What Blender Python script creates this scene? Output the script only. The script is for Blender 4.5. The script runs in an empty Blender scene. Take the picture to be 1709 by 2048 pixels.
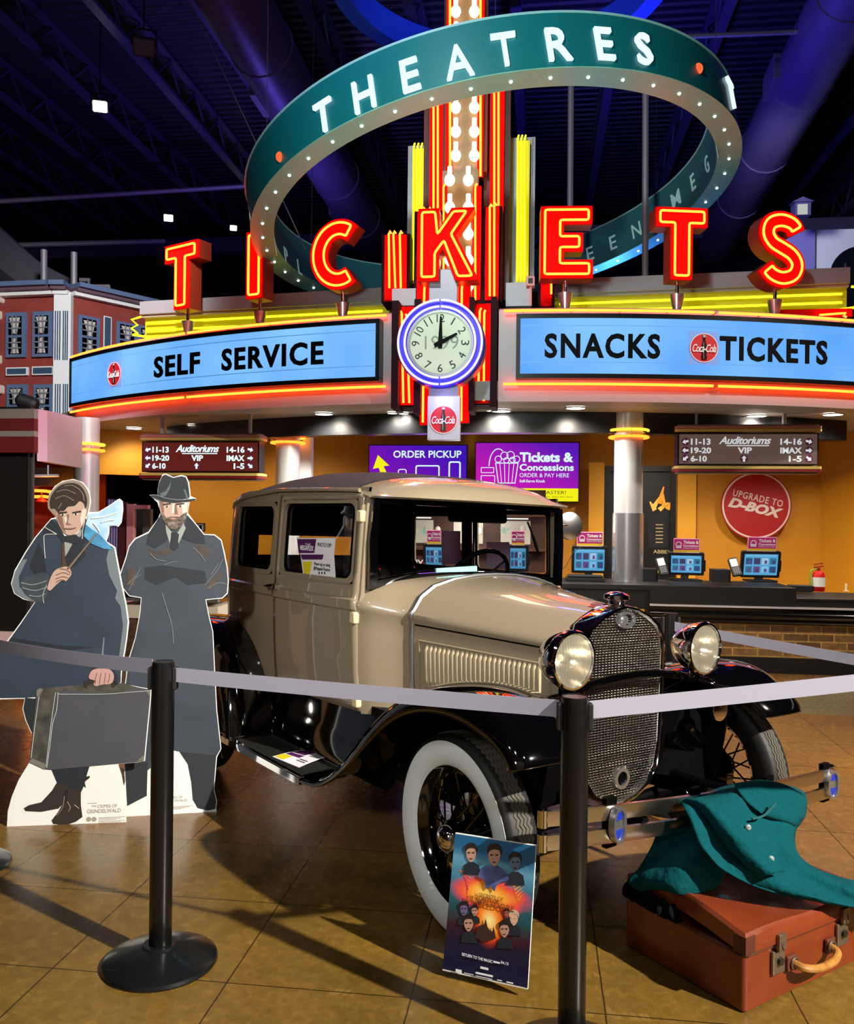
import bpy, bmesh, math, random
from math import sin, cos, pi, radians, atan2, sqrt
from mathutils import Vector, Matrix
random.seed(7)
SC = bpy.context.scene
COL = SC.collection

# ------------------------------------------------------------ camera
F_PX, CX, YH, EYE, ROLL = 1711.0, 854.5, 1030.0, 1.52, radians(0.6)
cam_d = bpy.data.cameras.new('camera')
cam = bpy.data.objects.new('camera', cam_d)
COL.objects.link(cam)
cam.matrix_world = Matrix.Translation((0, 0, EYE)) @ Matrix.Rotation(pi/2, 4, 'X') @ Matrix.Rotation(ROLL, 4, 'Z')
cam_d.sensor_fit = 'VERTICAL'
cam_d.sensor_height = 24.0
cam_d.lens = F_PX/2048*24.0
cam_d.shift_y = (YH-1024)/2048
cam_d.clip_end = 200
SC.camera = cam
SC.view_settings.view_transform = 'Standard'
SC.view_settings.look = 'None'
SC.view_settings.exposure = 0.0
SC.view_settings.gamma = 1.0
SC.view_settings.use_curve_mapping = False

# ------------------------------------------------------------ world and lights
W = bpy.data.worlds.new('world')
SC.world = W
W.use_nodes = True
W.node_tree.nodes['Background'].inputs[0].default_value = (0.35, 0.42, 0.75, 1)
W.node_tree.nodes['Background'].inputs[1].default_value = 0.07

def lamp(name, kind, loc, target, watts, color=(1, 1, 1), size=0.1, spot=60, blend=0.3, size_y=None):
    d = bpy.data.lights.new(name, kind)
    d.energy = watts
    d.color = color
    if kind == 'SPOT':
        d.spot_size = radians(spot); d.spot_blend = blend; d.shadow_soft_size = size
    elif kind == 'AREA':
        d.size = size
        if size_y: d.shape = 'RECTANGLE'; d.size_y = size_y
    else:
        d.shadow_soft_size = size
    o = bpy.data.objects.new(name, d)
    COL.objects.link(o)
    o.location = loc
    o.rotation_euler = (Vector(target)-Vector(loc)).to_track_quat('-Z', 'Y').to_euler()
    return o
# flood on the ceiling grid behind the photographer's right shoulder
lamp('key_flood', 'SPOT', (6.9, -2.6, 6.9), (0.1, 3.6, 0.3), 12200, (1.0, 0.92, 0.80), 0.10, 46, 0.5)
# track lamps over the lobby
for i, (p, q, w_, c_) in enumerate((((-4.0, -1.5, 6.8), (-1.5, 4.3, .8), 110, (.86, .93, 1.0)), ((-1.2, -2.5, 7.0), (0.2, 3.6, .9), 110, (.95, .96, 1.0)),
                                    ((2.6, -3.0, 7.0), (1.2, 4.0, .6), 150, (1, .95, .9)), ((6.5, 3.5, 6.8), (3.4, 7.2, 0.3), 1900, (1.0, .84, .72)))):
    lamp('track_lamp', 'SPOT', p, q, w_, c_, .16, 62, .8)
lamp('car_side_fill', 'SPOT', (-2.6, -2.9, 3.7), (-.05, 4.2, 1.12), 1150, (1, .95, .88), .35, 27, .9)  # added fill for the car's near side, not a lobby fixture
lamp('front_wall_fill', 'SPOT', (0.5, -1.5, 7.5), (0.3, -5.8, 2.2), 900, (1, .93, .9), .3, 100, .9)  # added to brighten the unseen front wall that the chrome reflects
lamp('ring_bounce_fill', 'SPOT', (-.6, 2.6, 2.6), (.6, 7.4, 4.7), 700, (.80, 1.0, .93), .2, 56, .9)  # added, stands in for lobby light bounced up to the ring's underside
# blue flood washing the roof steel
lamp('ceiling_blue', 'SPOT', (2.2, 11.5, 4.6), (4.0, 12.5, 9.0), 800, (0.10, 0.08, 1.0), 0.3, 140, 0.9)
lamp('ceiling_blue_fill', 'SPOT', (-2.4, 14.0, 5.0), (-4.0, 14.5, 9.0), 420, (0.24, 0.17, 1.0), 0.3, 150, 0.9)  # added upward fill, replaces ambient light under the closed roof
lamp('ceiling_violet_fill', 'SPOT', (-1.0, 5.0, 4.6), (-1.5, 7.0, 9.0), 130, (0.42, 0.26, 1.0), 0.3, 150, 0.9)  # added violet fill for the dark deck
lamp('ring_blue', 'SPOT', (2.6, 11.4, 3.9), (2.4, 10.6, 5.0), 260, (0.05, 0.2, 1.0), 0.2, 110, 0.9)
lamp('ring_wash', 'SPOT', (-1.2, 2.0, 6.2), (0.6, 7.5, 5.0), 800, (0.92, 1.0, 1.0), 0.2, 60, 0.8)
lamp('facade_wash', 'SPOT', (-2.0, 5.5, 5.6), (-5.8, 12.0, 3.6), 2600, (1.0, 0.97, 0.94), 0.3, 50, 0.6)
lamp('facade_right', 'SPOT', (3.5, 11.0, 6.4), (7.5, 15.0, 6.0), 900, (0.9, 0.92, 1.0), 0.3, 60, 0.6)

# ------------------------------------------------------------ placing helpers
_cr, _sr = cos(ROLL), sin(ROLL)
def _ray(x, y):
    dx, dy = x-854.5, y-1024
    ux, uy = dx*_cr+dy*_sr, -dx*_sr+dy*_cr
    return Vector((ux/F_PX, 1.0, -(uy+1024-YH)/F_PX))
EYEV = Vector((0, 0, EYE))
def at(x, y, d):                       # point at distance d into the hall
    return EYEV+_ray(x, y)*d
def onz(x, y, z=0.0):                  # point on a level plane
    r = _ray(x, y)
    return EYEV+r*((z-EYE)/r.z)
def onplane(x, y, P, n):
    r = _ray(x, y)
    return EYEV+r*((Vector(P)-EYEV).dot(n)/r.dot(n))
YAW = radians(7.3)                     # the hall stands a little turned to the camera
E1, E2 = Vector((cos(YAW), -sin(YAW), 0)), Vector((sin(YAW), cos(YAW), 0))
def room(u, v, z=0.0):
    return E1*u+E2*v+Vector((0, 0, z))
def onv(x, y, v):
    return onplane(x, y, E2*v, E2)
UP = Vector((0, 0, 1))

# ------------------------------------------------------------ materials
def lin(c):
    if isinstance(c, str):
        c = [int(c[i:i+2], 16)/255 for i in (1, 3, 5)]
        return tuple(x/12.92 if x <= .04045 else ((x+.055)/1.055)**2.4 for x in c)
    return tuple(c)
MATS = {}
def M(name, color='#808080', rough=.5, metal=0.0, emit=None, strength=1.0, coat=0.0, noise=None, bump=None, spec=None):
    if name in MATS: return MATS[name]
    m = bpy.data.materials.new(name); m.use_nodes = True
    nt = m.node_tree; b = nt.nodes['Principled BSDF']
    c = lin(color)
    b.inputs['Base Color'].default_value = (*c, 1)
    b.inputs['Roughness'].default_value = rough
    b.inputs['Metallic'].default_value = metal
    if spec is not None: b.inputs['Specular IOR Level'].default_value = spec
    if coat: b.inputs['Coat Weight'].default_value = coat; b.inputs['Coat Roughness'].default_value = .04
    if emit is not None:
        b.inputs['Emission Color'].default_value = (*lin(emit), 1)
        b.inputs['Emission Strength'].default_value = strength
    if noise or bump:
        tc = nt.nodes.new('ShaderNodeTexCoord')
    if noise:                           # (scale, second colour, contrast)
        n = nt.nodes.new('ShaderNodeTexNoise'); n.inputs['Scale'].default_value = noise[0]; n.inputs['Detail'].default_value = 6
        r = nt.nodes.new('ShaderNodeValToRGB')
        k = noise[2] if len(noise) > 2 else .2
        r.color_ramp.elements[0].position = .5-k; r.color_ramp.elements[1].position = .5+k
        r.color_ramp.elements[0].color = (*c, 1); r.color_ramp.elements[1].color = (*lin(noise[1]), 1)
        nt.links.new(tc.outputs['Object'], n.inputs['Vector']); nt.links.new(n.outputs['Fac'], r.inputs['Fac'])
        nt.links.new(r.outputs['Color'], b.inputs['Base Color'])
    if bump:                            # (scale, strength, distance)
        n = nt.nodes.new('ShaderNodeTexNoise'); n.inputs['Scale'].default_value = bump[0]; n.inputs['Detail'].default_value = 4
        bp = nt.nodes.new('ShaderNodeBump'); bp.inputs['Strength'].default_value = bump[1]; bp.inputs['Distance'].default_value = bump[2]
        nt.links.new(tc.outputs['Object'], n.inputs['Vector']); nt.links.new(n.outputs['Fac'], bp.inputs['Height'])
        nt.links.new(bp.outputs['Normal'], b.inputs['Normal'])
    MATS[name] = m
    return m
def glow(name, color, strength):
    if name in MATS: return MATS[name]
    m = bpy.data.materials.new(name); m.use_nodes = True
    nt = m.node_tree; nt.nodes.clear()
    o = nt.nodes.new('ShaderNodeOutputMaterial'); e = nt.nodes.new('ShaderNodeEmission')
    e.inputs[0].default_value = (*lin(color), 1); e.inputs[1].default_value = strength
    nt.links.new(e.outputs[0], o.inputs[0])
    MATS[name] = m
    return m
def pane_glass(name, tint=(1, 1, 1), refl=1.45, boost=0.0):
    if name in MATS: return MATS[name]
    m = bpy.data.materials.new(name); m.use_nodes = True
    nt = m.node_tree; nt.nodes.clear()
    o = nt.nodes.new('ShaderNodeOutputMaterial')
    t = nt.nodes.new('ShaderNodeBsdfTransparent'); t.inputs[0].default_value = (*tint, 1)
    g = nt.nodes.new('ShaderNodeBsdfGlossy'); g.inputs['Roughness'].default_value = .02
    f = nt.nodes.new('ShaderNodeLayerWeight'); f.inputs[0].default_value = .5
    pw_ = nt.nodes.new('ShaderNodeMath'); pw_.operation = 'POWER'; pw_.inputs[1].default_value = 4
    nt.links.new(f.outputs['Facing'], pw_.inputs[0]); f = pw_
    a = nt.nodes.new('ShaderNodeMath'); a.operation = 'MULTIPLY_ADD'; a.inputs[1].default_value = .8; a.inputs[2].default_value = .04+boost; a.use_clamp = True
    x = nt.nodes.new('ShaderNodeMixShader')
    nt.links.new(f.outputs[0], a.inputs[0]); nt.links.new(a.outputs[0], x.inputs[0])
    nt.links.new(t.outputs[0], x.inputs[1]); nt.links.new(g.outputs[0], x.inputs[2]); nt.links.new(x.outputs[0], o.inputs[0])
    MATS[name] = m
    return m

# ------------------------------------------------------------ mesh helpers
class MB:
    def __init__(s): s.v = []; s.f = []
    def add(s, vs, fs, T=None):
        o = len(s.v)
        s.v += [(T @ Vector(v)) if T else Vector(v) for v in vs]
        s.f += [tuple(i+o for i in f) for f in fs]
        return s
    def box(s, c, size, T=None):
        x, y, z = (k/2 for k in size); cx, cy, cz = c
        vs = [(cx+a*x, cy+b*y, cz+d*z) for a in (-1, 1) for b in (-1, 1) for d in (-1, 1)]
        return s.add(vs, [(0, 1, 3, 2), (4, 6, 7, 5), (0, 4, 5, 1), (2, 3, 7, 6), (0, 2, 6, 4), (1, 5, 7, 3)], T)
    def bar(s, p, q, w, h, up=(0, 0, 1)):
        p, q = Vector(p), Vector(q); d = (q-p); L = d.length
        x = d.normalized(); y = Vector(up).cross(x)
        if y.length < 1e-5: y = Vector((0, 1, 0)).cross(x)
        y.normalize(); z = x.cross(y)
        T = Matrix.Translation((p+q)/2) @ Matrix((x, y, z)).transposed().to_4x4()
        return s.box((0, 0, 0), (L, w, h), T)
    def tube(s, path, r, n=8, closed=False, cap=True):
        P = [Vector(p) for p in path]; m = len(P)
        rr = r if isinstance(r, (list, tuple)) else [r]*m
        t0 = (P[1]-P[0]).normalized()
        up = Vector((0, 0, 1)) if abs(t0.z) < .9 else Vector((1, 0, 0))
        nrm = (up-t0*up.dot(t0)).normalized()
        rings = []
        for i in range(m):
            if closed: t = (P[(i+1) % m]-P[i-1])
            else: t = P[min(i+1, m-1)]-P[max(i-1, 0)]
            if t.length < 1e-9: t = t0
            t = t.normalized()
            nrm = nrm-t*nrm.dot(t)
            if nrm.length < 1e-6: nrm = t.orthogonal()
            nrm.normalize(); b = t.cross(nrm)
            rings.append([P[i]+(nrm*cos(2*pi*k/n)+b*sin(2*pi*k/n))*rr[i] for k in range(n)])
        return s.loft(rings, True, closed, cap and not closed)
    def loft(s, rings, closed_u=False, closed_v=False, cap=False, T=None):
        n = len(rings[0]); m = len(rings)
        vs = [v for r in rings for v in r]; fs = []
        for i in range(m if closed_v else m-1):
            j = (i+1) % m
            for k in range(n if closed_u else n-1):
                l = (k+1) % n
                fs.append((i*n+k, i*n+l, j*n+l, j*n+k))
        if cap: fs += [tuple(range(n)), tuple(reversed(range((m-1)*n, m*n)))]
        return s.add(vs, fs, T)
    def lathe(s, prof, n=32, T=None, cap=False):   # (r, z) about local z
        rings = [[(r*cos(2*pi*k/n), r*sin(2*pi*k/n), z) for k in range(n)] for r, z in prof]
        return s.loft(rings, True, False, cap, T)
    def prism(s, poly, z0, z1, T=None):
        n = len(poly)
        vs = [(x, y, z0) for x, y in poly]+[(x, y, z1) for x, y in poly]
        fs = [tuple(reversed(range(n))), tuple(range(n, 2*n))]+[(i, (i+1) % n, (i+1) % n+n, i+n) for i in range(n)]
        return s.add(vs, fs, T)
    def ring(s, outer, inner, z0, z1, T=None):   # flat frame between two outlines of equal length
        n = len(outer)
        vs = [(x, y, z) for z in (z0, z1) for P in (outer, inner) for x, y in P]
        fs = []
        for i in range(n):
            j = (i+1) % n
            fs += [(i, j, n+j, n+i), (2*n+j, 2*n+i, 3*n+i, 3*n+j), (i, 2*n+i, 2*n+j, j), (n+j, 3*n+j, 3*n+i, n+i)]
        return s.add(vs, fs, T)
    def cyl(s, p, q, r, n=16, r2=None):
        return s.tube([p, q], [r, r if r2 is None else r2], n)
    def sphere(s, c, r, n=16, m=8, sc=(1, 1, 1)):
        c = Vector(c)
        rings = [[c+Vector((r*sc[0]*sin(pi*i/m)*cos(2*pi*k/n), r*sc[1]*sin(pi*i/m)*sin(2*pi*k/n), r*sc[2]*cos(pi*i/m))) for k in range(n)] for i in range(m+1)]
        return s.loft(rings, True)
    def build(s, name, mat, parent=None, smooth=35, bevel=0, solid=0, sub=0):
        me = bpy.data.meshes.new(name)
        me.from_pydata([tuple(v) for v in s.v], [], s.f)
        bm = bmesh.new(); bm.from_mesh(me)
        bmesh.ops.remove_doubles(bm, verts=bm.verts, dist=1e-6)
        bmesh.ops.recalc_face_normals(bm, faces=bm.faces)
        bm.to_mesh(me); bm.free()
        for m in (mat if isinstance(mat, (list, tuple)) else [mat]): me.materials.append(m)
        return link(name, me, parent, smooth, bevel, solid, sub)
def link(name, me, parent=None, smooth=35, bevel=0, solid=0, sub=0):
    if smooth:
        me.polygons.foreach_set('use_smooth', [True]*len(me.polygons))
        me.set_sharp_from_angle(angle=radians(smooth))
    o = bpy.data.objects.new(name, me); COL.objects.link(o)
    if parent: o.parent = parent
    if solid:
        k = o.modifiers.new('solid', 'SOLIDIFY'); k.thickness = solid; k.offset = 0
    if bevel:
        k = o.modifiers.new('bevel', 'BEVEL'); k.width = bevel; k.segments = 2; k.limit_method = 'ANGLE'; k.angle_limit = radians(40)
    if sub:
        k = o.modifiers.new('sub', 'SUBSURF'); k.levels = sub; k.render_levels = sub
    return o
def tag(o, label, cat, group=None, kind=None):
    o['label'] = label; o['category'] = cat
    if group: o['group'] = group
    if kind: o['kind'] = kind
    return o
def thing(name, label, cat, T=None, group=None):
    o = bpy.data.objects.new(name, None); COL.objects.link(o)
    o.empty_display_size = .1
    if T is not None: o.matrix_world = T if isinstance(T, Matrix) else Matrix.Translation(T)
    return tag(o, label, cat, group)
def struct(o):
    o['kind'] = 'structure'
    return o
def copy_tree(o, parent=None):
    c = o.copy(); COL.objects.link(c)
    if parent: c.parent = parent; c.matrix_parent_inverse = o.matrix_parent_inverse
    for ch in list(o.children): copy_tree(ch, c)
    return c
def frame(o, x, z=UP):                 # matrix with local x along x, local z near z, origin o
    x = Vector(x).normalized(); z = Vector(z); z = (z-x*z.dot(x)).normalized(); y = z.cross(x)
    T = Matrix((x, y, z)).transposed().to_4x4(); T.translation = Vector(o)
    return T
def board(o, x, y=UP):                 # local x right, local y up, local z towards the viewer
    x = Vector(x).normalized(); y = Vector(y); y = (y-x*y.dot(x)).normalized(); z = x.cross(y)
    T = Matrix((x, y, z)).transposed().to_4x4(); T.translation = Vector(o)
    return T
def rrect(x0, y0, x1, y1, r, n=5):
    P = []
    for cx, cy, a in ((x1-r, y1-r, 0), (x0+r, y1-r, 90), (x0+r, y0+r, 180), (x1-r, y0+r, 270)):
        for k in range(n+1):
            t = radians(a+90*k/n); P.append((cx+r*cos(t), cy+r*sin(t)))
    return P
def circle(r, n=48, cx=0, cy=0, ry=None):
    return [(cx+r*cos(2*pi*k/n), cy+(ry or r)*sin(2*pi*k/n)) for k in range(n)]
def text_mesh(s, bold=0.0, shear=0.0, depth=.05, spacing=1.0, res=3):
    c = bpy.data.curves.new('t', 'FONT'); c.body = s; c.offset = bold; c.shear = shear
    c.extrude = depth/2; c.space_character = spacing; c.resolution_u = res
    o = bpy.data.objects.new('t', c); COL.objects.link(o)
    me = bpy.data.meshes.new_from_object(o.evaluated_get(bpy.context.evaluated_depsgraph_get()))
    bpy.data.objects.remove(o); bpy.data.curves.remove(c)
    return me
def text(name, s, mat, parent, x0, y0, x1, y1, z=.002, thick=.002, bold=.012, shear=0, spacing=1.0, T=None, fn=None):
    """lettering fitted into the box x0..x1, y0..y1 of the parent's board plane"""
    bpy.context.view_layer.update()
    me = text_mesh(s, bold, shear, 1.0, spacing)
    xs = [v.co.x for v in me.vertices]; ys = [v.co.y for v in me.vertices]
    if not xs: return None
    sx = (x1-x0)/(max(xs)-min(xs)); sy = (y1-y0)/(max(ys)-min(ys)); mx, my = min(xs), min(ys)
    for v in me.vertices:
        p = Vector((x0+(v.co.x-mx)*sx, y0+(v.co.y-my)*sy, z+(v.co.z+.5)*thick))
        if T: p = T @ p
        v.co = fn(p) if fn else p
    me.materials.clear(); me.materials.append(mat); me.name = name
    return link(name, me, parent, 0)
def catmull(P, n=6, closed=False):
    P = [Vector(p) for p in P]; out = []; m = len(P)
    for i in range(m if closed else m-1):
        a, b, c, d = (P[(i-1) % m], P[i], P[(i+1) % m], P[(i+2) % m]) if closed else (P[max(i-1, 0)], P[i], P[i+1], P[min(i+2, m-1)])
        for k in range(n):
            t = k/n
            out.append(.5*((2*b)+(c-a)*t+(2*a-5*b+4*c-d)*t*t+(3*b-a-3*c+d)*t**3))
    if not closed: out.append(P[-1])
    return out
def lerp(tab, x):
    if x <= tab[0][0]: return tab[0][1]
    for (a, p), (b, q) in zip(tab, tab[1:]):
        if x <= b:
            t = (x-a)/(b-a); return p+(q-p)*t
    return tab[-1][1]
# ------------------------------------------------------------ shared materials
NEON_R = glow('neon_red', (1.0, .062, .007), 15)
NEON_R2 = glow('neon_red_soft', (1.0, .06, .006), 15)
NEON_Y = glow('neon_yellow', (1.0, .86, .015), 2.6)
NEON_V = glow('neon_violet', (.50, .40, 1.0), 2.6)
NEON_O = glow('neon_amber', (1.0, .15, .012), 5)
BULB = glow('bulb_warm', (1.0, .74, .40), 6)
RED = M('red_paint', '#d80808', .85, spec=.08)
REDD = M('dark_red_paint', '#7c0f10', .5)
BROWN = M('brown_paint', '#4a2a1c', .5)
MAROON = M('maroon_metal', '#2a1018', .7, spec=.1)
YELLOW = M('yellow_paint', '#d8d000', .5)
GREY = M('grey_metal', '#9a9aa0', .45, .3)
SILVER = M('silver_paint', '#b9b7ba', .42, .2)
CHROME = M('chrome', '#e6e6ea', .06, 1.0)
STEEL = M('brushed_steel', '#b6b8bc', .28, .9)
BLACK = M('black_gloss', '#050507', .12, 0, coat=.6)
BLACKM = M('black_matt', '#0c0c0e', .55)
WHITE = M('white_paint', '#e4e6e8', .5)
WHITEG = glow('lit_white', (.75, .95, 1.0), 1.15)
PAPER = M('paper', '#e2e2ea', .7)
INK = M('ink', '#15151c', .7)

def pbox(mb, x0, y0, x1, y1, d, th, back=0.0):
    a, b = at(x0, y1, d), at(x1, y0, d)
    c = (a+b)/2+E2*(th/2+back)
    w, h = (x1-x0)*d/F_PX, (y1-y0)*d/F_PX
    T = Matrix.Translation(c) @ Matrix.Rotation(-YAW, 4, 'Z')
    return mb.box((0, 0, 0), (w, th, h), T)
def pboard(x0, y0, x1, y1, d):
    c = at((x0+x1)/2, (y0+y1)/2, d)
    return board(c, E1), (x1-x0)*d/F_PX, (y1-y0)*d/F_PX

# ------------------------------------------------------------ floor
def floor_material():
    m = bpy.data.materials.new('stained_concrete'); m.use_nodes = True
    nt = m.node_tree; b = nt.nodes['Principled BSDF']; N = nt.nodes.new; Lk = nt.links.new
    tc = N('ShaderNodeTexCoord'); sp = N('ShaderNodeSeparateXYZ'); Lk(tc.outputs['Object'], sp.inputs[0])
    def mth(op, a, bb=None, c=None):
        n = N('ShaderNodeMath'); n.operation = op
        for i, v in enumerate((a, bb, c)):
            if v is None: continue
            if isinstance(v, (int, float)): n.inputs[i].default_value = v
            else: Lk(v, n.inputs[i])
        return n.outputs[0]
    wob = N('ShaderNodeTexNoise'); wob.inputs['Scale'].default_value = 9; Lk(tc.outputs['Object'], wob.inputs['Vector'])
    def grout(co, o, s):
        t = mth('ADD', co, mth('MULTIPLY', wob.outputs['Fac'], .004))
        t = mth('FRACT', mth('ADD', mth('DIVIDE', mth('SUBTRACT', t, o+.002), s), .5))
        t = mth('MULTIPLY', mth('ABSOLUTE', mth('SUBTRACT', t, .5)), s)
        return t
    gx, gy = grout(sp.outputs[0], .225, .602), grout(sp.outputs[1], 2.665, .57)
    g = mth('LESS_THAN', mth('MINIMUM', gx, gy), .0028)
    gw = mth('LESS_THAN', mth('MINIMUM', gx, gy), .02)
    n1 = N('ShaderNodeTexNoise'); n1.inputs['Scale'].default_value = 1.3; n1.inputs['Detail'].default_value = 8; n1.inputs['Roughness'].default_value = .65
    n2 = N('ShaderNodeTexNoise'); n2.inputs['Scale'].default_value = 22; n2.inputs['Detail'].default_value = 8; n2.inputs['Roughness'].default_value = .75; n2.inputs['Distortion'].default_value = .4
    n3 = N('ShaderNodeTexNoise'); n3.inputs['Scale'].default_value = 3.0; n3.inputs['Detail'].default_value = 10; n3.inputs['Distortion'].default_value = 3
    for n in (n1, n2, n3): Lk(tc.outputs['Object'], n.inputs['Vector'])
    r1 = N('ShaderNodeValToRGB'); r1.color_ramp.elements[0].position = .35; r1.color_ramp.elements[1].position = .68
    r1.color_ramp.elements[0].color = (*lin('#60491e'), 1); r1.color_ramp.elements[1].color = (*lin('#80622a'), 1)
    Lk(n1.outputs['Fac'], r1.inputs[0])
    r2 = N('ShaderNodeValToRGB'); r2.color_ramp.elements[0].position = .40; r2.color_ramp.elements[1].position = .72
    r2.color_ramp.elements[0].color = (.88, .88, .88, 1); r2.color_ramp.elements[1].color = (1.13, 1.12, 1.10, 1)
    Lk(n2.outputs['Fac'], r2.inputs[0])
    mx = N('ShaderNodeMix'); mx.data_type = 'RGBA'; mx.blend_type = 'MULTIPLY'; mx.inputs[0].default_value = 1
    Lk(r1.outputs[0], mx.inputs[6]); Lk(r2.outputs[0], mx.inputs[7])
    # redder tone on the tiles to either side of the car
    rs = N('ShaderNodeMix'); rs.data_type = 'RGBA'
    far = mth('MULTIPLY', mth('GREATER_THAN', sp.outputs[1], 3.235+.57), .38)
    Lk(far, rs.inputs[0]); rs.inputs[7].default_value = (*lin('#80583c'), 1)
    Lk(mx.outputs[2], rs.inputs[6])
    mb2 = N('ShaderNodeMix'); mb2.data_type = 'RGBA'; mb2.blend_type = 'MULTIPLY'; mb2.inputs[0].default_value = 1
    Lk(rs.outputs[2], mb2.inputs[6]); Lk(r2.outputs[0], mb2.inputs[7])
    band = N('ShaderNodeMix'); band.data_type = 'RGBA'
    k = mth('MULTIPLY', mth('GREATER_THAN', sp.outputs[1], 7.0), mth('LESS_THAN', sp.outputs[1], 8.3))
    Lk(mth('MULTIPLY', k, .8), band.inputs[0]); Lk(mb2.outputs[2], band.inputs[6]); band.inputs[7].default_value = (*lin('#6d6a50'), 1)
    # pale scuffs along the joints and in veins
    sc = mth('MULTIPLY', mth('GREATER_THAN', n3.outputs['Fac'], .60), mth('MULTIPLY', gw, .16))
    scm = N('ShaderNodeMix'); scm.data_type = 'RGBA'; Lk(sc, scm.inputs[0]); Lk(band.outputs[2], scm.inputs[6]); scm.inputs[7].default_value = (*lin('#b08a52'), 1)
    gm = N('ShaderNodeMix'); gm.data_type = 'RGBA'; Lk(mth('MULTIPLY', g, .85), gm.inputs[0]); Lk(scm.outputs[2], gm.inputs[6]); gm.inputs[7].default_value = (*lin('#20150c'), 1)
    Lk(gm.outputs[2], b.inputs['Base Color'])
    rr = N('ShaderNodeMapRange'); rr.inputs[1].default_value = .3; rr.inputs[2].default_value = .75; rr.inputs[3].default_value = .18; rr.inputs[4].default_value = .34
    Lk(n2.outputs['Fac'], rr.inputs[0]); Lk(rr.outputs[0], b.inputs['Roughness'])
    bp = N('ShaderNodeBump'); bp.inputs['Strength'].default_value = .12; bp.inputs['Distance'].default_value = .004
    Lk(n2.outputs['Fac'], bp.inputs['Height']); Lk(bp.outputs[0], b.inputs['Normal'])
    return m
fl = MB().add([(-16, -6, 0), (16, -6, 0), (16, 26, 0), (-16, 26, 0)], [(0, 1, 2, 3)]).build('floor', floor_material(), None, 0)
fl.rotation_euler.z = -YAW
struct(fl)

# ------------------------------------------------------------ roof of the hall
def deck_material():
    m = M('roof_deck', '#1f1c2c', .6)
    nt = m.node_tree; b = nt.nodes['Principled BSDF']
    tc = nt.nodes.new('ShaderNodeTexCoord'); w = nt.nodes.new('ShaderNodeTexWave'); w.bands_direction = 'Y'; w.inputs['Scale'].default_value = 1.6
    bp = nt.nodes.new('ShaderNodeBump'); bp.inputs['Strength'].default_value = 1; bp.inputs['Distance'].default_value = .06
    nt.links.new(tc.outputs['Object'], w.inputs['Vector']); nt.links.new(w.outputs['Fac'], bp.inputs['Height']); nt.links.new(bp.outputs[0], b.inputs['Normal'])
    return m
ZC = 9.0
RT = Matrix.Rotation(-YAW, 4, 'Z')
c = MB().add([(-16, -6, ZC), (16, -6, ZC), (16, 26, ZC), (-16, 26, ZC)], [(0, 3, 2, 1)]).build('ceiling', deck_material(), None, 0)
c.rotation_euler.z = -YAW; struct(c)
JOIST = M('roof_steel', '#3a3656', .5, .2)
def joist_mesh():
    m = MB()
    m.box((0, 8.5, -.06), (.13, 29, .05)).box((0, 8.5, -.62), (.15, 29, .06))
    for i in range(26):
        y = -4.5+i*1.05
        m.bar((0, y, -.08), (0, y+.52, -.6), .03, .03, (1, 0, 0)).bar((0, y+.52, -.6), (0, y+1.05, -.08), .03, .03, (1, 0, 0))
    return m
j0 = None
for i in range(-9, 10):
    if j0 is None:
        o = j0 = joist_mesh().build('ceiling_joist', JOIST, None, 0)
    else:
        o = j0.copy(); COL.objects.link(o)
    o.matrix_world = RT @ Matrix.Translation((i*1.42-.35, 0, ZC)); struct(o)
for i, v in enumerate((21.5,)):
    o = MB().box((0, v, ZC-.52), (30, .18, .4)).build('ceiling_beam', JOIST, None, 0); o.rotation_euler.z = -YAW; struct(o)
o = MB().box((0, 19.2, 7.75), (30, .2, .36)).build('ceiling_beam', JOIST, None, 0); o.rotation_euler.z = -YAW; struct(o)
DARKW = M('dark_wall', '#17151d', .8)
for n, vs in (('wall_back', [(-16, 24, 0), (16, 24, 0), (16, 24, ZC), (-16, 24, ZC)]),
              ('wall_left', [(-15, -6, 0), (-15, 24, 0), (-15, 24, ZC), (-15, -6, ZC)]),
              ('wall_right', [(15, -6, 0), (15, 24, 0), (15, 24, ZC), (15, -6, ZC)]),
              ('wall_front', [(-16, -5.8, 0), (16, -5.8, 0), (16, -5.8, ZC), (-16, -5.8, ZC)])):
    o = MB().add(vs, [(0, 1, 2, 3)]).build(n, M('lobby_wall', '#8a7c70', .7) if n == 'wall_front' else DARKW, None, 0); o.rotation_euler.z = -YAW; struct(o)

# round ducts running into the depth of the hall
DUCT = M('duct_metal', '#5a4f78', .45, .5)
def duct(pa, pb, za, r, label, ring_every=2.2):
    a = onz(pa[0], pa[1], za); b = onz(pb[0], pb[1], za)
    d = (b-a); a = a-d*.25; b = b+d*.06; d = b-a; L = d.length
    T = frame(a, d)
    t = thing('duct', label, 'duct', T)
    MB().cyl((0, 0, 0), (L, 0, 0), r, 20).build('pipe', DUCT, t)
    for k in range(int(L/ring_every)):
        x = (k+.5)*ring_every
        MB().cyl((x-.03, 0, 0), (x+.03, 0, 0), r*1.04, 20).build('joint_band', DUCT, t)
    for x in (L*.3, L*.62):
        MB().box((x, r+.0, 0), (.7, .14, .34)).build('air_grille', M('grille_grey', '#4a4258', .6), t, 0, .01)
duct((505, 60), (790, 560), 7.7, .42, 'purple lit round air duct on the left, sloping behind the ring sign')
duct((1660, 60), (1440, 470), 7.7, .42, 'purple lit round air duct on the right above the letter S')

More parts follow.
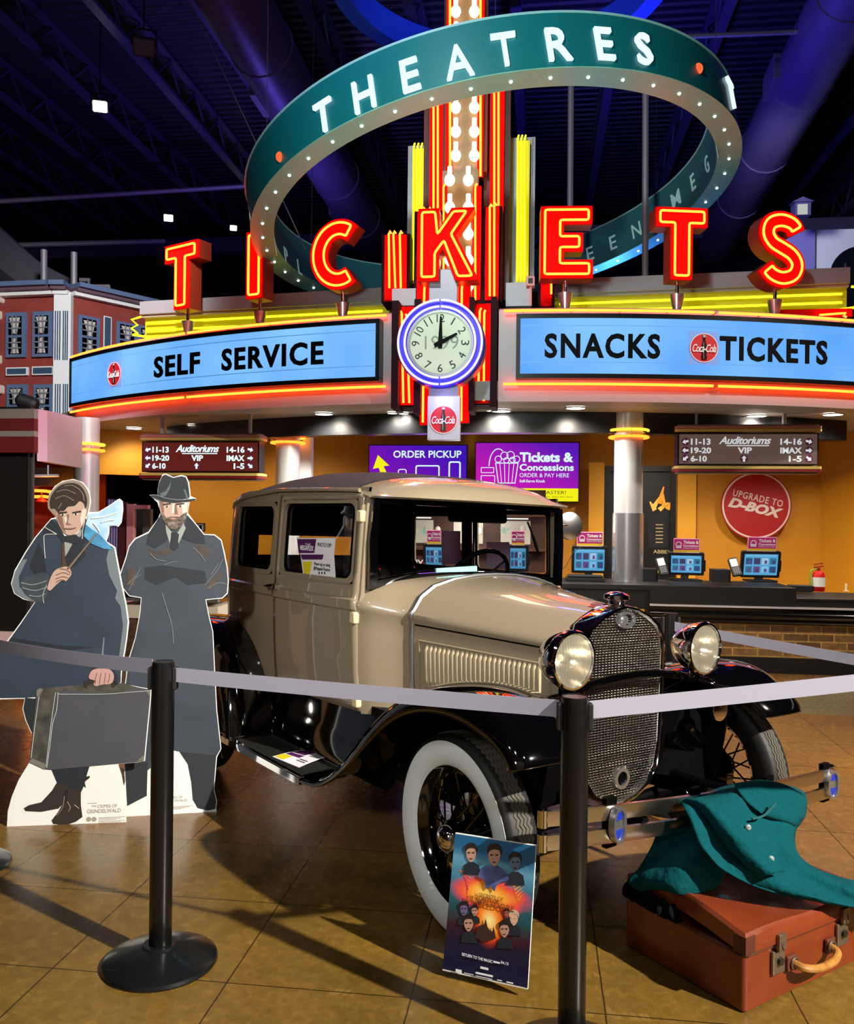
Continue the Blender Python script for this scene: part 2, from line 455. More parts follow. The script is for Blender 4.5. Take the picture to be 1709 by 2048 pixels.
# thin pipes and drop rods under the roof
PIPE = M('pipe_grey', '#77737c', .5, .3)
def pipe(pts, r, label, name='pipe', m=PIPE, group=None):
    return tag(MB().tube(pts, r, 8).build(name, m), label, 'pipe', group)
pipe([at(-40, 405, 15.5), at(560, 368, 16.5)], .045, 'grey sprinkler pipe crossing the dark roof at far left, upper one')
pipe([at(-40, 492, 17), at(330, 482, 17.5)], .05, 'grey pipe below the roof left of the ring sign, lower one')
pipe([at(1000, 88, 10.6), at(1640, 62, 10.8)], .03, 'thin grey pipe under the roof at right of the ring sign')
pipe([at(1292, 160, 9.3), at(1291, 555, 9.3)], .035, 'dark drop pole hanging behind the right half of the ring')
pipe([at(1143, 150, 9.6), at(1141, 415, 9.6)], .035, 'dark drop pole hanging behind the ring above the letter E')
pipe([at(375, -10, 9.5), at(612, 500, 9.3)], .006, 'thin slanting steel cable left of the ring sign', 'cable')
pipe(catmull([at(-30, 478, 16), at(60, 560, 15), at(150, 610, 14.5)], 6), .38, 'fat grey bent duct above the brick facade at left', 'duct', M('duct_grey', '#6c6c78', .5, .3))
pipe([at(88, 500, 13.2), at(88, 600, 13.2)], .05, 'grey upright pipe above the brick facade, left one')
pipe([at(148, 505, 13.2), at(148, 600, 13.2)], .05, 'grey upright pipe above the brick facade, right one')
pipe([at(160, 560, 13), at(178, 560, 13), at(178, 573, 13), at(218, 573, 13), at(220, 590, 13)], .035, 'kinked grey pipe on top of the brick facade')

# blue ring band up under the roof
def blue_ring():
    cen = at(1000, 60, 9.6); z = 7.7; r = cen.to_2d()
    t = thing('ceiling_ring', 'blue lit hoop hanging under the roof behind the ring sign', 'ring', (r[0], r[1], z))
    n = 96
    prof = [(1.95, -.17), (1.95, .17), (1.75, .17), (1.75, -.17), (1.95, -.17)]
    MB().loft([[(p[0]*cos(2*pi*k/n), p[0]*sin(2*pi*k/n), p[1]) for p in prof] for k in range(n)], False, True).build('hoop', M('hoop_blue', '#2a50c8', .4), t)
    for k in range(3):
        a = 2*pi*k/3+.6
        MB().cyl((1.85*cos(a), 1.85*sin(a), .17), (1.85*cos(a), 1.85*sin(a), ZC-z-.02), .012, 6).build('hanger_rod', PIPE, t)
    lamp('hoop_blue_lamp', 'POINT', (r[0], r[1], z+.35), (0, 0, 0), 45, (.08, .14, 1.0), .2)
blue_ring()

# flood lamps under the roof
def floodlight(x, y, d, label, on=7.0, s=1.0):
    p = at(x, y, d)
    T = board(p, Vector((1, .25, 0)), Vector((0, -.55, .83)))
    t = thing('floodlight', label, 'light', T, 'floodlights under the roof')
    MB().prism(rrect(-.14*s, -.11*s, .14*s, .11*s, .03*s), -.16*s, 0).build('housing', BLACKM, t, 30)
    lm = glow('flood_lens', (1, .97, .88), on) if on > 1 else M('flood_off', '#3a3c44', .3)
    MB().prism(rrect(-.12*s, -.09*s, .12*s, .09*s, .02*s), 0, .012).build('lens', lm, t, 30)
    MB().tube([(-.15*s, 0, -.08*s), (-.15*s, .2*s, -.08*s), (.15*s, .2*s, -.08*s), (.15*s, 0, -.08*s)], .015*s, 6).build('bracket', BLACKM, t)
    a_ = T @ Vector((0, .2*s, -.08*s)); MB().tube([T.inverted() @ a_, T.inverted() @ Vector((a_.x, a_.y, ZC-.01))], .012, 6).build('drop_rod', BLACKM, t)
floodlight(200, 213, 13, 'lit white floodlight under the roof, brightest and nearest of the three', 9, .85)
floodlight(337, 436, 17, 'lit white floodlight above the letters T and I', 7, .7)
floodlight(467, 456, 19, 'small lit floodlight beside the left end of the ring sign', 6, .6)
floodlight(288, 95, 11, 'unlit dark floodlight up left under the roof', 0)

# ------------------------------------------------------------ canopy geometry: an arc bowed towards the viewer
UC, RA, VF = -.32, 8.5, 8.12
VC = VF+RA
def arc(th, z=0.0, r=None):
    r = RA if r is None else r
    return room(UC+r*sin(th), VC-r*cos(th), z)
def arc_th(x, r=None):                 # angle on the arc met by pixel column x
    r = RA if r is None else r
    q = _ray(x, 950); o = Vector((UC, VC)); du, dv = Vector((q.x, q.y, 0)).dot(E1), Vector((q.x, q.y, 0)).dot(E2)
    A = du*du+dv*dv; B = -(du*o[0]+dv*o[1]); Cc = o[0]**2+o[1]**2-r*r
    t = (-B-sqrt(max(B*B-A*Cc, 0)))/A
    return math.asin(max(-1, min(1, (du*t-UC)/r)))
def arc_strip(mb, t0, t1, prof, n=40, cap=True):   # prof: (r, z) closed outline
    rings = [[arc(t0+(t1-t0)*i/n, z, r) for r, z in prof] for i in range(n+1)]
    return mb.loft(rings, True, False, cap)
def arc_tube(mb, t0, t1, r, z, rad, n=40):
    return mb.tube([arc(t0+(t1-t0)*i/n, z, r) for i in range(n+1)], rad, 8)
TL0, TL1 = arc_th(148), arc_th(784)
TR0, TR1 = arc_th(995), arc_th(1790)

# soffit slab and the dark curved beam under it
SOF = M('soffit_paint', '#b4b2ac', .5)
mb = MB()
n = 60; ta, tb = arc_th(120), arc_th(1850)
outer = [arc(ta+(tb-ta)*i/n, 0, RA-.02) for i in range(n+1)]
L0, R0 = room(-7.2, 11.75), room(6.9, 11.75)
poly = [(p.x, p.y) for p in outer]+[(R0.x, R0.y), (L0.x, L0.y)]
cs = MB().prism(poly, 2.62, 2.80).build('canopy_soffit', SOF, None, 20)
struct(cs)
bm_ = arc_strip(MB(), arc_th(190), arc_th(1850), [(RA-.95, 2.40), (RA-.95, 2.62), (RA-1.15, 2.62), (RA-1.15, 2.40)], 50).build('trim_1', M('beam_black', '#1a1b1e', .3), None, 30)
struct(bm_)

# walls under the canopy
YEL = M('mustard_wall', '#cf8c0c', .6)
def wallq(name, p, q, z0, z1, m=YEL, th=.12):
    p, q = Vector(p), Vector(q); x = (q-p).normalized(); nrm = Vector((-x.y, x.x, 0))
    T = Matrix.Translation((0, 0, 0))
    vs = [p, q, q+nrm*th, p+nrm*th]
    o = MB().prism([(v.x, v.y) for v in vs], z0, z1).build(name, m, None, 0)
    return struct(o)
VB = 11.6
uL, uR = E1.dot(onv(400, 1000, VB)), E1.dot(onv(1643, 1000, VB))
wallq('wall_mustard_back', room(uL, VB), room(uR, VB), 0, 2.75)
wallq('wall_mustard_right', room(uR, VB), room(uR+1.5, VB-2.4), 0, 2.75)
ul2 = E1.dot(onv(205, 1000, 10.9))
wallq('wall_mustard_left', room(ul2, 10.75), room(uL, VB), 2.02, 2.75)
wallq('wall_mustard_left_low', room(E1.dot(onv(372, 1000, VB)), VB-.06), room(uL, VB), 0, 2.75)
# shallow pilaster strips on the back wall
for x0, x1 in ((1178, 1208), (1356, 1392)):
    o = pbox(MB(), x0, 925, x1, 1185, 11.1, .05).build('trim_2', M('mustard_trim', '#e3a11c', .6), None, 0); struct(o)

# doorway at the left of the mustard wall
dt = thing('doorway', 'open doorway with pink jamb in the mustard wall behind the hatted figure', 'door', room(ul2, 10.8))
def wchild(mb, name, mat, t, **k):
    o = mb.build(name, mat, t, **k); o.matrix_parent_inverse = t.matrix_world.inverted(); return o
bpy.context.view_layer.update()
wchild(pbox(MB(), 213, 998, 236, 1266, 11.0, .06), 'side_panel', M('striped_panel', '#3a3350', .6), dt, smooth=0)
wchild(pbox(MB(), 236, 1004, 252, 1266, 10.95, .06), 'curtain', M('maroon_cloth', '#3a0714', .8), dt, smooth=0)
wchild(pbox(MB(), 252, 1008, 266, 1266, 10.9, .08), 'jamb', M('pink_jamb', '#b77a88', .5), dt, smooth=0)
wchild(pbox(MB(), 266, 1010, 296, 1018, 10.9, .08), 'lintel', M('pink_jamb', '#b77a88', .5), dt, smooth=0)
wchild(pbox(MB(), 266, 1018, 284, 1266, 11.4, .04), 'dark_opening', M('void_black', '#040405', .9), dt, smooth=0)
wchild(pbox(MB(), 284, 1018, 300, 1266, 10.9, .08), 'far_jamb', M('grey_jamb', '#4a4644', .6), dt, smooth=0)
mb = MB()
for k in range(4): pbox(mb, 216+k*5.2, 1000, 218.6+k*5.2, 1266, 10.99, .01)
wchild(mb, 'stripes', M('violet_stripe', '#8a7fc0', .5), dt, smooth=0)

# ------------------------------------------------------------ far left: corridor with amber neon
ct = thing('corridor', 'dim red corridor with a glowing amber neon arch at far left', 'corridor', at(105, 1180, 12.5))
bpy.context.view_layer.update()
wchild(pbox(MB(), 55, 925, 215, 1260, 13.4, .05), 'end_wall', M('rust_wall', '#8a2a0c', .6), ct, smooth=0)
wchild(pbox(MB(), 60, 935, 150, 972, 12.6, .3), 'dark_ceiling', BLACKM, ct, smooth=0)
wchild(MB().tube([at(40, 994, 12.7), at(90, 993, 12.6), at(135, 1003, 12.5)], .022, 8), 'neon_tube', NEON_O, ct)
wchild(MB().tube([at(40, 980, 12.9), at(90, 982, 12.8), at(140, 990, 12.7)], .022, 8), 'neon_tube', NEON_O, ct)
wchild(MB().tube([at(66, 952, 12.2), at(118, 951, 12.2)], .02, 6).tube([at(96, 930, 12.2), at(96, 953, 12.2)], .012, 6), 'lamp_bar', M('lamp_bar_grey', '#a8a8b0', .4), ct)
wchild(MB().tube([at(83, 985, 12.4), at(83, 998, 12.4)], .008, 6).lathe([(.02, .06), (.09, 0), (.085, -.01)], 16, Matrix.Translation(at(83, 1003, 12.4))), 'pendant_lamp', REDD, ct)
lamp('corridor_amber', 'POINT', at(95, 985, 12.3), (0, 0, 0), 22, (1, .25, .03), .15)

# pink lit wedge wall joining the booth to the first column
pw = [at(74, 818, 8.6), at(147, 835, 9.6), at(147, 935, 9.6), at(74, 922, 8.6)]
wg = MB().add(pw+[p+Vector((.05, .12, 0)) for p in pw], [(0, 1, 2, 3), (7, 6, 5, 4), (0, 4, 5, 1), (2, 6, 7, 3), (1, 5, 6, 2), (0, 3, 7, 4)]).build('wing_wall', M('wing_grey', '#bfb4bc', .45), None, 0)
tag(wg, 'pale wing panel catching pink light between dark booth and first column', 'panel')
lamp('wing_pink', 'SPOT', at(78, 835, 7.6), at(85, 838, 8.8), 40, (1, .10, .45), .1, 80, .9)

# ------------------------------------------------------------ dark booth at the left edge
bt = thing('booth', 'dark booth with red and grey striped canopy at the left edge', 'booth', at(20, 1275, 7.4))
bpy.context.view_layer.update()
for nme, y0, y1, mt, ex in (('canopy_band', 818, 837, 'booth_grey', 76), ('canopy_band', 837, 862, 'booth_red', 76), ('canopy_band', 862, 873, 'booth_grey', 76), ('canopy_band', 873, 905, 'booth_red', 76)):
    wchild(pbox(MB(), -160, y0, ex, y1, 7.4, .06), nme, M(mt, '#7c7472' if mt == 'booth_grey' else '#5c1214', .6), bt, smooth=0)
wchild(pbox(MB(), -160, 814, 68, 818, 7.42, .06), 'canopy_cap', BLACKM, bt, smooth=0)
wchild(pbox(MB(), -160, 896, 62, 1290, 7.46, .05), 'poster_panel', M('booth_black', '#0d0b0d', .5), bt, smooth=0)
wchild(pbox(MB(), 57, 890, 64, 1290, 7.44, .03), 'corner_post', M('booth_post', '#3b3838', .4), bt, smooth=0)
def wtext(name, s, mat, t, x0, y0, x1, y1, d, **k):
    T, w, h = pboard(x0, y0, x1, y1, d)
    o = text(name, s, mat, None, -w/2, -h/2, w/2, h/2, T=T, **k)
    o.parent = t; o.matrix_parent_inverse = t.matrix_world.inverted(); return o
wtext('title_lettering', 'DOCTOR STRANGE', M('poster_white', '#d8d0c8', .6), bt, 6, 1233, 41, 1241, 7.49)
wtext('title_lettering', 'MULTIVERSE', M('poster_red', '#8c1216', .6), bt, -12, 1245, 41, 1255, 7.49)
wchild(pbox(MB(), -160, 1262, 58, 1288, 7.42, .05), 'kick_strip', M('booth_pink', '#c9a9a4', .6), bt, smooth=0)

# ------------------------------------------------------------ painted brick facade at the left, behind the canopy
FR = M('facade_red', '#8a3a30', .7, noise=(5, '#7a3028', .25))
FB = M('facade_blue', '#52688c', .6)
FW = M('facade_white', '#d6dde0', .6)
FD = M('facade_slate', '#2f4a62', .6)
fa = thing('brick_facade', 'red painted house facade with blue sash windows above the left marquee', 'building', at(120, 830, 12.4))
bpy.context.view_layer.update()
DA, DB, DC, DD = 12.9, 12.4, 12.4, 15.4     # depth at the left end, pilaster left, pilaster right, right end
def fdep(x): return lerp([(-60, 12.65), (112, DB), (142, DC), (330, 13.6)], x)
def fquad(mb, x0, y0, x1, y1, out=0.0, th=.08, ref=None):
    # a slab on the facade: px corners, standing proud by out; y given at x0 side for both
    a, b = at(x0, y1, fdep(x0)), at(x1, y1, fdep(x1))
    da, db = fdep(x0), fdep(x1)
    # keep edges level: use heights at the left end
    za0, za1 = at(x0, y0, da).z, at(x0, y1, da).z
    if ref: za0, za1 = at(127, y0, 12.4).z, at(127, y1, 12.4).z
    x = Vector((b.x-a.x, b.y-a.y, 0)); nrm = Vector((x.y, -x.x, 0)).normalized()
    p = Vector((a.x, a.y, 0))+nrm*out; q = Vector((b.x, b.y, 0))+nrm*out
    vs = [p, q, q-nrm*th, p-nrm*th]
    return mb.prism([(v.x, v.y) for v in vs], za1, za0)
wchild(fquad(MB(), -60, 590, 112, 900, 0, .2, 1), 'wall_panel', FR, fa, smooth=0)
wchild(fquad(MB(), 142, 590, 330, 900, 0, .2, 1), 'wall_panel', FR, fa, smooth=0)
wchild(fquad(MB(), 110, 588, 144, 900, .1, .3), 'corner_pilaster', FW, fa, smooth=0)
for y0, y1 in ((625, 722), (770, 870)):
    mb = MB()
    for x in (115, 119.5, 124, 131, 135, 139): fquad(mb, x, y0, x+2, y1, .106, .01)
    wchild(mb, 'flute_stripes', FD, fa, smooth=0)
for x0, x1 in ((-60, 112), (112, 142), (142, 330)):
    wchild(fquad(MB(), x0, 584, x1, 592, .12, .3, 1), 'cornice_white', FW, fa, smooth=0)
    wchild(fquad(MB(), x0, 577, x1, 584, .20, .4, 1), 'cornice_red', M('facade_dark', '#5e4456', .6), fa, smooth=0)
    wchild(fquad(MB(), x0, 569, x1, 578, .26, .45, 1), 'cornice_blue', FB, fa, smooth=0)
CURT = M('lace_curtain', '#b8b4ac', .8)
def sash(x0, y0, x1, y1):
    fr = wchild(fquad(MB(), x0, y0, x1, y1, .05, .06), 'window', FB, fa, smooth=0)
    def sub(mb, n, m): return wchild2(mb, n, m, fr)
    w, h = x1-x0, y1-y0
    sub(fquad(MB(), x0+w*.17, y0+h*.09, x1-w*.17, y0+h*.50, .055, .01), 'pane', M('night_pane', '#06070c', .15))
    sub(fquad(MB(), x0+w*.17, y0+h*.56, x1-w*.17, y1-h*.07, .055, .01), 'pane', M('night_pane', '#06070c', .15))
    def pt(u, v, out):
        x = x0+w*u; a = at(x, y0+h*v, fdep(x)); z0 = at(x0, y0+h*v, fdep(x0)).z
        a2, b2 = at(x0, y0, fdep(x0)), at(x1, y0, fdep(x1)); xx = Vector((b2.x-a2.x, b2.y-a2.y, 0)).normalized(); return Vector((a.x, a.y, z0))+Vector((xx.y, -xx.x, 0))*out
    mb = MB()
    for pl in ([(.22, .12), (.78, .12), (.62, .48), (.45, .48)], [(.45, .58), (.58, .58), (.72, .92), (.30, .92)]):
        vs = [pt(u, v, .062) for u, v in pl]; mb.add(vs, [(0, 1, 2, 3)])
    sub(mb, 'curtain', CURT)
    mb = MB()
    for v in (.22, .36, .68, .80): mb.bar(pt(.17, v, .07), pt(.83, v, .07), .012, .018)
    for u in (.40, .60):
        mb.bar(pt(u, .09, .07), pt(u, .50, .07), .012, .018, E2); mb.bar(pt(u, .56, .07), pt(u, .92, .07), .012, .018, E2)
    sub(mb, 'glazing_bars', M('glazing_grey', '#6d7480', .6))
def wchild2(mb, name, mat, fr):
    o = mb.build(name, mat, fr, 0); bpy.context.view_layer.update(); o.matrix_parent_inverse = fr.matrix_world.inverted(); return o
for r in ((15, 627, 54, 716), (68, 625, 107, 715), (17, 770, 56, 850), (70, 770, 109, 850), (153, 629, 196, 712), (229, 642, 272, 712), (272, 650, 310, 720)): sash(*r)
def framed(x0, y0, x1, y1):
    f = wchild(fquad(MB(), x0, y0, x1, y1, .04, .05), 'panel_frame', FW, fa, smooth=0)
    b = max(2, (x1-x0)*.06); wchild2(fquad(MB(), x0+b, y0+2.5, x1-b, y1-2.5, .046, .01), 'panel_field', FD, f)
for r in ((15, 736, 58, 752), (67, 734, 110, 751), (204, 632, 220, 700)): framed(*r)
for y in (592, 624, 712, 772):
    wchild(fquad(MB(), -60, y, 4 if y in (624, 712) else 9, y+18, .2, .3), 'stone_moulding', M('stone_cream', '#cfc8bd', .7), fa, smooth=0, bevel=.03)
fl_ = thing('stage_spotlight', 'small black spotlight in front of the lower left facade windows', 'light', at(34, 798, 10.5))
MB().lathe([(0, 0), (.05, 0), (.09, .05), (.09, .22), (.06, .26), (0, .26)], 14, Matrix.Rotation(1.9, 4, 'Y')).build('barrel', BLACKM, fl_)
MB().tube([(0, 0, 0), (.05, 0, .12), (.1, 0, -.1), (.1, 0, -.25)], .012, 6).build('cable', BLACKM, fl_)

# pale building with an arched window behind the letter S
wb = thing('white_facade', 'pale grey building front with arched window behind the letter S', 'building', at(1680, 600, 15))
bpy.context.view_layer.update()
wchild(pbox(MB(), 1629, 456, 1900, 640, 15, .3), 'wall_panel', M('pale_wall', '#b8bcc8', .7), wb, smooth=0)
wchild(pbox(MB(), 1560, 460, 1629, 640, 15.1, .3), 'side_wall', M('violet_wall', '#6a63a8', .7), wb, smooth=0)
T, w, h = pboard(1660, 490, 1780, 610, 14.97)
P = [(-.5, -.8)]+[(.5*cos(pi-pi*k/16), .25*0+.5*sin(pi-pi*k/16)) for k in range(17)]+[(.5, -.8)]
wchild(MB().prism([(x*1.0, y*1.0) for x, y in P], 0, .03, T), 'arched_window', M('arch_dark', '#0c0e16', .2), wb, smooth=0)
mb = MB()
for k in range(1, 4): mb.box((-.5+.25*k, -.3, .04), (.02, 1.0, .01), T)
wchild(mb, 'window_bars', M('arch_bar', '#3a3d48', .5), wb, smooth=0)
lt = thing('wall_lantern', 'small square lantern box with pale lit pane above the letter S', 'lantern', at(1607, 415, 14))
bpy.context.view_layer.update()
wchild(pbox(MB(), 1592, 402, 1622, 430, 14, .25), 'housing', M('lantern_violet', '#3a3560', .6), lt, smooth=0)
wchild(pbox(MB(), 1597, 408, 1616, 428, 13.98, .02), 'lit_pane', glow('lantern_glow', (.75, .8, .72), .65), lt, smooth=0)
wchild(MB().prism([(-.17, 0), (.17, 0), (0, .08)], -.2, .0, pboard(1592, 402, 1622, 403, 13.95)[0]), 'roof', M('lantern_violet', '#3a3560', .6), lt, smooth=0)
# ------------------------------------------------------------ curved fascia of the canopy, left and right of the clock
ZB, ZS0, ZS1, ZT = 2.60, 2.83, 3.37, 3.47
SIGNBLUE = glow('sign_blue', (.155, .46, 1.0), 1.0)
def backlit():
    m = SIGNBLUE; nt = m.node_tree; e = [n for n in nt.nodes if n.type == 'EMISSION'][0]
    tc = nt.nodes.new('ShaderNodeTexCoord'); n = nt.nodes.new('ShaderNodeTexNoise'); n.inputs['Scale'].default_value = .9
    r = nt.nodes.new('ShaderNodeValToRGB'); r.color_ramp.elements[0].position = .35; r.color_ramp.elements[1].position = .7
    r.color_ramp.elements[0].color = (.125, .40, .98, 1); r.color_ramp.elements[1].color = (.26, .60, 1, 1)
    nt.links.new(tc.outputs['Object'], n.inputs['Vector']); nt.links.new(n.outputs['Fac'], r.inputs[0]); nt.links.new(r.outputs[0], e.inputs[0])
backlit()
FASC = M('fascia_grey', '#a8a2a4', .5, .1)
FRAMEB = M('sign_frame_black', '#08080c', .3)
LETB = M('letter_black', '#050506', .6, spec=.1)
def cola_disc(name, parent, T, r, sq=None):
    """round red drink logo with bottle and white script"""
    p = MB().prism(circle(r, 40), 0, .006, T).build(name, M('logo_red', '#c01522', .45, emit='#c01522', strength=.25), parent, 30)
    MB().ring(circle(r*1.0, 40), circle(r*.955, 40), .006, .009, T).build('rim', M('logo_white', '#e8e4e4', .5, emit='#ffffff', strength=.15), p, 30)
    prof = [(.10, .86), (.10, .74), (.085, .70), (.085, .50), (.13, .32), (.19, .10), (.20, -.05), (.165, -.22), (.165, -.45), (.20, -.62), (.18, -.82)]
    poly = [(x*r, y*r) for x, y in prof]+[(-x*r, y*r) for x, y in reversed(prof)]
    MB().prism(poly, .006, .012, T).build('bottle', M('bottle_dark', '#2a1410', .25), p, 30)
    MB().prism([(x*r, y*r) for x, y in ((-.1, .72), (.1, .72), (.1, .88), (-.1, .88))], .012, .014, T).prism([(-.045*r, -.75*r), (-.02*r, -.75*r), (-.03*r, .45*r), (-.06*r, .3*r)], .012, .014, T).build('bottle_shine', M('bottle_shine', '#b9c0c0', .3), p, 0)
    text('script_lettering', 'Coca-Cola', M('logo_white', '#e8e4e4', .5), p, -.84*r, -.30*r, .84*r, .24*r, .014, .004, .008, .35, .88, T)
    return p
def fascia(name, t0, t1, label, words, cut):
    t = thing(name, label, 'marquee')
    # facing: stepped section with rounded lips
    arc_strip(MB(), t0, t1, [(RA, ZB), (RA, ZT), (RA-.08, ZT+.03), (RA-.5, ZT+.03), (RA-.5, ZT-.06), (RA-.12, ZT-.06), (RA-.12, ZB+.02), (RA-.3, ZB+.02), (RA-.3, ZB)], 48).build('facing', FASC, t, 30)
    a, b = cut
    m = MB()
    arc_strip(m, a, b, [(RA+.01, ZS0-.03), (RA+.13, ZS0-.03), (RA+.13, ZS0+.012), (RA+.01, ZS0+.012)], 48)
    arc_strip(m, a, b, [(RA+.01, ZS1-.012), (RA+.13, ZS1-.012), (RA+.13, ZS1+.03), (RA+.01, ZS1+.03)], 48)
    for q, s in ((a, 1), (b, -1)):
        arc_strip(m, q, q+s*.0045, [(RA+.01, ZS0), (RA+.13, ZS0), (RA+.13, ZS1), (RA+.01, ZS1)], 2)
    m.build('sign_frame', FRAMEB, t, 30)
    pn = arc_strip(MB(), a+.004, b-.004, [(RA+.02, ZS0+.01), (RA+.115, ZS0+.01), (RA+.115, ZS1-.01), (RA+.02, ZS1-.01)], 48).build('lit_panel', SIGNBLUE, t, 30)
    m = MB()
    for z in (ZS0+.115, ZS1-.085): arc_strip(m, a+.006, b-.006, [(RA+.115, z), (RA+.121, z), (RA+.121, z+.008), (RA+.115, z+.008)], 48)
    m.build('letter_rail', M('rail_blue', '#5b8fc8', .3, emit=(.12, .36, .8), strength=.6), pn, 30)
    mid = (t0+t1)/2
    pad = .006
    segs = ((t0+pad, (t0+t1)/2-.003), ((t0+t1)/2+.003, t1-pad))
    for z, r in ((ZT-.028, RA+.07), (ZB+.155, RA+.07)):
        for p, q in segs: arc_tube(MB(), p, q, r, z, .013, 24).build('neon_tube', NEON_R2, t)
    m = MB()
    for z in (ZT-.028, ZB+.155):
        for k in range(9):
            q = t0+(t1-t0)*(k+.5)/9; m.cyl(arc(q, z, RA), arc(q, z, RA+.07), .006, 6)
    m.build('tube_supports', M('support_grey', '#8a8480', .5), t)
    for s, x0, x1, y0, y1 in words:
        p0, p1 = arc_th(x0, RA+.118), arc_th(x1, RA+.118)
        text('letters', s, LETB, t, p0, y0, p1, y1, 0, .012, .030, 0, 1.16, None, lambda v: arc(v.x, v.y, RA+.118+v.z))
    return t
ml = fascia('marquee_sign', TL0, TL1, 'curved blue lit marquee reading SELF SERVICE, left of the clock', [('SELF', 307, 398, 2.985, 3.215), ('SERVICE', 442, 645, 2.985, 3.215)], (arc_th(138, RA+.12), arc_th(757, RA+.12)))
mr = fascia('marquee_sign', TR0, TR1, 'curved blue lit marquee reading SNACKS TICKETS, right of the clock', [('SNACKS', 1087, 1318, 2.985, 3.215), ('TICKETS', 1437, 1652, 2.985, 3.215)], (arc_th(1030, RA+.12), arc_th(1786, RA+.12)))
for t, x, in ((ml, 228), (mr, 1405)):
    th = arc_th(x, RA+.12)
    T = board(arc(th, 3.095, RA+.122), Vector((cos(YAW-th), -sin(YAW-th), 0)))
    MB().prism([(-.145, -.155), (.145, -.155), (.145, .155), (-.145, .155)], -.002, .004, T).build('logo_plate', M('logo_plate', '#6f8fc8', .4, emit=(.12, .22, .55), strength=.7), t, 0)
    o = cola_disc('logo_disc', t, T @ Matrix.Translation((0, 0, .004)), .135)

# ------------------------------------------------------------ downlights in the soffit
dl = None
DLP = [(268, 856, 'leftmost soffit downlight, over the first column'), (391, 850, 'soffit downlight above the left auditorium sign'), (515, 849, 'soffit downlight at the right end of the left auditorium sign'), (648, 827, 'soffit downlight right of the second column'),
       (785, 825, 'small soffit downlight left of the drink logo box'), (808, 826, 'small soffit downlight touching the drink logo box'), (984, 820, 'tiny soffit downlight right of the clock tower'), (1003, 821, 'soffit downlight just right of the clock tower'), (1152, 815, 'soffit downlight left of the polished column'), (1363, 835, 'soffit downlight right of the polished column'),
       (1514, 831, 'soffit downlight above the right auditorium sign'), (1667, 828, 'rightmost soffit downlight under the canopy')]
DLG = glow('downlight_lens', (1, .96, .86), 14)
for x, y, lab in DLP:
    p = onz(x, y, 2.615); big = 'small' not in lab and 'tiny' not in lab
    t = thing('downlight', lab, 'light', p, 'canopy downlights')
    r = .095 if big else .05
    MB().lathe([(r, -.012), (r*1.2, -.010), (r*1.25, 0), (r, 0)], 28).build('trim_ring', SILVER, t)
    MB().lathe([(0, -.008), (r, -.008), (r, -.002), (0, -.002)], 28).build('lens', DLG, t)
    lamp('downlight_beam', 'SPOT', p-UP*.03, p-UP*2+E2*.55, (60 if x < 300 else 110 if x < 560 else 190) if big else 50, (1, .90, .76), .07, 140, .7)

# ------------------------------------------------------------ columns
def column(x, d, dia, z0, z1, label, steel_to=None, neon=None):
    p = at(x, 1000, d); p.z = z0
    t = thing('column', label, 'column', p)
    MB().cyl((0, 0, 0), (0, 0, z1-z0), dia/2, 40).build('shaft', M('column_silver', '#c3c4c6', .33, .35), t)
    if steel_to:
        MB().cyl((0, 0, .001), (0, 0, steel_to-z0), dia/2+.012, 40).build('steel_sleeve', M('sleeve_steel', '#d0d2d6', .24, .85), t)
    zc = neon-z0; r = dia/2+.05
    for dz, m in ((.035, NEON_Y2), (-.035, NEON_O)):
        for k in range(2):
            a0 = -1.62+pi*k; pts = [(r*cos(a0+pi*.985*i/20), r*sin(a0+pi*.985*i/20), zc+dz) for i in range(21)]
            MB().tube(pts, .014, 8).build('neon_ring', m, t)
    m = MB()
    for k in range(6):
        a = k*pi/3+.2; m.cyl((dia/2*cos(a), dia/2*sin(a), zc), (r*cos(a), r*sin(a), zc), .006, 6)
    m.build('ring_holder', CHROME, t)
NEON_Y2 = glow('neon_gold', (1.0, .50, .03), 3)
column(173, 10.1, .285, 0, 2.62, 'silver column with amber neon ring at far left, behind the bare headed figure', None, 1.52+128*10.1/F_PX)
column(575, 10.05, .285, 0, 2.62, 'silver column with neon ring right of the left auditorium sign', None, 1.52+147*10.05/F_PX)
column(1257, 9.02, .298, .845, 2.62, 'silver column with neon ring and polished lower sleeve on the black counter', 1.52+8*9.02/F_PX, 1.52+166*9.02/F_PX)
o = pbox(MB(), 598, 838, 623, 1000, 10.2, .1).build('white_jamb', WHITE, None, 0); tag(o, 'white upright jamb right behind the second column', 'post')

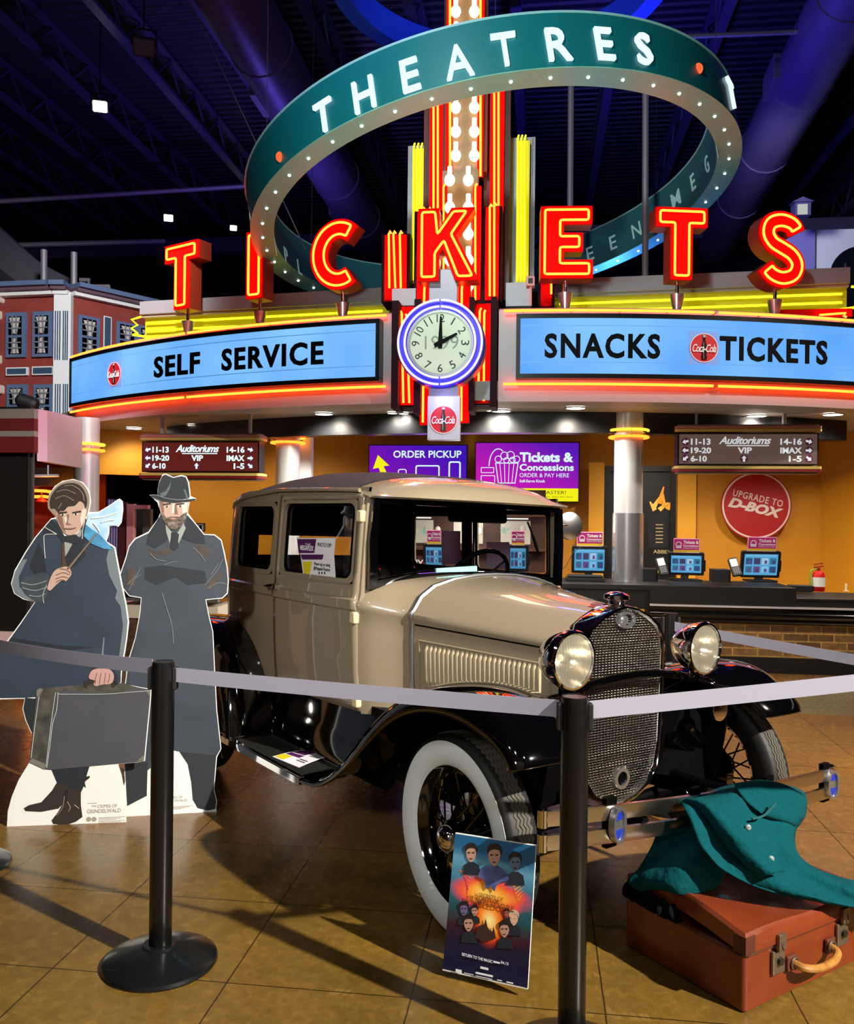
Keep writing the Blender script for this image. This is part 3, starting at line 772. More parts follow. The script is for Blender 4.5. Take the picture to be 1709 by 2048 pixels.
# ------------------------------------------------------------ yellow neon crown walls behind the standing letters
def crown(name, label, pts, gz, yz, flip):
    t = thing(name, label, 'neon panel')
    for (a, b) in zip(pts, pts[1:]):
        x = (b-a).normalized(); nrm = Vector((x.y, -x.x, 0))
        if nrm.y > 0: nrm = -nrm
        def slab(z0, z1, out, th, nme, mat):
            vs = [a+nrm*out, b+nrm*out, b+nrm*(out-th), a+nrm*(out-th)]
            MB().prism([(v.x, v.y) for v in vs], z0, z1).build(nme, mat, t, 0)
        slab(gz[0], gz[1], .12, .3, 'grey_cap', M('crown_grey', '#8f8d92', .6))
        slab(gz[0]-.03, gz[0], .08, .2, 'grey_lip', M('crown_lip', '#9b9484', .6))
        slab(yz[0], yz[1], 0, .1, 'yellow_panel', M('crown_yellow', '#b4b000', .6))
        for k in (.35, .72):
            z = yz[0]+(yz[1]-yz[0])*k; L = (b-a).length; n = max(1, int(L/1.6))
            for i in range(n):
                p = a+(b-a)*((i+.02)/n)+nrm*.06; q = a+(b-a)*((i+.98)/n)+nrm*.06
                MB().tube([p+UP*z, q+UP*z], .013, 8).build('neon_tube', NEON_Y, t)
    e = pts[0] if not flip else pts[-1]
    s = (pts[0]-pts[1]).normalized() if not flip else (pts[-1]-pts[-2]).normalized()
    z0, z1 = yz
    MB().tube([e+s*.02+UP*z1-E2*.08, e+s*.16+UP*(z1-.02)-E2*.05, e+s*.05+UP*(z1-.10)-E2*.1, e+s*.16+UP*(z1-.12)-E2*.05, e+s*.05+UP*(z1-.2)-E2*.1, e+s*.14+UP*(z1-.2)-E2*.05, e-s*.1+UP*(z0)-E2*.1], .013, 8).build('zigzag_tube', NEON_Y, t)
    return t
def lvl(x, d): p = at(x, 1000, d); p.z = 0; return p
dl_, dr_ = 10.6, 9.6
crown('neon_wall', 'grey ledge over yellow neon wall behind the letters T I C', [lvl(287, 10.2), lvl(775, 9.45)], (3.85, 4.0), (3.58, 3.83), False)
crown('neon_wall', 'grey ledge over yellow neon wall behind the letters E T S', [lvl(1105, 9.47), lvl(1690, 8.9)], (3.95, 4.11), (3.68, 3.92), True)
for x0, x1, lab in ((1640, 1700, 'short red neon strip below the right end of the yellow crown'),):
    t = thing('neon_strip', lab, 'neon panel'); bpy.context.view_layer.update()
    wchild(pbox(MB(), 1560, 618, 1702, 634, 8.75, .05), 'red_panel', RED, t, smooth=0)
    wchild(MB().tube([at(1640, 630, 8.68), at(1693, 626, 8.68), at(1688, 632, 8.66), at(1694, 634, 8.66)], .011, 8), 'neon_tube', NEON_R2, t)

# ------------------------------------------------------------ standing letters T I C K E T S
def inset(poly, d):
    n = len(poly); out = []
    A = sum(poly[i][0]*poly[(i+1) % n][1]-poly[(i+1) % n][0]*poly[i][1] for i in range(n))
    s = 1 if A > 0 else -1
    for i in range(n):
        a, b, c = Vector(poly[i-1]), Vector(poly[i]), Vector(poly[(i+1) % n])
        u, v = (b-a).normalized(), (c-b).normalized()
        n1, n2 = Vector((-u.y, u.x))*s, Vector((-v.y, v.x))*s
        k = 1+n1.dot(n2); m_ = (n1+n2)/max(k, .35)
        out.append(tuple(b+m_*d))
    return out
def stroke(cl, w):
    n = len(cl); Lf, Rt = [], []
    for i in range(n):
        a, b = Vector(cl[max(i-1, 0)]), Vector(cl[min(i+1, n-1)]); u = (b-a).normalized(); q = Vector((-u.y, u.x))*w
        p = Vector(cl[i]); Lf.append(tuple(p+q)); Rt.append(tuple(p-q))
    return Rt+Lf[::-1]
def letter_poly(ch, tube=False):
    H2 = .36
    if ch == 'T': return [(-.112, -H2), (.112, -H2), (.112, .165), (.265, .165), (.265, H2), (-.265, H2), (-.265, .165), (-.112, .165)]
    if ch == 'I': return [(-.108, -H2), (.108, -H2), (.108, H2), (-.108, H2)]
    if ch == 'E': return [(-.26, -H2), (.26, -H2), (.26, -.175), (-.03, -.175), (-.03, -.092), (.16, -.092), (.16, .095), (-.03, .095), (-.03, .178), (.25, .178), (.25, H2), (-.26, H2)]
    if ch == 'K': return [(-.285, -H2), (-.075, -H2), (-.075, -.10), (-.035, -.045), (.09, -H2), (.325, -H2), (.09, .095), (.275, H2), (.045, H2), (-.075, .155), (-.075, H2), (-.285, H2)]
    if ch == 'C':
        return stroke([(.225*cos(radians(a)), .263*sin(radians(a))) for a in (range(60, 302, 8) if tube else range(50, 312, 8))], .060 if tube else .100)
    if ch == 'S':
        cl = catmull([(.17, .17, 0), (.12, .25, 0), (0, .285, 0), (-.12, .25, 0), (-.155, .15, 0), (-.10, .06, 0), (.0, .01, 0), (.11, -.05, 0), (.165, -.14, 0), (.13, -.24, 0), (.01, -.285, 0), (-.11, -.25, 0), (-.18, -.17, 0)], 4)
        return stroke([(p.x, p.y) for p in (cl[2:-2] if tube else cl)], .056 if tube else .096)
LRET = M('letter_return', '#9c3a22', .35, .3)
def channel_letter(ch, x, yb, yt, d, label, turn=0.0, post=None):
    h = (yb-yt)*d/F_PX; c0 = at(x, (yb+yt)/2, d)
    th = turn
    T = board(c0, Vector((cos(YAW-th), -sin(YAW-th), 0)))
    t = thing('channel_letter', label, 'letter', T)
    k = h/.72
    P = [(a*k, b*k) for a, b in letter_poly(ch)]
    MB().prism(P, -.17, 0).build('return', LRET, t, 30)
    MB().prism(inset(P, .004), 0, .004).build('face', RED, t, 30)
    if ch in 'CS':
        # rim of the letter stands a little proud of the face
        pass
    Q = inset(P, .040*k) if ch not in 'CS' else [(a*k, b*k) for a, b in letter_poly(ch, True)]; R2 = inset(P, .002)
    n = len(P); MB().ring(P, inset(P, .008), 0, .03).build('rim', RED, t, 30)
    sm = []
    m = len(Q)
    for i in range(m):                  # rounded tube corners
        a, b, c2 = Vector(Q[i-1]), Vector(Q[i]), Vector(Q[(i+1) % m])
        r_ = min(.02*k, (a-b).length*.45, (c2-b).length*.45)
        p, q = b+(a-b).normalized()*r_, b+(c2-b).normalized()*r_
        sm += [p, (p+q)/4+b/2, q]
    MB().tube([(p.x, p.y, .04) for p in sm], .0125*k, 8, closed=True).build('neon_tube', NEON_R, t)
    if post:
        z = -h/2
        MB().cyl((0, z-.17, -.08), (0, z+.01, -.08), .02, 12).build('post', CHROME, t)
        MB().cyl((0, z-.34, -.08), (0, z-.12, -.08), .022, 20, .075).build('cone_foot', STEEL, t)
    return t
def lth(x): return arc_th(x, RA-.25)
def ldep(x): return arc(lth(x), 0, RA-.25).y
for ch, x, yb, yt, lab, post in (('T', 366, 619, 487, 'red neon letter T at far left of the word TICKETS', 1), ('I', 512, 598, 464, 'red neon letter I of the word TICKETS', 1), ('C', 680, 580, 440, 'red neon letter C of the word TICKETS', 1),
                                 ('E', 1134, 558, 414, 'red neon letter E of the word TICKETS', 1), ('T', 1362, 561, 417, 'red neon letter T between E and S of the word TICKETS', 1), ('S', 1561, 573, 428, 'red neon letter S ending the word TICKETS', 1)):
    channel_letter(ch, x, yb, yt, ldep(x), lab, lth(x)*1.0, post)
channel_letter('K', 894, 563, 418, 7.85, 'red neon letter K in front of the light tower', 0, None)

# ------------------------------------------------------------ the light tower
tw = thing('light_tower', 'tall tower of red and yellow neon with bulb strip behind the clock', 'tower', at(925, 800, 8.6))
bpy.context.view_layer.update()
def tpart(mb, n, m, **k): return wchild(mb, n, m, tw, **k)
PANEL = M('bulb_panel', '#6e6048', .4)
tpart(pbox(MB(), 888, -120, 976, 345, 8.62, .25), 'shaft', BROWN, smooth=0)
tpart(pbox(MB(), 905, -120, 957, 350, 8.60, .02), 'bulb_panel', PANEL, smooth=0)
for x0, x1 in ((893, 905), (957, 969)): tpart(pbox(MB(), x0, -120, x1, 350, 8.56, .06), 'inner_red_channel', RED, smooth=0)
for x in (900.5, 961.5): tpart(MB().tube([at(x, -120, 8.51), at(x, 352, 8.51)], .012, 8), 'neon_tube', NEON_R)
for x0, x1, tx in ((859, 885, (867.5, 876)), (980, 1008, (989, 997.5))):
    tpart(pbox(MB(), x0-12, 150, x1+12, 600, 8.74, .22), 'column_case', BROWN, smooth=0)
    tpart(pbox(MB(), x0, 150, x1, 600, 8.70, .04), 'red_channel', RED, smooth=0)
    for x in tx: tpart(MB().tube([at(x, 155, 8.66), at(x, 560, 8.66)], .011, 8), 'neon_tube', NEON_R)
# lower wide bulb strip
tpart(pbox(MB(), 884, 340, 956, 600, 8.5, .1), 'lower_panel', PANEL, smooth=0)
for x0, x1, tx, yt in ((880, 893, 887.5, 372), (945, 962, 951, 372)):
    tpart(pbox(MB(), x0, yt, x1, 600, 8.46, .05), 'inner_red_channel', RED, smooth=0)
    tpart(MB().tube([at(tx+3, yt-4, 8.44), at(tx, yt+2, 8.41), at(tx, 600, 8.41)], .011, 8), 'neon_tube', NEON_R)
def bulb(x, y, d):
    p = at(x, y, d)
    return MB().sphere(p, .052, 12, 8, (1, .8, 1.15)).cyl(p+UP*.04, p+UP*.13, .022, 10)
b0 = None
BP = [(x, y, 8.53) for x in (912, 949) for y in range(-73, 352, 48)]+[(x, y, 8.42) for x in (900, 937) for y in (360, 415, 468, 520, 572)]
for x, y, d in BP:
    if b0 is None: b0 = tpart(bulb(x, y, d), 'bulb', BULB); p0 = at(x, y, d); continue
    c_ = b0.copy(); COL.objects.link(c_); c_.location = b0.location+(at(x, y, d)-p0)
lamp('bulb_strip_light', 'AREA', at(930, 180, 8.3), at(930, 180, 6), 16, (1, .74, .42), .3, size_y=2.4)
# yellow fins
for gx, yx, yt, tx in (((815, 826), (824, 849), 289, (828, 835.5, 843)), ((1020, 1034), (1033, 1059), 273, (1036, 1043, 1050))):
    tpart(pbox(MB(), gx[0], yt+2, gx[1]+30, 566, 8.95, .25), 'fin_case', GREY, smooth=0)
    tpart(pbox(MB(), yx[0], yt+8, yx[1], 566, 8.86, .04), 'yellow_channel', YELLOW, smooth=0)
    for x in tx: tpart(MB().tube([at(x+2, yt-2, 8.86), at(x, yt+4, 8.82), at(x, 560, 8.82)], .010, 8), 'neon_tube', NEON_Y)
tpart(pbox(MB(), 1058, 274, 1070, 566, 8.96, .3), 'fin_side', GREY, smooth=0)
# small red panels at mid height
def redpanel(x0, y0, x1, y1, d, tubes, case=True):
    if case: tpart(pbox(MB(), x0-6, y0-2, x1+6, y1+4, d+.07, .35), 'panel_case', MAROON, smooth=0)
    tpart(pbox(MB(), x0, y0, x1, y1, d, .05), 'red_panel', RED, smooth=0)
    for pts in tubes: tpart(MB().tube([at(x, y, d-.04) for x, y in pts], .0105, 8), 'neon_tube', NEON_R)
def hook(x, x2, y0, y1): return [(x+5, y0+5), (x+2.5, y0), (x, y0+6), (x2, y1)]
redpanel(769, 470, 814, 600, 8.55, [hook(778, 779, 462, 576), hook(787, 791, 462, 576), hook(800, 802, 462, 576)])
redpanel(834, 424, 879, 600, 8.35, [hook(846, 846, 415, 600), hook(858, 858, 415, 600)])
redpanel(971, 414, 998, 600, 8.45, [hook(980, 980, 408, 592), hook(989, 989, 406, 592)])
redpanel(797, 613, 832, 810, 8.2, [[(802, 622), (804, 628), (807, 806)], [(812, 628), (814, 634), (819, 806)]])
redpanel(948, 607, 981, 806, 8.2, [[(963, 616), (960, 622), (957, 798)], [(971, 620), (969, 626), (968, 802)]])
redpanel(841, 560, 872, 850, 8.1, [[(850, 572), (849, 580), (846, 845)]], False)
redpanel(905, 560, 940, 846, 8.1, [[(925, 570), (924, 580), (923, 842)]], False)
redpanel(1082, 562, 1104, 612, 8.75, [[(1103, 566), (1103, 588)]])
for x0, x1, y0, y1, d in ((783, 797, 601, 816, 8.05), (828, 842, 598, 826, 8.0), (938, 948, 594, 822, 8.0), (981, 994, 593, 814, 8.05)):
    tpart(pbox(MB(), x0, y0, x1, y1, d, .35), 'maroon_fin', MAROON, smooth=0)
tpart(pbox(MB(), 786, 575, 993, 812, 8.62, .1), 'backing_plate', M('tower_grey', '#7f7c82', .5), smooth=0)
tpart(pbox(MB(), 1012, 565, 1062, 612, 8.7, .3), 'grey_block', GREY, smooth=0)
tpart(pbox(MB(), 784, 577, 832, 612, 8.45, .3), 'grey_block', GREY, smooth=0)
tpart(pbox(MB(), 858, 538, 916, 605, 7.92, .12), 'clock_hanger', M('hanger_grey', '#86848c', .4, .4), smooth=0, bevel=.006)
cb = thing('security_camera', 'small square camera box on a pole right of the yellow fin', 'camera', at(1062, 563, 8.3)); bpy.context.view_layer.update()
wchild(pbox(MB(), 1053, 552, 1070, 571, 8.3, .12), 'housing', M('cam_pink', '#c89a94', .5), cb, smooth=0, bevel=.006)
wchild(pbox(MB(), 1057, 556, 1066, 566, 8.29, .02), 'lens', BLACKM, cb, smooth=0)
wchild(MB().cyl(at(1062, 571, 8.35), at(1062, 612, 8.35), .012, 8), 'pole', M('cam_pink', '#c89a94', .5), cb)

# clock
T, w, h = pboard(792, 594, 970, 778, 7.84)
ck = thing('clock', 'round wall clock with violet neon rings showing two o\'clock', 'clock', T)
k = .5*178*7.84/F_PX/.415
CR = .405*k
MB().lathe([(CR*1.02, -.25), (CR*1.02, -.03), (CR, 0), (CR*.76, 0), (CR*.76, -.05), (0, -.05)], 64).build('case', M('clock_violet', '#2c18d0', .35), ck)
MB().lathe([(CR*1.03, -.26), (CR*1.03, -.06), (CR*.9, -.28)], 64).build('outer_shell', SILVER, ck)
MB().ring(circle(CR*.77, 64), circle(CR*.705, 64), -.02, .012).build('bezel', M('bezel_silver', '#a4a8a8', .25, .8), ck, 30)
MB().prism(circle(CR*.71, 64), -.03, -.006).build('dial', M('dial_cream', '#c9d2b4', .5, emit='#c9d6b0', strength=.18), ck, 30)
for rr in (.965, .815):
    for a0, a1 in ((pi/2+.02, 3*pi/2-.02), (-pi/2+.02, pi/2-.02)):
        MB().tube([(CR*rr*cos(a0+(a1-a0)*i/40), CR*rr*sin(a0+(a1-a0)*i/40), .045) for i in range(41)], .010, 8).build('neon_ring', NEON_V, ck)
nm = M('numeral_ink', '#14161a', .6)
for i in range(1, 13):
    a = pi/2-2*pi*i/12; R_ = CR*.575; s = str(i)
    rot = Matrix.Translation((R_*cos(a), R_*sin(a), 0)) @ Matrix.Rotation((a-pi/2) if 0 <= i % 12 <= 3 or i >= 9 else a+pi/2, 4, 'Z')
    hh = CR*.092; ww = hh*(.16 if i in (1,) else .62 if i < 10 else 1.0 if i in (10, 12) else .85)
    text('numeral', s, nm, ck, -ww, -hh, ww, hh, -.006, .003, .0, 0, .95, rot)
text('year_lettering', '1999', M('year_grey', '#8d958a', .6), ck, -CR*.36, -CR*.14, CR*.42, CR*.17, -.006, .002, -.006)
def hand(a, L, back, wd, z, n):
    T2 = Matrix.Rotation(a, 4, 'Z')
    MB().prism([(-back, -wd), (-back, wd), (0, wd*1.1), (L, wd*.5), (L+.006, 0), (L, -wd*.5), (0, -wd*1.1)], z, z+.006, T2).build(n, LETB, ck, 30)
hand(pi/2-radians(1), CR*.60, CR*.13, .018, .004, 'minute_hand')
hand(radians(28), CR*.43, CR*.15, .019, .012, 'hour_hand')
MB().lathe([(0, .024), (.02, .024), (.024, .0), (0, 0)], 16).build('hub', LETB, ck)
lamp('clock_violet', 'POINT', at(880, 790, 7.7), (0, 0, 0), 3, (.4, .3, 1), .05)

# drink logo box hanging below the clock
T, w, h = pboard(855, 792, 920, 880, 7.9)
lb = thing('logo_box', 'white metal box with round red drink logo under the clock', 'sign', T)
MB().box((0, 0, -.06), (w, h, .12)).build('case', M('box_white', '#c3c6d0', .35, .2), lb, 0, .004)
cola_disc('logo_disc', lb, Matrix.Translation((0, -h*.04, .001)), w*.43)
wchild(pbox(MB(), 858, 770, 917, 796, 7.95, .12), 'hanger_plate', M('hanger_grey', '#86848c', .4, .4), (bpy.context.view_layer.update(), lb)[1], smooth=0)
m = MB()
for x in (-.42, .42):
    for y in (-.45,): m.cyl((x*w, y*h, 0), (x*w, y*h, .004), .006, 8)
m.build('screw', STEEL, lb)

# ------------------------------------------------------------ the THEATRES ring
RC, RR, RTX, RTY = Vector((.641, 8.9, 4.618)), 2.4735, -.1035, .1483
e1 = Vector((cos(RTY), 0, sin(RTY))); e2 = Vector((0, cos(RTX), sin(RTX))); e2 = (e2-e1*e1.dot(e2)).normalized(); e3 = e1.cross(e2)
RTM = Matrix((e1, e2, e3)).transposed().to_4x4(); RTM.translation = RC
rg = thing('ring_sign', 'huge tilted teal hoop sign lettered THEATRES around the tower', 'sign', RTM)
TEAL = M('ring_teal', '#0b666c', .38, .15, coat=.2)
BH, BT = .44, .22
n = 160
def rprof(ps): return [[(r*cos(2*pi*k/n), r*sin(2*pi*k/n), z) for r, z in ps] for k in range(n)]
MB().loft(rprof([(RR, 0), (RR, BH)]), False, True).build('outer_band', TEAL, rg, 30)
MB().loft(rprof([(RR-BT, BH), (RR-BT, 0)]), False, True).build('inner_band', M('ring_inner', '#2d6668', .42, .15), rg, 30)
MB().loft(rprof([(RR, BH), (RR+.012, BH+.012), (RR-BT-.01, BH+.012), (RR-BT, BH)]), False, True).build('top_cap', M('ring_cap', '#7fb0b0', .4), rg, 30)
MB().loft(rprof([(RR-BT, 0), (RR-BT-.006, -.012), (RR+.006, -.012), (RR, 0)]), False, True).build('underside', M('ring_underside', '#74b8a0', .42, .05), rg, 30)
ra = lambda deg: radians(deg)
def ring_letter(s, x, y, outer=True, size=.26, nme='letter'):
    # pixel ray against the band
    o = RTM.inverted() @ EYEV; q = (RTM.inverted().to_3x3() @ _ray(x, y))
    R_ = RR if outer else RR-BT
    A = q.x**2+q.y**2; B = o.x*q.x+o.y*q.y; C_ = o.x**2+o.y**2-R_*R_
    D = sqrt(max(B*B-A*C_, 0)); t = (-B-D)/A if outer else (-B+D)/A
    a = atan2(o.y+t*q.y, o.x+t*q.x); z = o.z+t*q.z
    wd = {'I': .3, 'M': 1.0, 'A': .82, 'E': .55, 'S': .55, 'P': .6, 'L': .52, 'N': .8}.get(s, .72)*size
    sg = 1 if outer else -1
    def f(p):
        b = a+sg*p.x/R_; r = R_+sg*(p.z+.001); return Vector((r*cos(b), r*sin(b), z+p.y))
    text(nme, s, WHITEG if outer else M('ring_letter_pale', '#8fb4b0', .4, emit=(.3, .5, .48), strength=.25), rg, -wd/2, -size/2, wd/2, size/2, 0, .03 if outer else .006, .006, 0, 1, None, f)
for s, x, y in (('T', 650, 234), ('H', 730, 191), ('E', 822, 152), ('A', 918, 125), ('T', 1010, 101), ('R', 1117, 91), ('E', 1208, 90), ('S', 1286, 100), ('T', 1461, 190)):
    ring_letter(s, x, y)
for s, x, y in (('E', 1181, 507), ('E', 1227, 485), ('N', 1274, 460), ('M', 1353, 398), ('E', 1387, 364), ('G', 1415, 329), ('A', 1434, 293), ('L', 599, 535), ('P', 572, 511), ('A', 550, 490)):
    ring_letter(s, x, y, False, .17)
for x, y in ((560, 314), (1398, 137)):
    o = RTM.inverted() @ EYEV; q = (RTM.inverted().to_3x3() @ _ray(x, y))
    A = q.x**2+q.y**2; B = o.x*q.x+o.y*q.y; C_ = o.x**2+o.y**2-RR*RR; t = (-B-sqrt(max(B*B-A*C_, 0)))/A; p = o+q*t
    MB().sphere(p, .035, 14, 8, (1, 1, 1.3)).build('red_marker_lamp', glow('marker_red', (1, .1, .03), 1.6), rg)
l0 = None
for k in range(48):
    a = 2*pi*k/48; p = Vector(((RR-BT*.5)*cos(a), (RR-BT*.5)*sin(a), -.014))
    if l0 is None: l0 = MB().sphere((0, 0, 0), .014, 8, 6).build('pin_lamp', glow('pin_white', (1, 1, 1), 3), rg); l0.location = p
    else: c_ = l0.copy(); COL.objects.link(c_); c_.parent = rg; c_.location = p
for k in range(6):
    a = 2*pi*k/6+.5; p = Vector(((RR-.1)*cos(a), (RR-.1)*sin(a), BH)); wp = RTM @ p
    MB().cyl(p, RTM.inverted() @ Vector((wp.x, wp.y, ZC-.05)), .003, 6).build('hanger_cable', M('cable_dark', '#1c1b22', .6), rg)

# ------------------------------------------------------------ hanging auditorium signs
TXW = glow('sign_text_white', (.72, .93, 1.0), 1.25)
def auditorium(x0, y0, x1, y1, d, label, back, txt, rods):
    T, w, h = pboard(x0, y0, x1, y1, d)
    t = thing('auditorium_sign', label, 'sign', T)
    MB().box((0, 0, -.11), (w, h, .2)).build('housing', M('sign_housing', '#1a0d0d', .4), t, 0)
    MB().box((0, 0, -.005), (w*.975, h*.93, .012)).build('lit_face', back, t, 0)
    for s in (1, -1):
        for j, (dy, mt) in enumerate(((.03, GOLD), (.065, REDD if s < 0 else M('rose_trim', '#c4847c', .4)))):
            m = MB(); yy = s*(h/2+dy*(.9))
            m.prism(rrect(-w/2-.03, -.24, w/2+.03, .03, .05), yy-.014, yy+.014, Matrix(((1, 0, 0, 0), (0, 0, 1, 0), (0, 1, 0, 0), (0, 0, 0, 1))))
            m.build('trim_band', mt, t, 30)
        MB().prism(rrect(-w/2, -.21, w/2, .0, .03), s*(h/2+.08)-.01, s*(h/2+.08)+.01, Matrix(((1, 0, 0, 0), (0, 0, 1, 0), (0, 1, 0, 0), (0, 0, 0, 1)))).build('cover', M('cover_grey', '#8a8682', .4, .3), t, 30)
    zt = 2.62-T.translation.z
    for x in rods: MB().cyl((x*w/2, h/2+.05, -.1), (x*w/2, zt, -.1), .022, 10).build('hanging_rod', SILVER, t)
    P = lambda u, v: ((u-.5)*w, (.5-v)*h)
    for s, u0, u1, v0, v1 in (('11-13', .095, .235, .17, .37), ('19-20', .095, .24, .45, .64), ('6-10', .095, .21, .71, .90), ('14-16', .73, .88, .17, .37), ('IMAX', .73, .88, .45, .64), ('1-5', .79, .88, .71, .90), ('VIP', .43, .53, .45, .64)):
        a = P(u0, v1); b = P(u1, v0); text('lettering', s, txt, t, a[0], a[1], b[0], b[1], .002, .003, .03)
    a = P(.295, .35); b = P(.665, .11)
    text('script_lettering', 'Auditoriums', txt, t, a[0], a[1], b[0], b[1], .002, .003, .02, .35, .92)
    MB().box((P(.50, .37)[0], P(.49, .395)[1], .003), (w*.30, .010, .003)).build('underline', txt, t, 0)
    ar = [(-.5, 0), (-.05, .42), (-.05, .17), (.5, .17), (.5, -.17), (-.05, -.17), (-.05, -.42)]
    for u, v, rot in ((.055, .27, 15), (.055, .545, 0), (.055, .80, 40), (.93, .27, 165), (.93, .545, 180), (.93, .80, 140), (.475, .80, -90)):
        c0 = P(u, v); Tm = Matrix.Translation((c0[0], c0[1], 0)) @ Matrix.Rotation(radians(rot), 4, 'Z')
        q = MB().prism(circle(.04, 20), .001, .003, Tm).build('arrow_disc', M('disc_plum', '#5a2140', .5, emit='#5a2140', strength=.35), t, 30)
        MB().prism([(x*.064, y*.064) for x, y in ar], .003, .006, Tm).build('arrow', txt, q, 30)
    return t
GOLD = M('trim_gold', '#e6cf78', .35, .2)
auditorium(277, 883, 522, 944, 9.55, 'hanging auditorium sign with arrows, left above the hatted figure', M('aud_face_red', '#4a1712', .45, emit='#5a1c16', strength=.75), TXW, (-.72, .80))
auditorium(1360, 866, 1632, 930, 8.9, 'hanging auditorium sign with arrows, right above the round red sign', M('aud_face_brown', '#5c4a44', .45, emit='#5c4a44', strength=.75), M('sign_text_dim', '#c8d0d4', .5, emit=(.7, .75, .78), strength=.75), (-.72, .55))

# ------------------------------------------------------------ wall screens
def screen_mat(name, ca, cb):
    m = glow(name, ca, 1.0); nt = m.node_tree; e = [n for n in nt.nodes if n.type == 'EMISSION'][0]
    tc = nt.nodes.new('ShaderNodeTexCoord'); sp = nt.nodes.new('ShaderNodeSeparateXYZ'); r = nt.nodes.new('ShaderNodeValToRGB')
    ad = nt.nodes.new('ShaderNodeMath'); ad.operation = 'ADD'
    nt.links.new(tc.outputs['Generated'], sp.inputs[0]); nt.links.new(sp.outputs[0], ad.inputs[0]); nt.links.new(sp.outputs[1], ad.inputs[1])
    mp = nt.nodes.new('ShaderNodeMapRange'); mp.inputs[1].default_value = .3; mp.inputs[2].default_value = 1.7; nt.links.new(ad.outputs[0], mp.inputs[0])
    r.color_ramp.elements[0].color = (*lin(ca), 1); r.color_ramp.elements[1].color = (*lin(cb), 1)
    nt.links.new(mp.outputs[0], r.inputs[0]); nt.links.new(r.outputs[0], e.inputs[0]); return m
SW = glow('screen_white', (.72, .93, 1), 1.0); SY = glow('screen_yellow', (.93, .87, .01), 1.0)
def screen(x0, y0, x1, y1, label):
    T, w, h = pboard(x0, y0, x1, y1, 11.35)
    t = thing('menu_screen', label, 'screen', T)
    MB().box((0, 0, -.06), (w+.03, h+.03, .09)).build('casing', BLACKM, t, 0)
    return t, w, h, (lambda u, v: ((u-.5)*w, (.5-v)*h))
def st(t, P, s, mt, u0, v0, u1, v1, bold=.02): a = P(u0, v1); b = P(u1, v0); return text('lettering', s, mt, t, a[0], a[1], b[0], b[1], .002, .002, bold)
t, w, h, P = screen(737, 891, 933, 1003, 'purple wall screen reading ORDER PICKUP with yellow arrow')
MB().box((0, 0, -.01), (w, h, .02)).build('display', screen_mat('display_a', '#8a10b4', '#3c16b4'), t, 0)
st(t, P, 'ORDER PICKUP', SW, .25, .09, .95, .22)
MB().prism([P(u, v) for u, v in ((.09, .17), (.21, .36), (.15, .37), (.25, .72), (.17, .75), (.10, .40), (.04, .42))], .002, .004).build('arrow', SY, t, 0)
m = MB()
for u0, v0, u1, v1, b in ((.30, .42, .39, .80, .012), (.48, .35, .73, .70, .018)):
    a, c_ = P(u0, v1), P(u1, v0); m.ring(rrect(a[0], a[1], c_[0], c_[1], .03), rrect(a[0]+b, a[1]+b, c_[0]-b, c_[1]-b, .02), .002, .004)
a, c_ = P(.82, .78), P(.945, .28); m.ring(rrect(a[0], a[1], c_[0], c_[1], .03), rrect(a[0]+.02, a[1]+.14, c_[0]-.02, c_[1]-.02, .02), .002, .004)
m.build('device_icons', SW, t, 0)
t, w, h, P = screen(952, 886, 1156, 1002, 'purple and yellow wall screen reading Tickets and Concessions')
MB().box((0, h*.11, -.01), (w, h*.78, .02)).build('display', screen_mat('display_b', '#c81ab4', '#5a1ab4'), t, 0)
MB().box((0, -h*.39, -.01), (w, h*.22, .02)).build('yellow_strip', SY, t, 0)
def popcorn(t, P, mt, z=.002):
    m = MB()
    for poly in ([(.19, .34), (.42, .34), (.39, .70), (.22, .70)],):
        o_ = [P(*q) for q in poly]; m.ring(o_, inset(o_, .012 if len(o_) else 0), z, z+.002)
    for k in range(1, 5):
        u = .19+.23*k/5; m.bar((*P(u, .35), z+.001), (*P(.22+.17*k/5, .69), z+.001), .008, .002)
    for cx, cy, r in ((.22, .28, .035), (.28, .22, .04), (.34, .21, .04), (.40, .28, .035), (.30, .30, .03), (.36, .29, .03)):
        q = P(cx, cy); m.ring(circle(r*w, 20, *q), circle(r*w-.01, 20, *q), z, z+.002)
    m.tube([(*P(.12+.08-.10*cos(a)*.9+.02, .40-.30*sin(a)), z+.001) for a in [pi*i/12 for i in range(0, 9)]], .006, 4)
    for q in ((.05, .42, .18, .52), (.05, .56, .19, .70)):
        a, b = P(q[0], q[3]), P(q[2], q[1]); o_ = rrect(a[0], a[1], b[0], b[1], .01); m.ring(o_, inset(o_, .009), z, z+.002)
    return m.build('popcorn_icon', mt, t, 0)
popcorn(t, P, SW)
st(t, P, 'Tickets &', SW, .43, .16, .95, .33, .04); st(t, P, 'Concessions', SW, .43, .36, .955, .48, .03); st(t, P, 'ORDER & PAY HERE', SW, .43, .52, .91, .59, .0); st(t, P, 'Self-Serve Kiosk', SW, .43, .63, .68, .68, .02)
DKI = glow('screen_dark', (.05, .035, .02), 1)
st(t, P, 'SEE YOUR MOVIE FASTER!', DKI, .16, .82, .88, .88, .0); st(t, P, 'Order. Pay in minutes. Enjoy the show!', DKI, .45, .91, .95, .945, .0)
lamp('screen_spill', 'AREA', at(945, 950, 11.2), at(945, 950, 9), 6, (.6, .15, 1), 1.5)

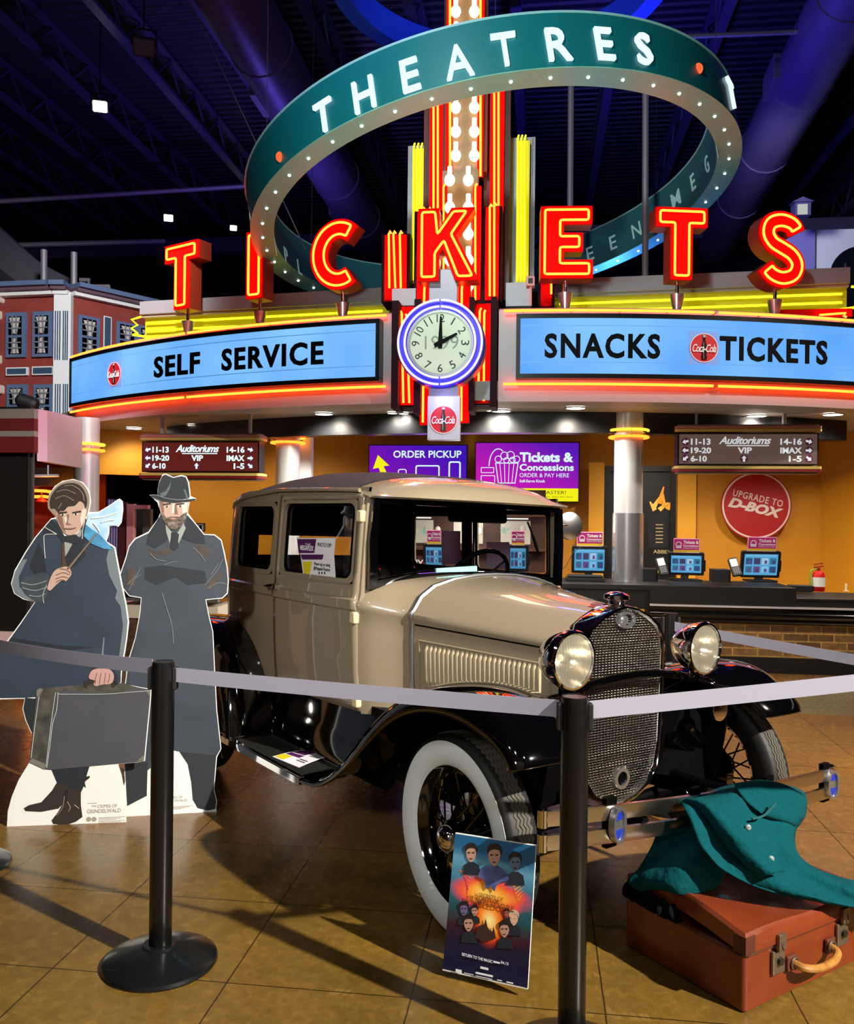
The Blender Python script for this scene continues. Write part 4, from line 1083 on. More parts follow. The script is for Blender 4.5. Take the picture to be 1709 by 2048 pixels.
# round red wall sign
T, w, h = pboard(1445, 943, 1581, 1079, 11.0)
t = thing('round_sign', 'round red wall sign reading UPGRADE TO, under the right auditorium sign', 'sign', T)
r = w/2
DBX = M('sign_white', '#e6d8cc', .5)
MB().prism(circle(r, 64), -.02, 0).build('disc', M('sign_red', '#b01a1c', .4), t, 30)
MB().ring(circle(r*.965, 64), circle(r*.92, 64), 0, .004).build('white_ring', DBX, t, 30)
Rz = Matrix.Rotation(radians(-13), 4, 'Z')
text('lettering', 'UPGRADE TO', DBX, t, -r*.72, r*.12, r*.72, r*.32, .001, .004, .01, 0, 1.15, Rz)
text('lettering', 'D-BOX', DBX, t, -r*.78, -r*.22, r*.78, r*.08, .001, .004, .05, .25, 1.0, Rz)

# framed film poster behind the polished column
T, w, h = pboard(1209, 932, 1350, 1166, 11.25)
t = thing('poster_case', 'dark framed film poster behind the polished column', 'poster', T)
P = lambda u, v: ((u-.5)*w, (.5-v)*h)
MB().ring(rrect(-w/2, -h/2, w/2, h/2, .02), rrect(-w/2+.07, -h/2+.07, w/2-.07, h/2-.07, .01), -.06, .02).build('frame', M('case_black', '#191716', .35), t, 30)
MB().box((0, 0, -.04), (w-.1, h-.1, .02)).build('poster_sheet', M('poster_night', '#1b1a1a', .4, noise=(3, '#0e0e10', .2)), t, 0)
for k, (cx, cy, L, a) in enumerate(((.72, .33, .14, 60), (.78, .30, .20, 75), (.80, .36, .12, 40), (.84, .33, .15, 95), (.70, .36, .10, 120), (.90, .35, .10, 62))):
    q = P(cx, cy); Tm = Matrix.Translation((q[0], q[1], 0)) @ Matrix.Rotation(radians(a), 4, 'Z')
    MB().prism([(-.03, -.03), (L, -.008), (L, .008), (-.03, .03)], -.03, -.028+.001*k, Tm).build('fire_burst', M('fire_%d' % (k % 2), '#f0a020' if k % 2 else '#ffd870', .5, emit='#f0901a', strength=.6), t, 0)
MB().prism([P(u, v) for u, v in ((.62, .70), (.62, .42), (.66, .36), (.70, .44), (.75, .35), (.79, .45), (.84, .39), (.88, .44), (.90, .70))], -.026, -.024).build('castle_shape', BLACKM, t, 0)
a, b = P(.70, .745), P(.94, .715); text('lettering', 'ABBEY', M('poster_gold', '#d8c088', .5), t, a[0], a[1], b[0], b[1], -.022, .002, .0)
m = MB()
for k in range(6):
    q = P(.78, .50+.03*k); m.box((q[0], q[1], -.022), (w*.10, h*.008, .002))
m.build('credit_lines', M('poster_gold', '#d8c088', .5), t, 0)
a, b = P(.66, .925), P(.92, .875); text('lettering', 'SOON', M('poster_yellow', '#e8d23a', .5, emit='#e8d23a', strength=.4), t, a[0], a[1], b[0], b[1], -.02, .002, .02)
pf = thing('picture_frame', 'small black framed picture on the mustard wall beside the car roof', 'picture', pboard(393, 1046, 411, 1063, 11.2)[0])
MB().ring(rrect(-.06, -.055, .06, .055, .004), rrect(-.048, -.044, .048, .044, .003), 0, .02).build('frame', BLACKM, pf, 0)
MB().box((0, 0, .006), (.1, .09, .006)).build('print', WHITE, pf, 0)
MB().box((0, 0, .012), (.035, .05, .003)).build('mark', LETB, pf, 0)
# ------------------------------------------------------------ the antique sedan
TH = radians(36)
CF, CL = Vector((sin(TH), -cos(TH), 0)), Vector((cos(TH), sin(TH), 0))
CO = Vector((.6954+.03, 3.5173, 0))
CARM = Matrix((CF, CL, UP)).transposed().to_4x4(); CARM.translation = CO
TILT = Matrix.Translation((0, 0, .95)) @ Matrix.Rotation(radians(-1.5), 4, 'X') @ Matrix.Translation((0, 0, -.95))
car = thing('antique_sedan', 'tan antique two door sedan with black fenders and whitewall tyres', 'car', CARM)
BEIGE = M('tan_lacquer', '#8b7e69', .30, 0, coat=1.0)
CREAM = M('cream_hinge', '#d8c69c', .4)
FABRIC = M('roof_cloth', '#3b343c', .85, 0, noise=(25, '#241f27', .25), bump=(90, .5, .004))
TRIM = M('interior_brown', '#1b1210', .8)
RUB = M('tyre_rubber', '#0d0d0e', .6)
TREAD = M('tread_rubber_lit', '#45423a', .75)  # lighter than the tyre: key light on the tread put into the colour
WWALL = M('white_rubber', '#c9d2d2', .5)
BLK = M('car_black', '#030304', .07, 0, coat=1.0)
BLKS = M('chassis_black', '#030304', .5, spec=.06)
GLASS = pane_glass('car_glass', (.88, .89, .90), 1.45, .03)
def cp(mb, name, mat, tilt=True, parent=None, **k):
    o = mb.build(name, mat, parent or car, **k)
    if tilt and parent is None: o.matrix_local = TILT
    return o
PLAN = [(-.68, .478), (-.78, .542), (-.89, .634), (-1.1, .658), (-1.4, .665), (-1.8, .668), (-2.1, .66), (-2.3, .64), (-2.42, .612)]
BACK = [(-2.50, .57), (-2.555, .50), (-2.585, .42), (-2.60, .36), (-2.607, .2), (-2.61, 0)]
DZ = [(.60, -.035), (.72, -.02), (.85, -.009), (1.0, -.002), (1.068, 0), (1.074, .011), (1.112, .011), (1.118, 0), (1.15, -.004), (1.21, -.006), (1.57, -.022), (1.63, -.034)]
def half(x): return lerp(sorted(PLAN), x)
def bp(x, z, s, out=0.0):
    return (x, s*(half(x)+lerp(DZ, z)+out), z)
ZR = [.60, .66, .72, .80, .90, 1.0, 1.066, 1.0745, 1.093, 1.1115, 1.12, 1.16, 1.182, 1.25, 1.30, 1.375, 1.50, 1.565, 1.60, 1.63]
def grid(mb, cols, rows, pf, hole):
    n = len(rows); vs = [pf(c, z) for c in cols for z in rows]; fs = []
    for i in range(len(cols)-1):
        for j in range(n-1):
            if hole and hole((i+.5), cols[i], cols[i+1], (rows[j]+rows[j+1])/2): continue
            fs.append((i*n+j, (i+1)*n+j, (i+1)*n+j+1, i*n+j+1))
    return mb.add(vs, fs)
def shell(out, mat, name, rows=ZR):
    # right quarter -> round the back -> left quarter
    cols = []
    right = [-1.672, -1.72, -1.80, -1.95, -2.10, -2.27, -2.35, -2.42]
    plan = [(x, -half(x)) for x in right]+[(x, -y) for x, y in BACK]+[(x, y) for x, y in BACK[-2::-1]]+[(x, half(x)) for x in right[::-1]]
    N = []
    for i in range(len(plan)):
        a, b = Vector(plan[max(i-1, 0)]), Vector(plan[min(i+1, len(plan)-1)]); t = (b-a).normalized(); q = Vector((t.y, -t.x)); N.append(q if q.dot(Vector(plan[i])-Vector((-1.5, 0))) > 0 else -q)
    n = len(plan)
    def pf(i, z):
        d = lerp(DZ, z)+out
        top = 1 if z < 1.55 else 1
        p = Vector(plan[i])+N[i]*d
        zz = z
        if z > 1.5: zz = z-max(0, (-p.x-2.2))*.20*(z-1.5)/.13
        return (p.x, p.y, zz)
    def hole(i, c0, c1, z):
        x0, x1 = plan[c0][0], plan[c1][0]; y0, y1 = plan[c0][1], plan[c1][1]
        if 1.182 < z < 1.565 and x0 > -2.28 and x1 > -2.28 and x0 < -1.71 and x1 < -1.71: return True
        return 1.24 < z < 1.375 and max(abs(y0), abs(y1)) <= .37 and min(x0, x1) < -2.55
    return cp(grid(MB(), list(range(n)), rows, pf, hole), name, mat)
body = shell(0, BEIGE, 'body_shell')
shell(-.03, TRIM, 'interior_lining')
def window_trim(s, x0, x1, z0, z1, par, name='window_trim'):
    o, i = rrect(x0-.012, z0-.012, x1+.012, z1+.012, .05, 6), rrect(x0+.012, z0+.012, x1-.012, z1-.012, .045, 6)
    m = MB(); n = len(o)
    rings = [[bp(x, z, s, d) for x, z in P] for P, d in ((o, .001), (o, .006), (i, .006), (i, -.03))]
    m.loft(rings, True); f = m.build(name, BEIGE, par, 30)
    m = MB(); P = rrect(x0+.004, z0+.004, x1-.004, z1-.004, .045, 6); g = [bp(x, z, s, -.018) for x, z in P]
    g0 = MB().add(g, [tuple(range(n))]).build('window_glass', GLASS, par, 0)
    k = rrect(x0+.004, z0+.004, x1-.004, z1-.004, .045, 6); l = rrect(x0+.024, z0+.024, x1-.024, z1-.024, .04, 6)
    m = MB(); m.loft([[bp(x, z, s, d) for x, z in P] for P, d in ((k, -.008), (l, -.014), (l, -.022), (k, -.026))], True); m.build('rubber_channel', BLKS, par, 30)
    return f
for s in (-1, 1):
    window_trim(s, -2.262, -1.726, 1.190, 1.553, body)
DCOL = [-1.667, -1.636, -1.5, -1.3, -1.1, -.932, -.889]
DROW = [.612, .66, .72, .80, .90, 1.0, 1.066, 1.0745, 1.093, 1.1115, 1.12, 1.16, 1.185, 1.24, 1.30, 1.40, 1.50, 1.574, 1.598]
for s in (-1, 1):
    hole = lambda i, c0, c1, z: 1.185 < z < 1.574 and -1.637 < c0 and c1 < -.93
    d = cp(grid(MB(), DCOL, DROW, lambda x, z: bp(x, z, s, .004), hole), 'door', BEIGE, solid=.012)
    cp(grid(MB(), DCOL, DROW, lambda x, z: bp(x, z, s, -.03), hole), 'door_lining', TRIM)
    cp(grid(MB(), [-1.672, -1.4, -1.1, -.885], [1.60, 1.63], lambda x, z: bp(x, z, s, 0), None), 'roof_rail', BEIGE)
    window_trim(s, -1.628, -.940, 1.194, 1.567, d)
    for z in (.655, 1.035, 1.495):
        c = bp(-.905, z, s, .008)
        MB().box((c[0], c[1], z), (.045, .03, .055)).build('hinge', CREAM, d, 30, .008)
    c = bp(-1.61, 1.125, s, .02)
    MB().cyl((c[0], c[1]-s*.02, c[2]), (c[0], c[1]+s*.02, c[2]), .016, 12).tube([(c[0], c[1]+s*.022, c[2]), (c[0]-.03, c[1]+s*.028, c[2]+.002), (c[0]-.09, c[1]+s*.026, c[2]-.006)], [.012, .011, .008], 8).build('door_handle', CHROME, d)
    # A-pillar
    cp(grid(MB(), [-.99, -.94, -.89], [1.12, 1.2, 1.3, 1.45, 1.6, 1.63], lambda x, z: (x if x < -.9 else -.887, s*(half(-.9)+lerp(DZ, z)-(.02 if x > -.9 else 0.0)), z), None), 'pillar_inner', BLKS)
    m = MB()
    rings = []
    for z in (1.09, 1.14, 1.2, 1.35, 1.5, 1.56, 1.595):
        y = half(-.89)+lerp(DZ, z)
        rings.append([(-.887, s*y, z), (-.878, s*(y-.002), z), (-.874, s*(y-.010), z), (-.874, s*(y-.045), z), (-.91, s*(y-.045), z), (-.91, s*(y-.01), z)])
    cp(m.loft(rings, True, False, True), 'pillar', BEIGE, smooth=50)
# cowl and bonnet, lofted from matched sections
SEC_C = [(.600, .60), (.626, .80), (.633, .98), (.634, 1.06), (.645, 1.075), (.645, 1.11), (.628, 1.125), (.598, 1.172), (.50, 1.203), (.34, 1.219), (.17, 1.230), (0, 1.233)]
SEC_H = [(.450, .62), (.468, .80), (.477, .96), (.478, 1.035), (.484, 1.045), (.484, 1.068), (.468, 1.085), (.432, 1.140), (.36, 1.187), (.25, 1.217), (.12, 1.234), (0, 1.238)]
SEC_F = [(.235, .62), (.247, .80), (.250, .93), (.250, .985), (.255, .992), (.255, 1.012), (.243, 1.028), (.215, 1.065), (.17, 1.098), (.115, 1.128), (.055, 1.150), (0, 1.160)]
def full(sec, x): return [(x, -y, z) for y, z in sec]+[(x, y, z) for y, z in sec[-2::-1]]
def mix(a, b, t): return [(p[0]+(q[0]-p[0])*t, p[1]+(q[1]-p[1])*t) for p, q in zip(a, b)]
ez = lambda t: t*t*(3-2*t)
cp(MB().loft([full(mix(SEC_C, SEC_H, ez(i/6)*.6+i/6*.4), -.89+.205*i/6) for i in range(7)]), 'cowl', BEIGE, smooth=40)
cp(MB().loft([full(mix(SEC_H, SEC_F, i/10), -.677+.71*i/10) for i in range(11)]), 'bonnet', BEIGE, smooth=40)
bon = [o for o in car.children if o.name.startswith('bonnet')][0]
m = MB()
for a, b in ((-.693, 1.006), (-.668, 1.006)):
    pass
pts = full(SEC_H, -.684)
cp(MB().loft([[(-.697, p[1]*k1, .62+(p[2]-.62)*k2) for p in pts] for k1, k2 in ((1.006, 1.003),)]+[[(x, p[1]*1.022, .62+(p[2]-.62)*1.016) for p in pts] for x in (-.694, -.684, -.674)]+[[(-.670, p[1]*1.004, .62+(p[2]-.62)*1.002) for p in pts]]), 'chrome_band', STEEL, smooth=60)
def hs(x, z, s, out=0.0):              # bonnet side
    t = (x+.677)/.71; sec = mix(SEC_H, SEC_F, t)
    y = lerp([(q[1], q[0]) for q in sec[:4]], z); return (x, s*(y+out), z)
for s in (-1, 1):
    MB().tube([hs(x, 1.022-.036*(x+.66)/.68, s, .001) for x in (-.665, -.4, -.1, .02)], .0035, 6).build('hinge_gap', BLKS, bon)
    m = MB()
    for k in range(25):
        x = -.60+k*.0222; z0, z1 = .772+.05*(x+.6), .935-.03*(x+.6)
        m.loft([[hs(x-.006, z, s, -.002), hs(x-.004, z, s, o_*.011), hs(x+.004, z, s, o_*.012), hs(x+.008, z, s, -.002)] for z, o_ in ((z0-.006, .0), (z0+.012, .9), ((z0+z1)/2, 1), (z1-.012, .9), (z1+.006, .0))], False)
    m.build('louvres', M('louvre_cream', '#b5a688', .32, 0, coat=.4), bon)
    P = [(-.64, .745), (-.64, .955), (-.05, .925), (-.03, .90), (-.02, .80), (-.05, .775)]
    MB().tube([hs(x, z, s, .001) for x, z in P+P[:1]], .005, 6).build('panel_bead', BEIGE, bon)
    for x, z in ((-.62, 1.0), (.0, .965)):
        pass
# roof cloth, visor, drip rail
ZG = [(-2.62, 1.46), (-2.52, 1.52), (-2.35, 1.573), (-2.1, 1.605), (-1.68, 1.632), (-.98, 1.622), (-.8, 1.61)]
ZCN = [(-2.63, 1.47), (-2.55, 1.575), (-2.42, 1.65), (-2.2, 1.705), (-1.8, 1.742), (-1.3, 1.730), (-.98, 1.692), (-.8, 1.66)]
def wtop(x):
    if x >= -2.42: return half(max(x, -2.42))-.028
    return lerp([(-2.63, .30), (-2.60, .42), (-2.555, .47), (-2.50, .535), (-2.42, .584)], x)
XS = [-.985, -1.15, -1.4, -1.7, -2.0, -2.2, -2.35, -2.45, -2.52, -2.57, -2.6]
YS = [i/10 for i in range(-10, 11)]
rows = []
for x in XS:
    w, zg, zc = wtop(x), lerp(ZG, x), lerp(ZCN, x)
    rows.append([(x, w*u, zg+(zc-zg)*(1-abs(u)**2.8)+.012*(1-abs(u)**8)) for u in YS])
cp(MB().loft(rows), 'roof_cloth', FABRIC, smooth=60)
cp(MB().loft([[(x, y, z-.035) for x, y, z in r] for r in rows]), 'headliner', TRIM, smooth=60)
vrows = []
for i in range(25):
    u = -1+2*i/24; y = u*.606; b = 1-u*u; e = 1-abs(u)**5
    zr = lerp(ZG, -.985)+(1.692-1.622)*(1-abs(u)**2.8)+.014*(1-abs(u)**8)
    drop = abs(u)**9
    prof = [(-1.0, zr), (-.96, zr-.007), (-.90+.03*b, zr-.026), (-.862+.05*b, zr-.05), (-.838+.06*b, zr-.075), (-.828+.065*b, 1.588), (-.838+.06*b, 1.580), (-.87, 1.590)]
    prof = [(x, max(z, 1.618-.030*min(k, 5)/5) if k < 5 else z) for k, (x, z) in enumerate(prof)]
    vrows.append([(x, y*(1+.03*k/7), z) for k, (x, z) in enumerate(prof)])
vm = MB().loft(vrows)
for r_ in (vrows[0], vrows[-1]): vm.add(r_, [tuple(range(8))])
cp(vm, 'sun_visor', BEIGE, smooth=50)
for s in (-1, 1):
    cp(MB().tube([(x, s*(wtop(x)+.010), lerp(ZG, x)-.004) for x in (-.93, -1.1, -1.4, -1.7, -2.0, -2.2, -2.35, -2.45)], .010, 8), 'drip_rail', BEIGE)
# windscreen
o = [(-.605, 1.164), (-.40, 1.196), (-.2, 1.207), (0, 1.210), (.2, 1.207), (.40, 1.196), (.605, 1.164), (.608, 1.38), (.594, 1.574), (.2, 1.592), (-.2, 1.592), (-.594, 1.574), (-.608, 1.38)]
i_ = [(-.565, 1.206), (-.39, 1.232), (-.2, 1.242), (0, 1.245), (.2, 1.242), (.39, 1.232), (.565, 1.206), (.568, 1.38), (.562, 1.556), (.2, 1.556), (-.2, 1.556), (-.562, 1.556), (-.568, 1.38)]
WT = Matrix.Translation((-.862, 0, 0)) @ Matrix(((0, 0, 1, 0), (1, 0, 0, 0), (0, 1, 0, 0), (0, 0, 0, 1)))
ws = cp(MB().ring(o, i_, -.012, .018, WT), 'windscreen_frame', BLK, smooth=20)
MB().add([WT @ Vector((x, y, 0)) for x, y in i_], [tuple(range(len(i_)))]).build('windscreen_glass', GLASS, ws, 0)
cp(MB().box((-.91, 0, 1.583), (.06, 1.10, .03)), 'header', BLKS, smooth=0)
MB().bar((-.862, .36, 1.50), (-.862, .40, 1.43), .008, .006).bar((-.862, .40, 1.43), (-.862, .44, 1.345), .012, .01).build('wiper', BLKS, ws)
cp(MB().prism(rrect(-.19, -.05, .19, .05, .02), 0, .012, Matrix.Translation((-.96, .1, 1.535)) @ Matrix.Rotation(radians(80), 4, 'Y') @ Matrix.Rotation(pi/2, 4, 'Z')), 'shade_flap', BLKS)
cp(MB().lathe([(0, .012), (.035, .010), (.04, 0)], 20, Matrix.Translation((-.80, 0, 1.228))), 'fuel_cap', BLKS)
# driving mirror on the far pillar
mr_ = cp(MB().tube([(-.885, .60, 1.485), (-.875, .66, 1.487), (-.872, .70, 1.487)], .007, 8), 'mirror_arm', CHROME)
MB().lathe([(0, -.022), (.045, -.018), (.076, 0), (.076, .006), (.072, .008), (0, .008)], 32, Matrix.Translation((-.872, .675, 1.487)) @ Matrix.Rotation(radians(-20), 4, 'Z') @ Matrix.Rotation(pi/2, 4, 'Y')).build('mirror_disc', M('mirror_shell', '#d8d4d8', .22, 1.0), mr_)
# steering wheel, dash, seats
SW_T = Matrix.Translation((-1.24, .34, 1.165)) @ Matrix.Rotation(radians(-58), 4, 'Y')
sw = cp(MB().tube([SW_T @ Vector((.205*cos(2*pi*k/40), .205*sin(2*pi*k/40), 0)) for k in range(40)], .013, 10, closed=True), 'steering_wheel', BLK)
m = MB()
for k in range(4): a = pi/4+k*pi/2; m.bar(SW_T @ Vector((0, 0, -.02)), SW_T @ Vector((.2*cos(a), .2*sin(a), 0)), .014, .01)
m.cyl(SW_T @ Vector((0, 0, 0)), SW_T @ Vector((0, 0, -.55)), .018, 10); m.build('column', BLKS, sw)
cp(MB().box((-.95, 0, 1.12), (.06, 1.1, .16)), 'dashboard', TRIM, bevel=.02)
cp(MB().box((-1.6, 0, .62), (2.0, 1.15, .04)), 'cabin_floor', BLKS, smooth=0)
SEAT = M('seat_brown', '#2a1813', .75)
def seat(x, y, w, zt):
    m = MB(); m.prism(rrect(-.26, -w/2, .24, w/2, .06), .66, .86, Matrix.Translation((x, y, 0)))
    for k in range(int(w/.09)):
        yy = y-w/2+.045+k*.09; m.tube([(x-.2, yy, .84), (x-.245, yy, 1.0), (x-.29, yy, zt-.03), (x-.33, yy, zt-.02)], .05, 8)
    return m
for y in (-.33, .33): cp(seat(-1.35, y, .46, 1.14), 'front_seat', SEAT)
cp(seat(-2.12, 0, 1.1, 1.17), 'rear_seat', SEAT)
# radiator
RO = [(0, .365), (.085, .385), (.165, .425), (.222, .495), (.240, .60), (.247, .80), (.249, .97), (.238, 1.035), (.203, 1.09), (.14, 1.128), (.07, 1.157), (0, 1.170)]
RFULL = RO+[(-y, z) for y, z in RO[-2:0:-1]]
XT = Matrix(((0, 0, 1, 0), (1, 0, 0, 0), (0, 1, 0, 0), (0, 0, 0, 1)))
RI = inset(RFULL, .018); RI2 = inset(RFULL, .024)
rings = [[(x, y, z) for y, z in P] for P, x in ((inset(RFULL, .006), .015), (RFULL, .03), (RFULL, .115), (inset(RFULL, .005), .128), (inset(RFULL, .013), .130), (RI, .122), (RI2, .09))]
rad = cp(MB().loft(rings, True), 'radiator_shell', CHROME, smooth=50)
MB().prism(RI2, .05, .07, XT).build('core', BLKS, rad, 0)
m = MB()
def span_z(z):                          # half width at height z
    best = 0
    for (y0, z0), (y1, z1) in zip(RO, RO[1:]):
        if z0 <= z <= z1: best = y0+(y1-y0)*(z-z0)/(z1-z0)
    return best-.02
def span_y(y):
    lo = lerp([(p[0], p[1]) for p in RO[:5]], abs(y)); hi = lerp([(p[0], p[1]) for p in RO[::-1][:6]], abs(y)); return lo+.02, hi-.02
z = .39
while z < 1.155:
    w = span_z(z)
    if w > .01:
        pts = []
        nn = max(2, int(w*2/.0092))
        for q in range(nn+1): pts.append((.112+.0022*(1 if q % 2 else -1), -w+2*w*q/nn, z))
        m.tube(pts, .0015, 4)
    z += .0102
MESHW = M('guard_wire', '#d2cdc4', .25, 1.0)
m.build('guard_wires', MESHW, rad, 50)
m = MB(); y = -.222
while y < .223:
    a, b = span_y(y); m.tube([(.111, y, a), (.111, y, b)], .0009, 4); y += .0092
m.build('guard_uprights', MESHW, rad, 0)
MB().ring(circle(.052, 32, 0, 1.108, .033), circle(.041, 32, 0, 1.108, .024), .112, .130, XT).build('emblem_ring', STEEL, rad, 40)
MB().lathe([(0, .012), (.02, .009), (.03, 0)], 24, Matrix.Translation((.112, -.004, 1.108)) @ Matrix.Rotation(pi/2, 4, 'Y') @ Matrix.Diagonal((.8, 1, 1, 1))).build('emblem_badge', STEEL, rad)
MB().ring(circle(.042, 28, 0, .478), circle(.028, 28, 0, .478), .10, .128, XT).build('crank_ring', STEEL, rad, 40)
MB().prism(circle(.03, 24, 0, .478), .108, .118, XT).build('crank_hole', BLKS, rad, 0)
MB().lathe([(0, .052), (.03, .048), (.05, .036), (.052, .02), (.036, .014), (.03, 0), (.04, -.012)], 24, Matrix.Translation((.07, 0, 1.168))).tube([(.07, -.062, 1.20), (.07, .062, 1.20)], .010, 8).build('radiator_cap', CHROME, rad)
# headlamps with their bar
REFL = M('lamp_reflector', '#f2ecd8', .2, 1.0, bump=(60, .25, .003))
LENS = pane_glass('lamp_lens', (1, .99, .95), 1.45, .14)
def lens_material():
    nt = LENS.node_tree; g = [n for n in nt.nodes if n.type == 'BSDF_GLOSSY'][0]; g.inputs['Roughness'].default_value = .12
    tc = nt.nodes.new('ShaderNodeTexCoord'); w = nt.nodes.new('ShaderNodeTexWave'); w.bands_direction = 'Y'; w.inputs['Scale'].default_value = 26; w.inputs['Distortion'].default_value = .5
    bp_ = nt.nodes.new('ShaderNodeBump'); bp_.inputs['Strength'].default_value = .9; bp_.inputs['Distance'].default_value = .006
    nt.links.new(tc.outputs['Object'], w.inputs['Vector']); nt.links.new(w.outputs['Fac'], bp_.inputs['Height']); nt.links.new(bp_.outputs[0], g.inputs['Normal'])
    d = nt.nodes.new('ShaderNodeBsdfDiffuse'); d.inputs[0].default_value = (.8, .79, .70, 1); x = nt.nodes.new('ShaderNodeMixShader'); x.inputs[0].default_value = .14
    o_ = [n for n in nt.nodes if n.type == 'OUTPUT_MATERIAL'][0]; src = o_.inputs[0].links[0].from_socket
    nt.links.new(bp_.outputs[0], d.inputs['Normal'])
    nt.links.new(src, x.inputs[1]); nt.links.new(d.outputs[0], x.inputs[2]); nt.links.new(x.outputs[0], o_.inputs[0])
lens_material()
cp(MB().tube(catmull([(.05, -.66, .855), (.13, -.52, .835), (.17, -.385, .848), (.18, -.24, .885), (.18, 0, .902), (.18, .24, .885), (.17, .385, .848), (.13, .52, .835), (.05, .66, .855)], 6), .015, 10), 'lamp_bar', BLK)
for s in (-1, 1):
    HT = Matrix.Translation((.21, s*.387, .985)) @ Matrix.Rotation(pi/2, 4, 'Y') @ Matrix.Scale(.91, 4)
    h = cp(MB().lathe([(.012, -.165), (.04, -.155), (.078, -.12), (.104, -.075), (.116, -.035), (.1175, -.02), (.121, -.016), (.1225, .004), (.118, .013), (.110, .014), (.107, .006)], 48, HT), 'headlamp', CHROME, smooth=30)
    MB().lathe([(.010, -.125), (.03, -.118), (.06, -.09), (.085, -.05), (.104, -.005), (.107, .003)], 40, HT).build('reflector', REFL, h, 60)
    MB().sphere(HT @ Vector((0, 0, -.07)), .014, 10, 8).cyl(HT @ Vector((0, 0, -.12)), HT @ Vector((0, 0, -.08)), .009, 8).build('lamp_bulb', M('bulb_clear', '#d8d4c0', .1), h)
    MB().lathe([(0, .016), (.04, .0145), (.075, .010), (.108, .004)], 40, HT).build('lens', LENS, h)
    MB().cyl((.17, s*.387, .845), (.17, s*.387, .892), .022, 12).build('lamp_post', BLK, h)
hn = cp(MB().lathe([(.05, 0), (.048, .012), (.02, .05), (.012, .16), (.035, .17), (.05, .20), (.05, .27), (.03, .29)], 24, Matrix.Translation((.26, .44, .735)) @ Matrix.Rotation(-pi/2, 4, 'Y')), 'horn', BLK)
MB().lathe([(0, -.006), (.048, -.002), (.05, 0)], 24, Matrix.Translation((.261, .44, .735)) @ Matrix.Rotation(-pi/2, 4, 'Y')).build('horn_face', CHROME, hn)
# fenders, aprons, running boards
FP = [(-1.02, .328), (-.90, .336), (-.80, .365), (-.70, .43), (-.60, .52), (-.50, .62), (-.38, .73), (-.24, .82), (-.08, .875), (.08, .893), (.22, .882), (.33, .850), (.41, .800), (.455, .750), (.47, .715)]
FS = [(-.868, -.085), (-.866, -.060), (-.850, -.028), (-.81, -.006), (-.74, .006), (-.66, .008), (-.58, .0), (-.50, -.018), (-.44, -.035), (-.40, -.06)]
def fender(path, sec, s, flat, name, drop=1.0):
    pth = catmull([(x, 0, z) for x, z in path], 4); rings = []
    for i, p in enumerate(pth):
        a, b = pth[max(i-1, 0)], pth[min(i+1, len(pth)-1)]; t = (b-a).normalized(); n = Vector((-t.z, 0, t.x))
        k = flat(p.x)
        kk = lerp([(.02, 1), (.25, .80), (.40, .60), (.47, .50)], p.x); ow = .02 if s > 0 else 0
        bx = .06*min(1, (p.x-.15)/.2) if s > 0 and p.x > .15 else 0
        rings.append([(p.x-bx+n.x*d*k, s*(abs(yy)-ow if abs(yy) > .74 else .74-(.74-abs(yy))*kk), p.z+n.z*d*k) for yy, d in sec])
    return cp(MB().loft(rings), name, BLK, smooth=60, solid=.006)
for s in (-1, 1):
    f = fender(FP, FS, s, lambda x: lerp([(-1.0, .12), (-.8, .35), (-.6, .8), (-.4, 1), (.3, 1), (.47, .7)], x), 'front_fender')
    cp(MB().add([(x, s*y, z) for x, y, z in ((-.75, .52, .34), (-.6, .52, .48), (-.38, .52, .70), (-.1, .50, .84), (.10, .50, .86), (.20, .51, .84), (.24, .52, .72), (.23, .52, .60), (.21, .52, .50), (.18, .52, .42), (.14, .52, .34))], [tuple(range(11))]).add([(.10, s*.50, .86), (.10, s*.26, .80), (.08, s*.26, .45), (.14, s*.52, .40)], [(0, 1, 2, 3)]), 'fender_apron', BLKS, smooth=0, solid=.005)
    RP = [(-1.72, .335), (-1.735, .40), (-1.77, .52), (-1.84, .66), (-1.95, .785), (-2.1, .865), (-2.28, .895), (-2.5, .89), (-2.72, .83), (-2.9, .70), (-3.0, .54), (-3.03, .42)]
    RS = [(-.870, -.09), (-.868, -.06), (-.85, -.025), (-.80, -.004), (-.72, .004), (-.64, 0), (-.56, -.01)]
    pth = catmull([(x, 0, z) for x, z in RP], 4); rings = []
    for i, p in enumerate(pth):
        a, b = pth[max(i-1, 0)], pth[min(i+1, len(pth)-1)]; t = (b-a).normalized(); n = Vector((t.z, 0, -t.x)); k = lerp([(-1.8, 1), (-1.7, .4)], p.x)
        rings.append([(p.x+n.x*d*k, s*abs(yy), p.z+n.z*d*k) for yy, d in RS])
    cp(MB().loft(rings), 'rear_fender', BLK, smooth=60, solid=.006)
    rb = cp(MB().box((-1.39, s*.745, .315), (.86, .235, .03)), 'running_board', M('board_rubber', '#14140f', .6, bump=(60, .6, .003)), smooth=0)
    MB().box((-1.39, s*.866, .316), (.87, .012, .034)).box((-1.39, s*.853, .3325), (.87, .02, .005)).box((-1.39, s*.634, .335), (.87, .012, .01)).build('board_trim', CHROME, rb, 0, .002)
    cp(MB().loft([[(x, s*y, z) for y, z in ((.635, .33), (.60, .36), (.575, .48), (.568, .61))] for x in (-1.75, -1.4, -.95, -.6)]), 'splash_apron', BLK, smooth=60)
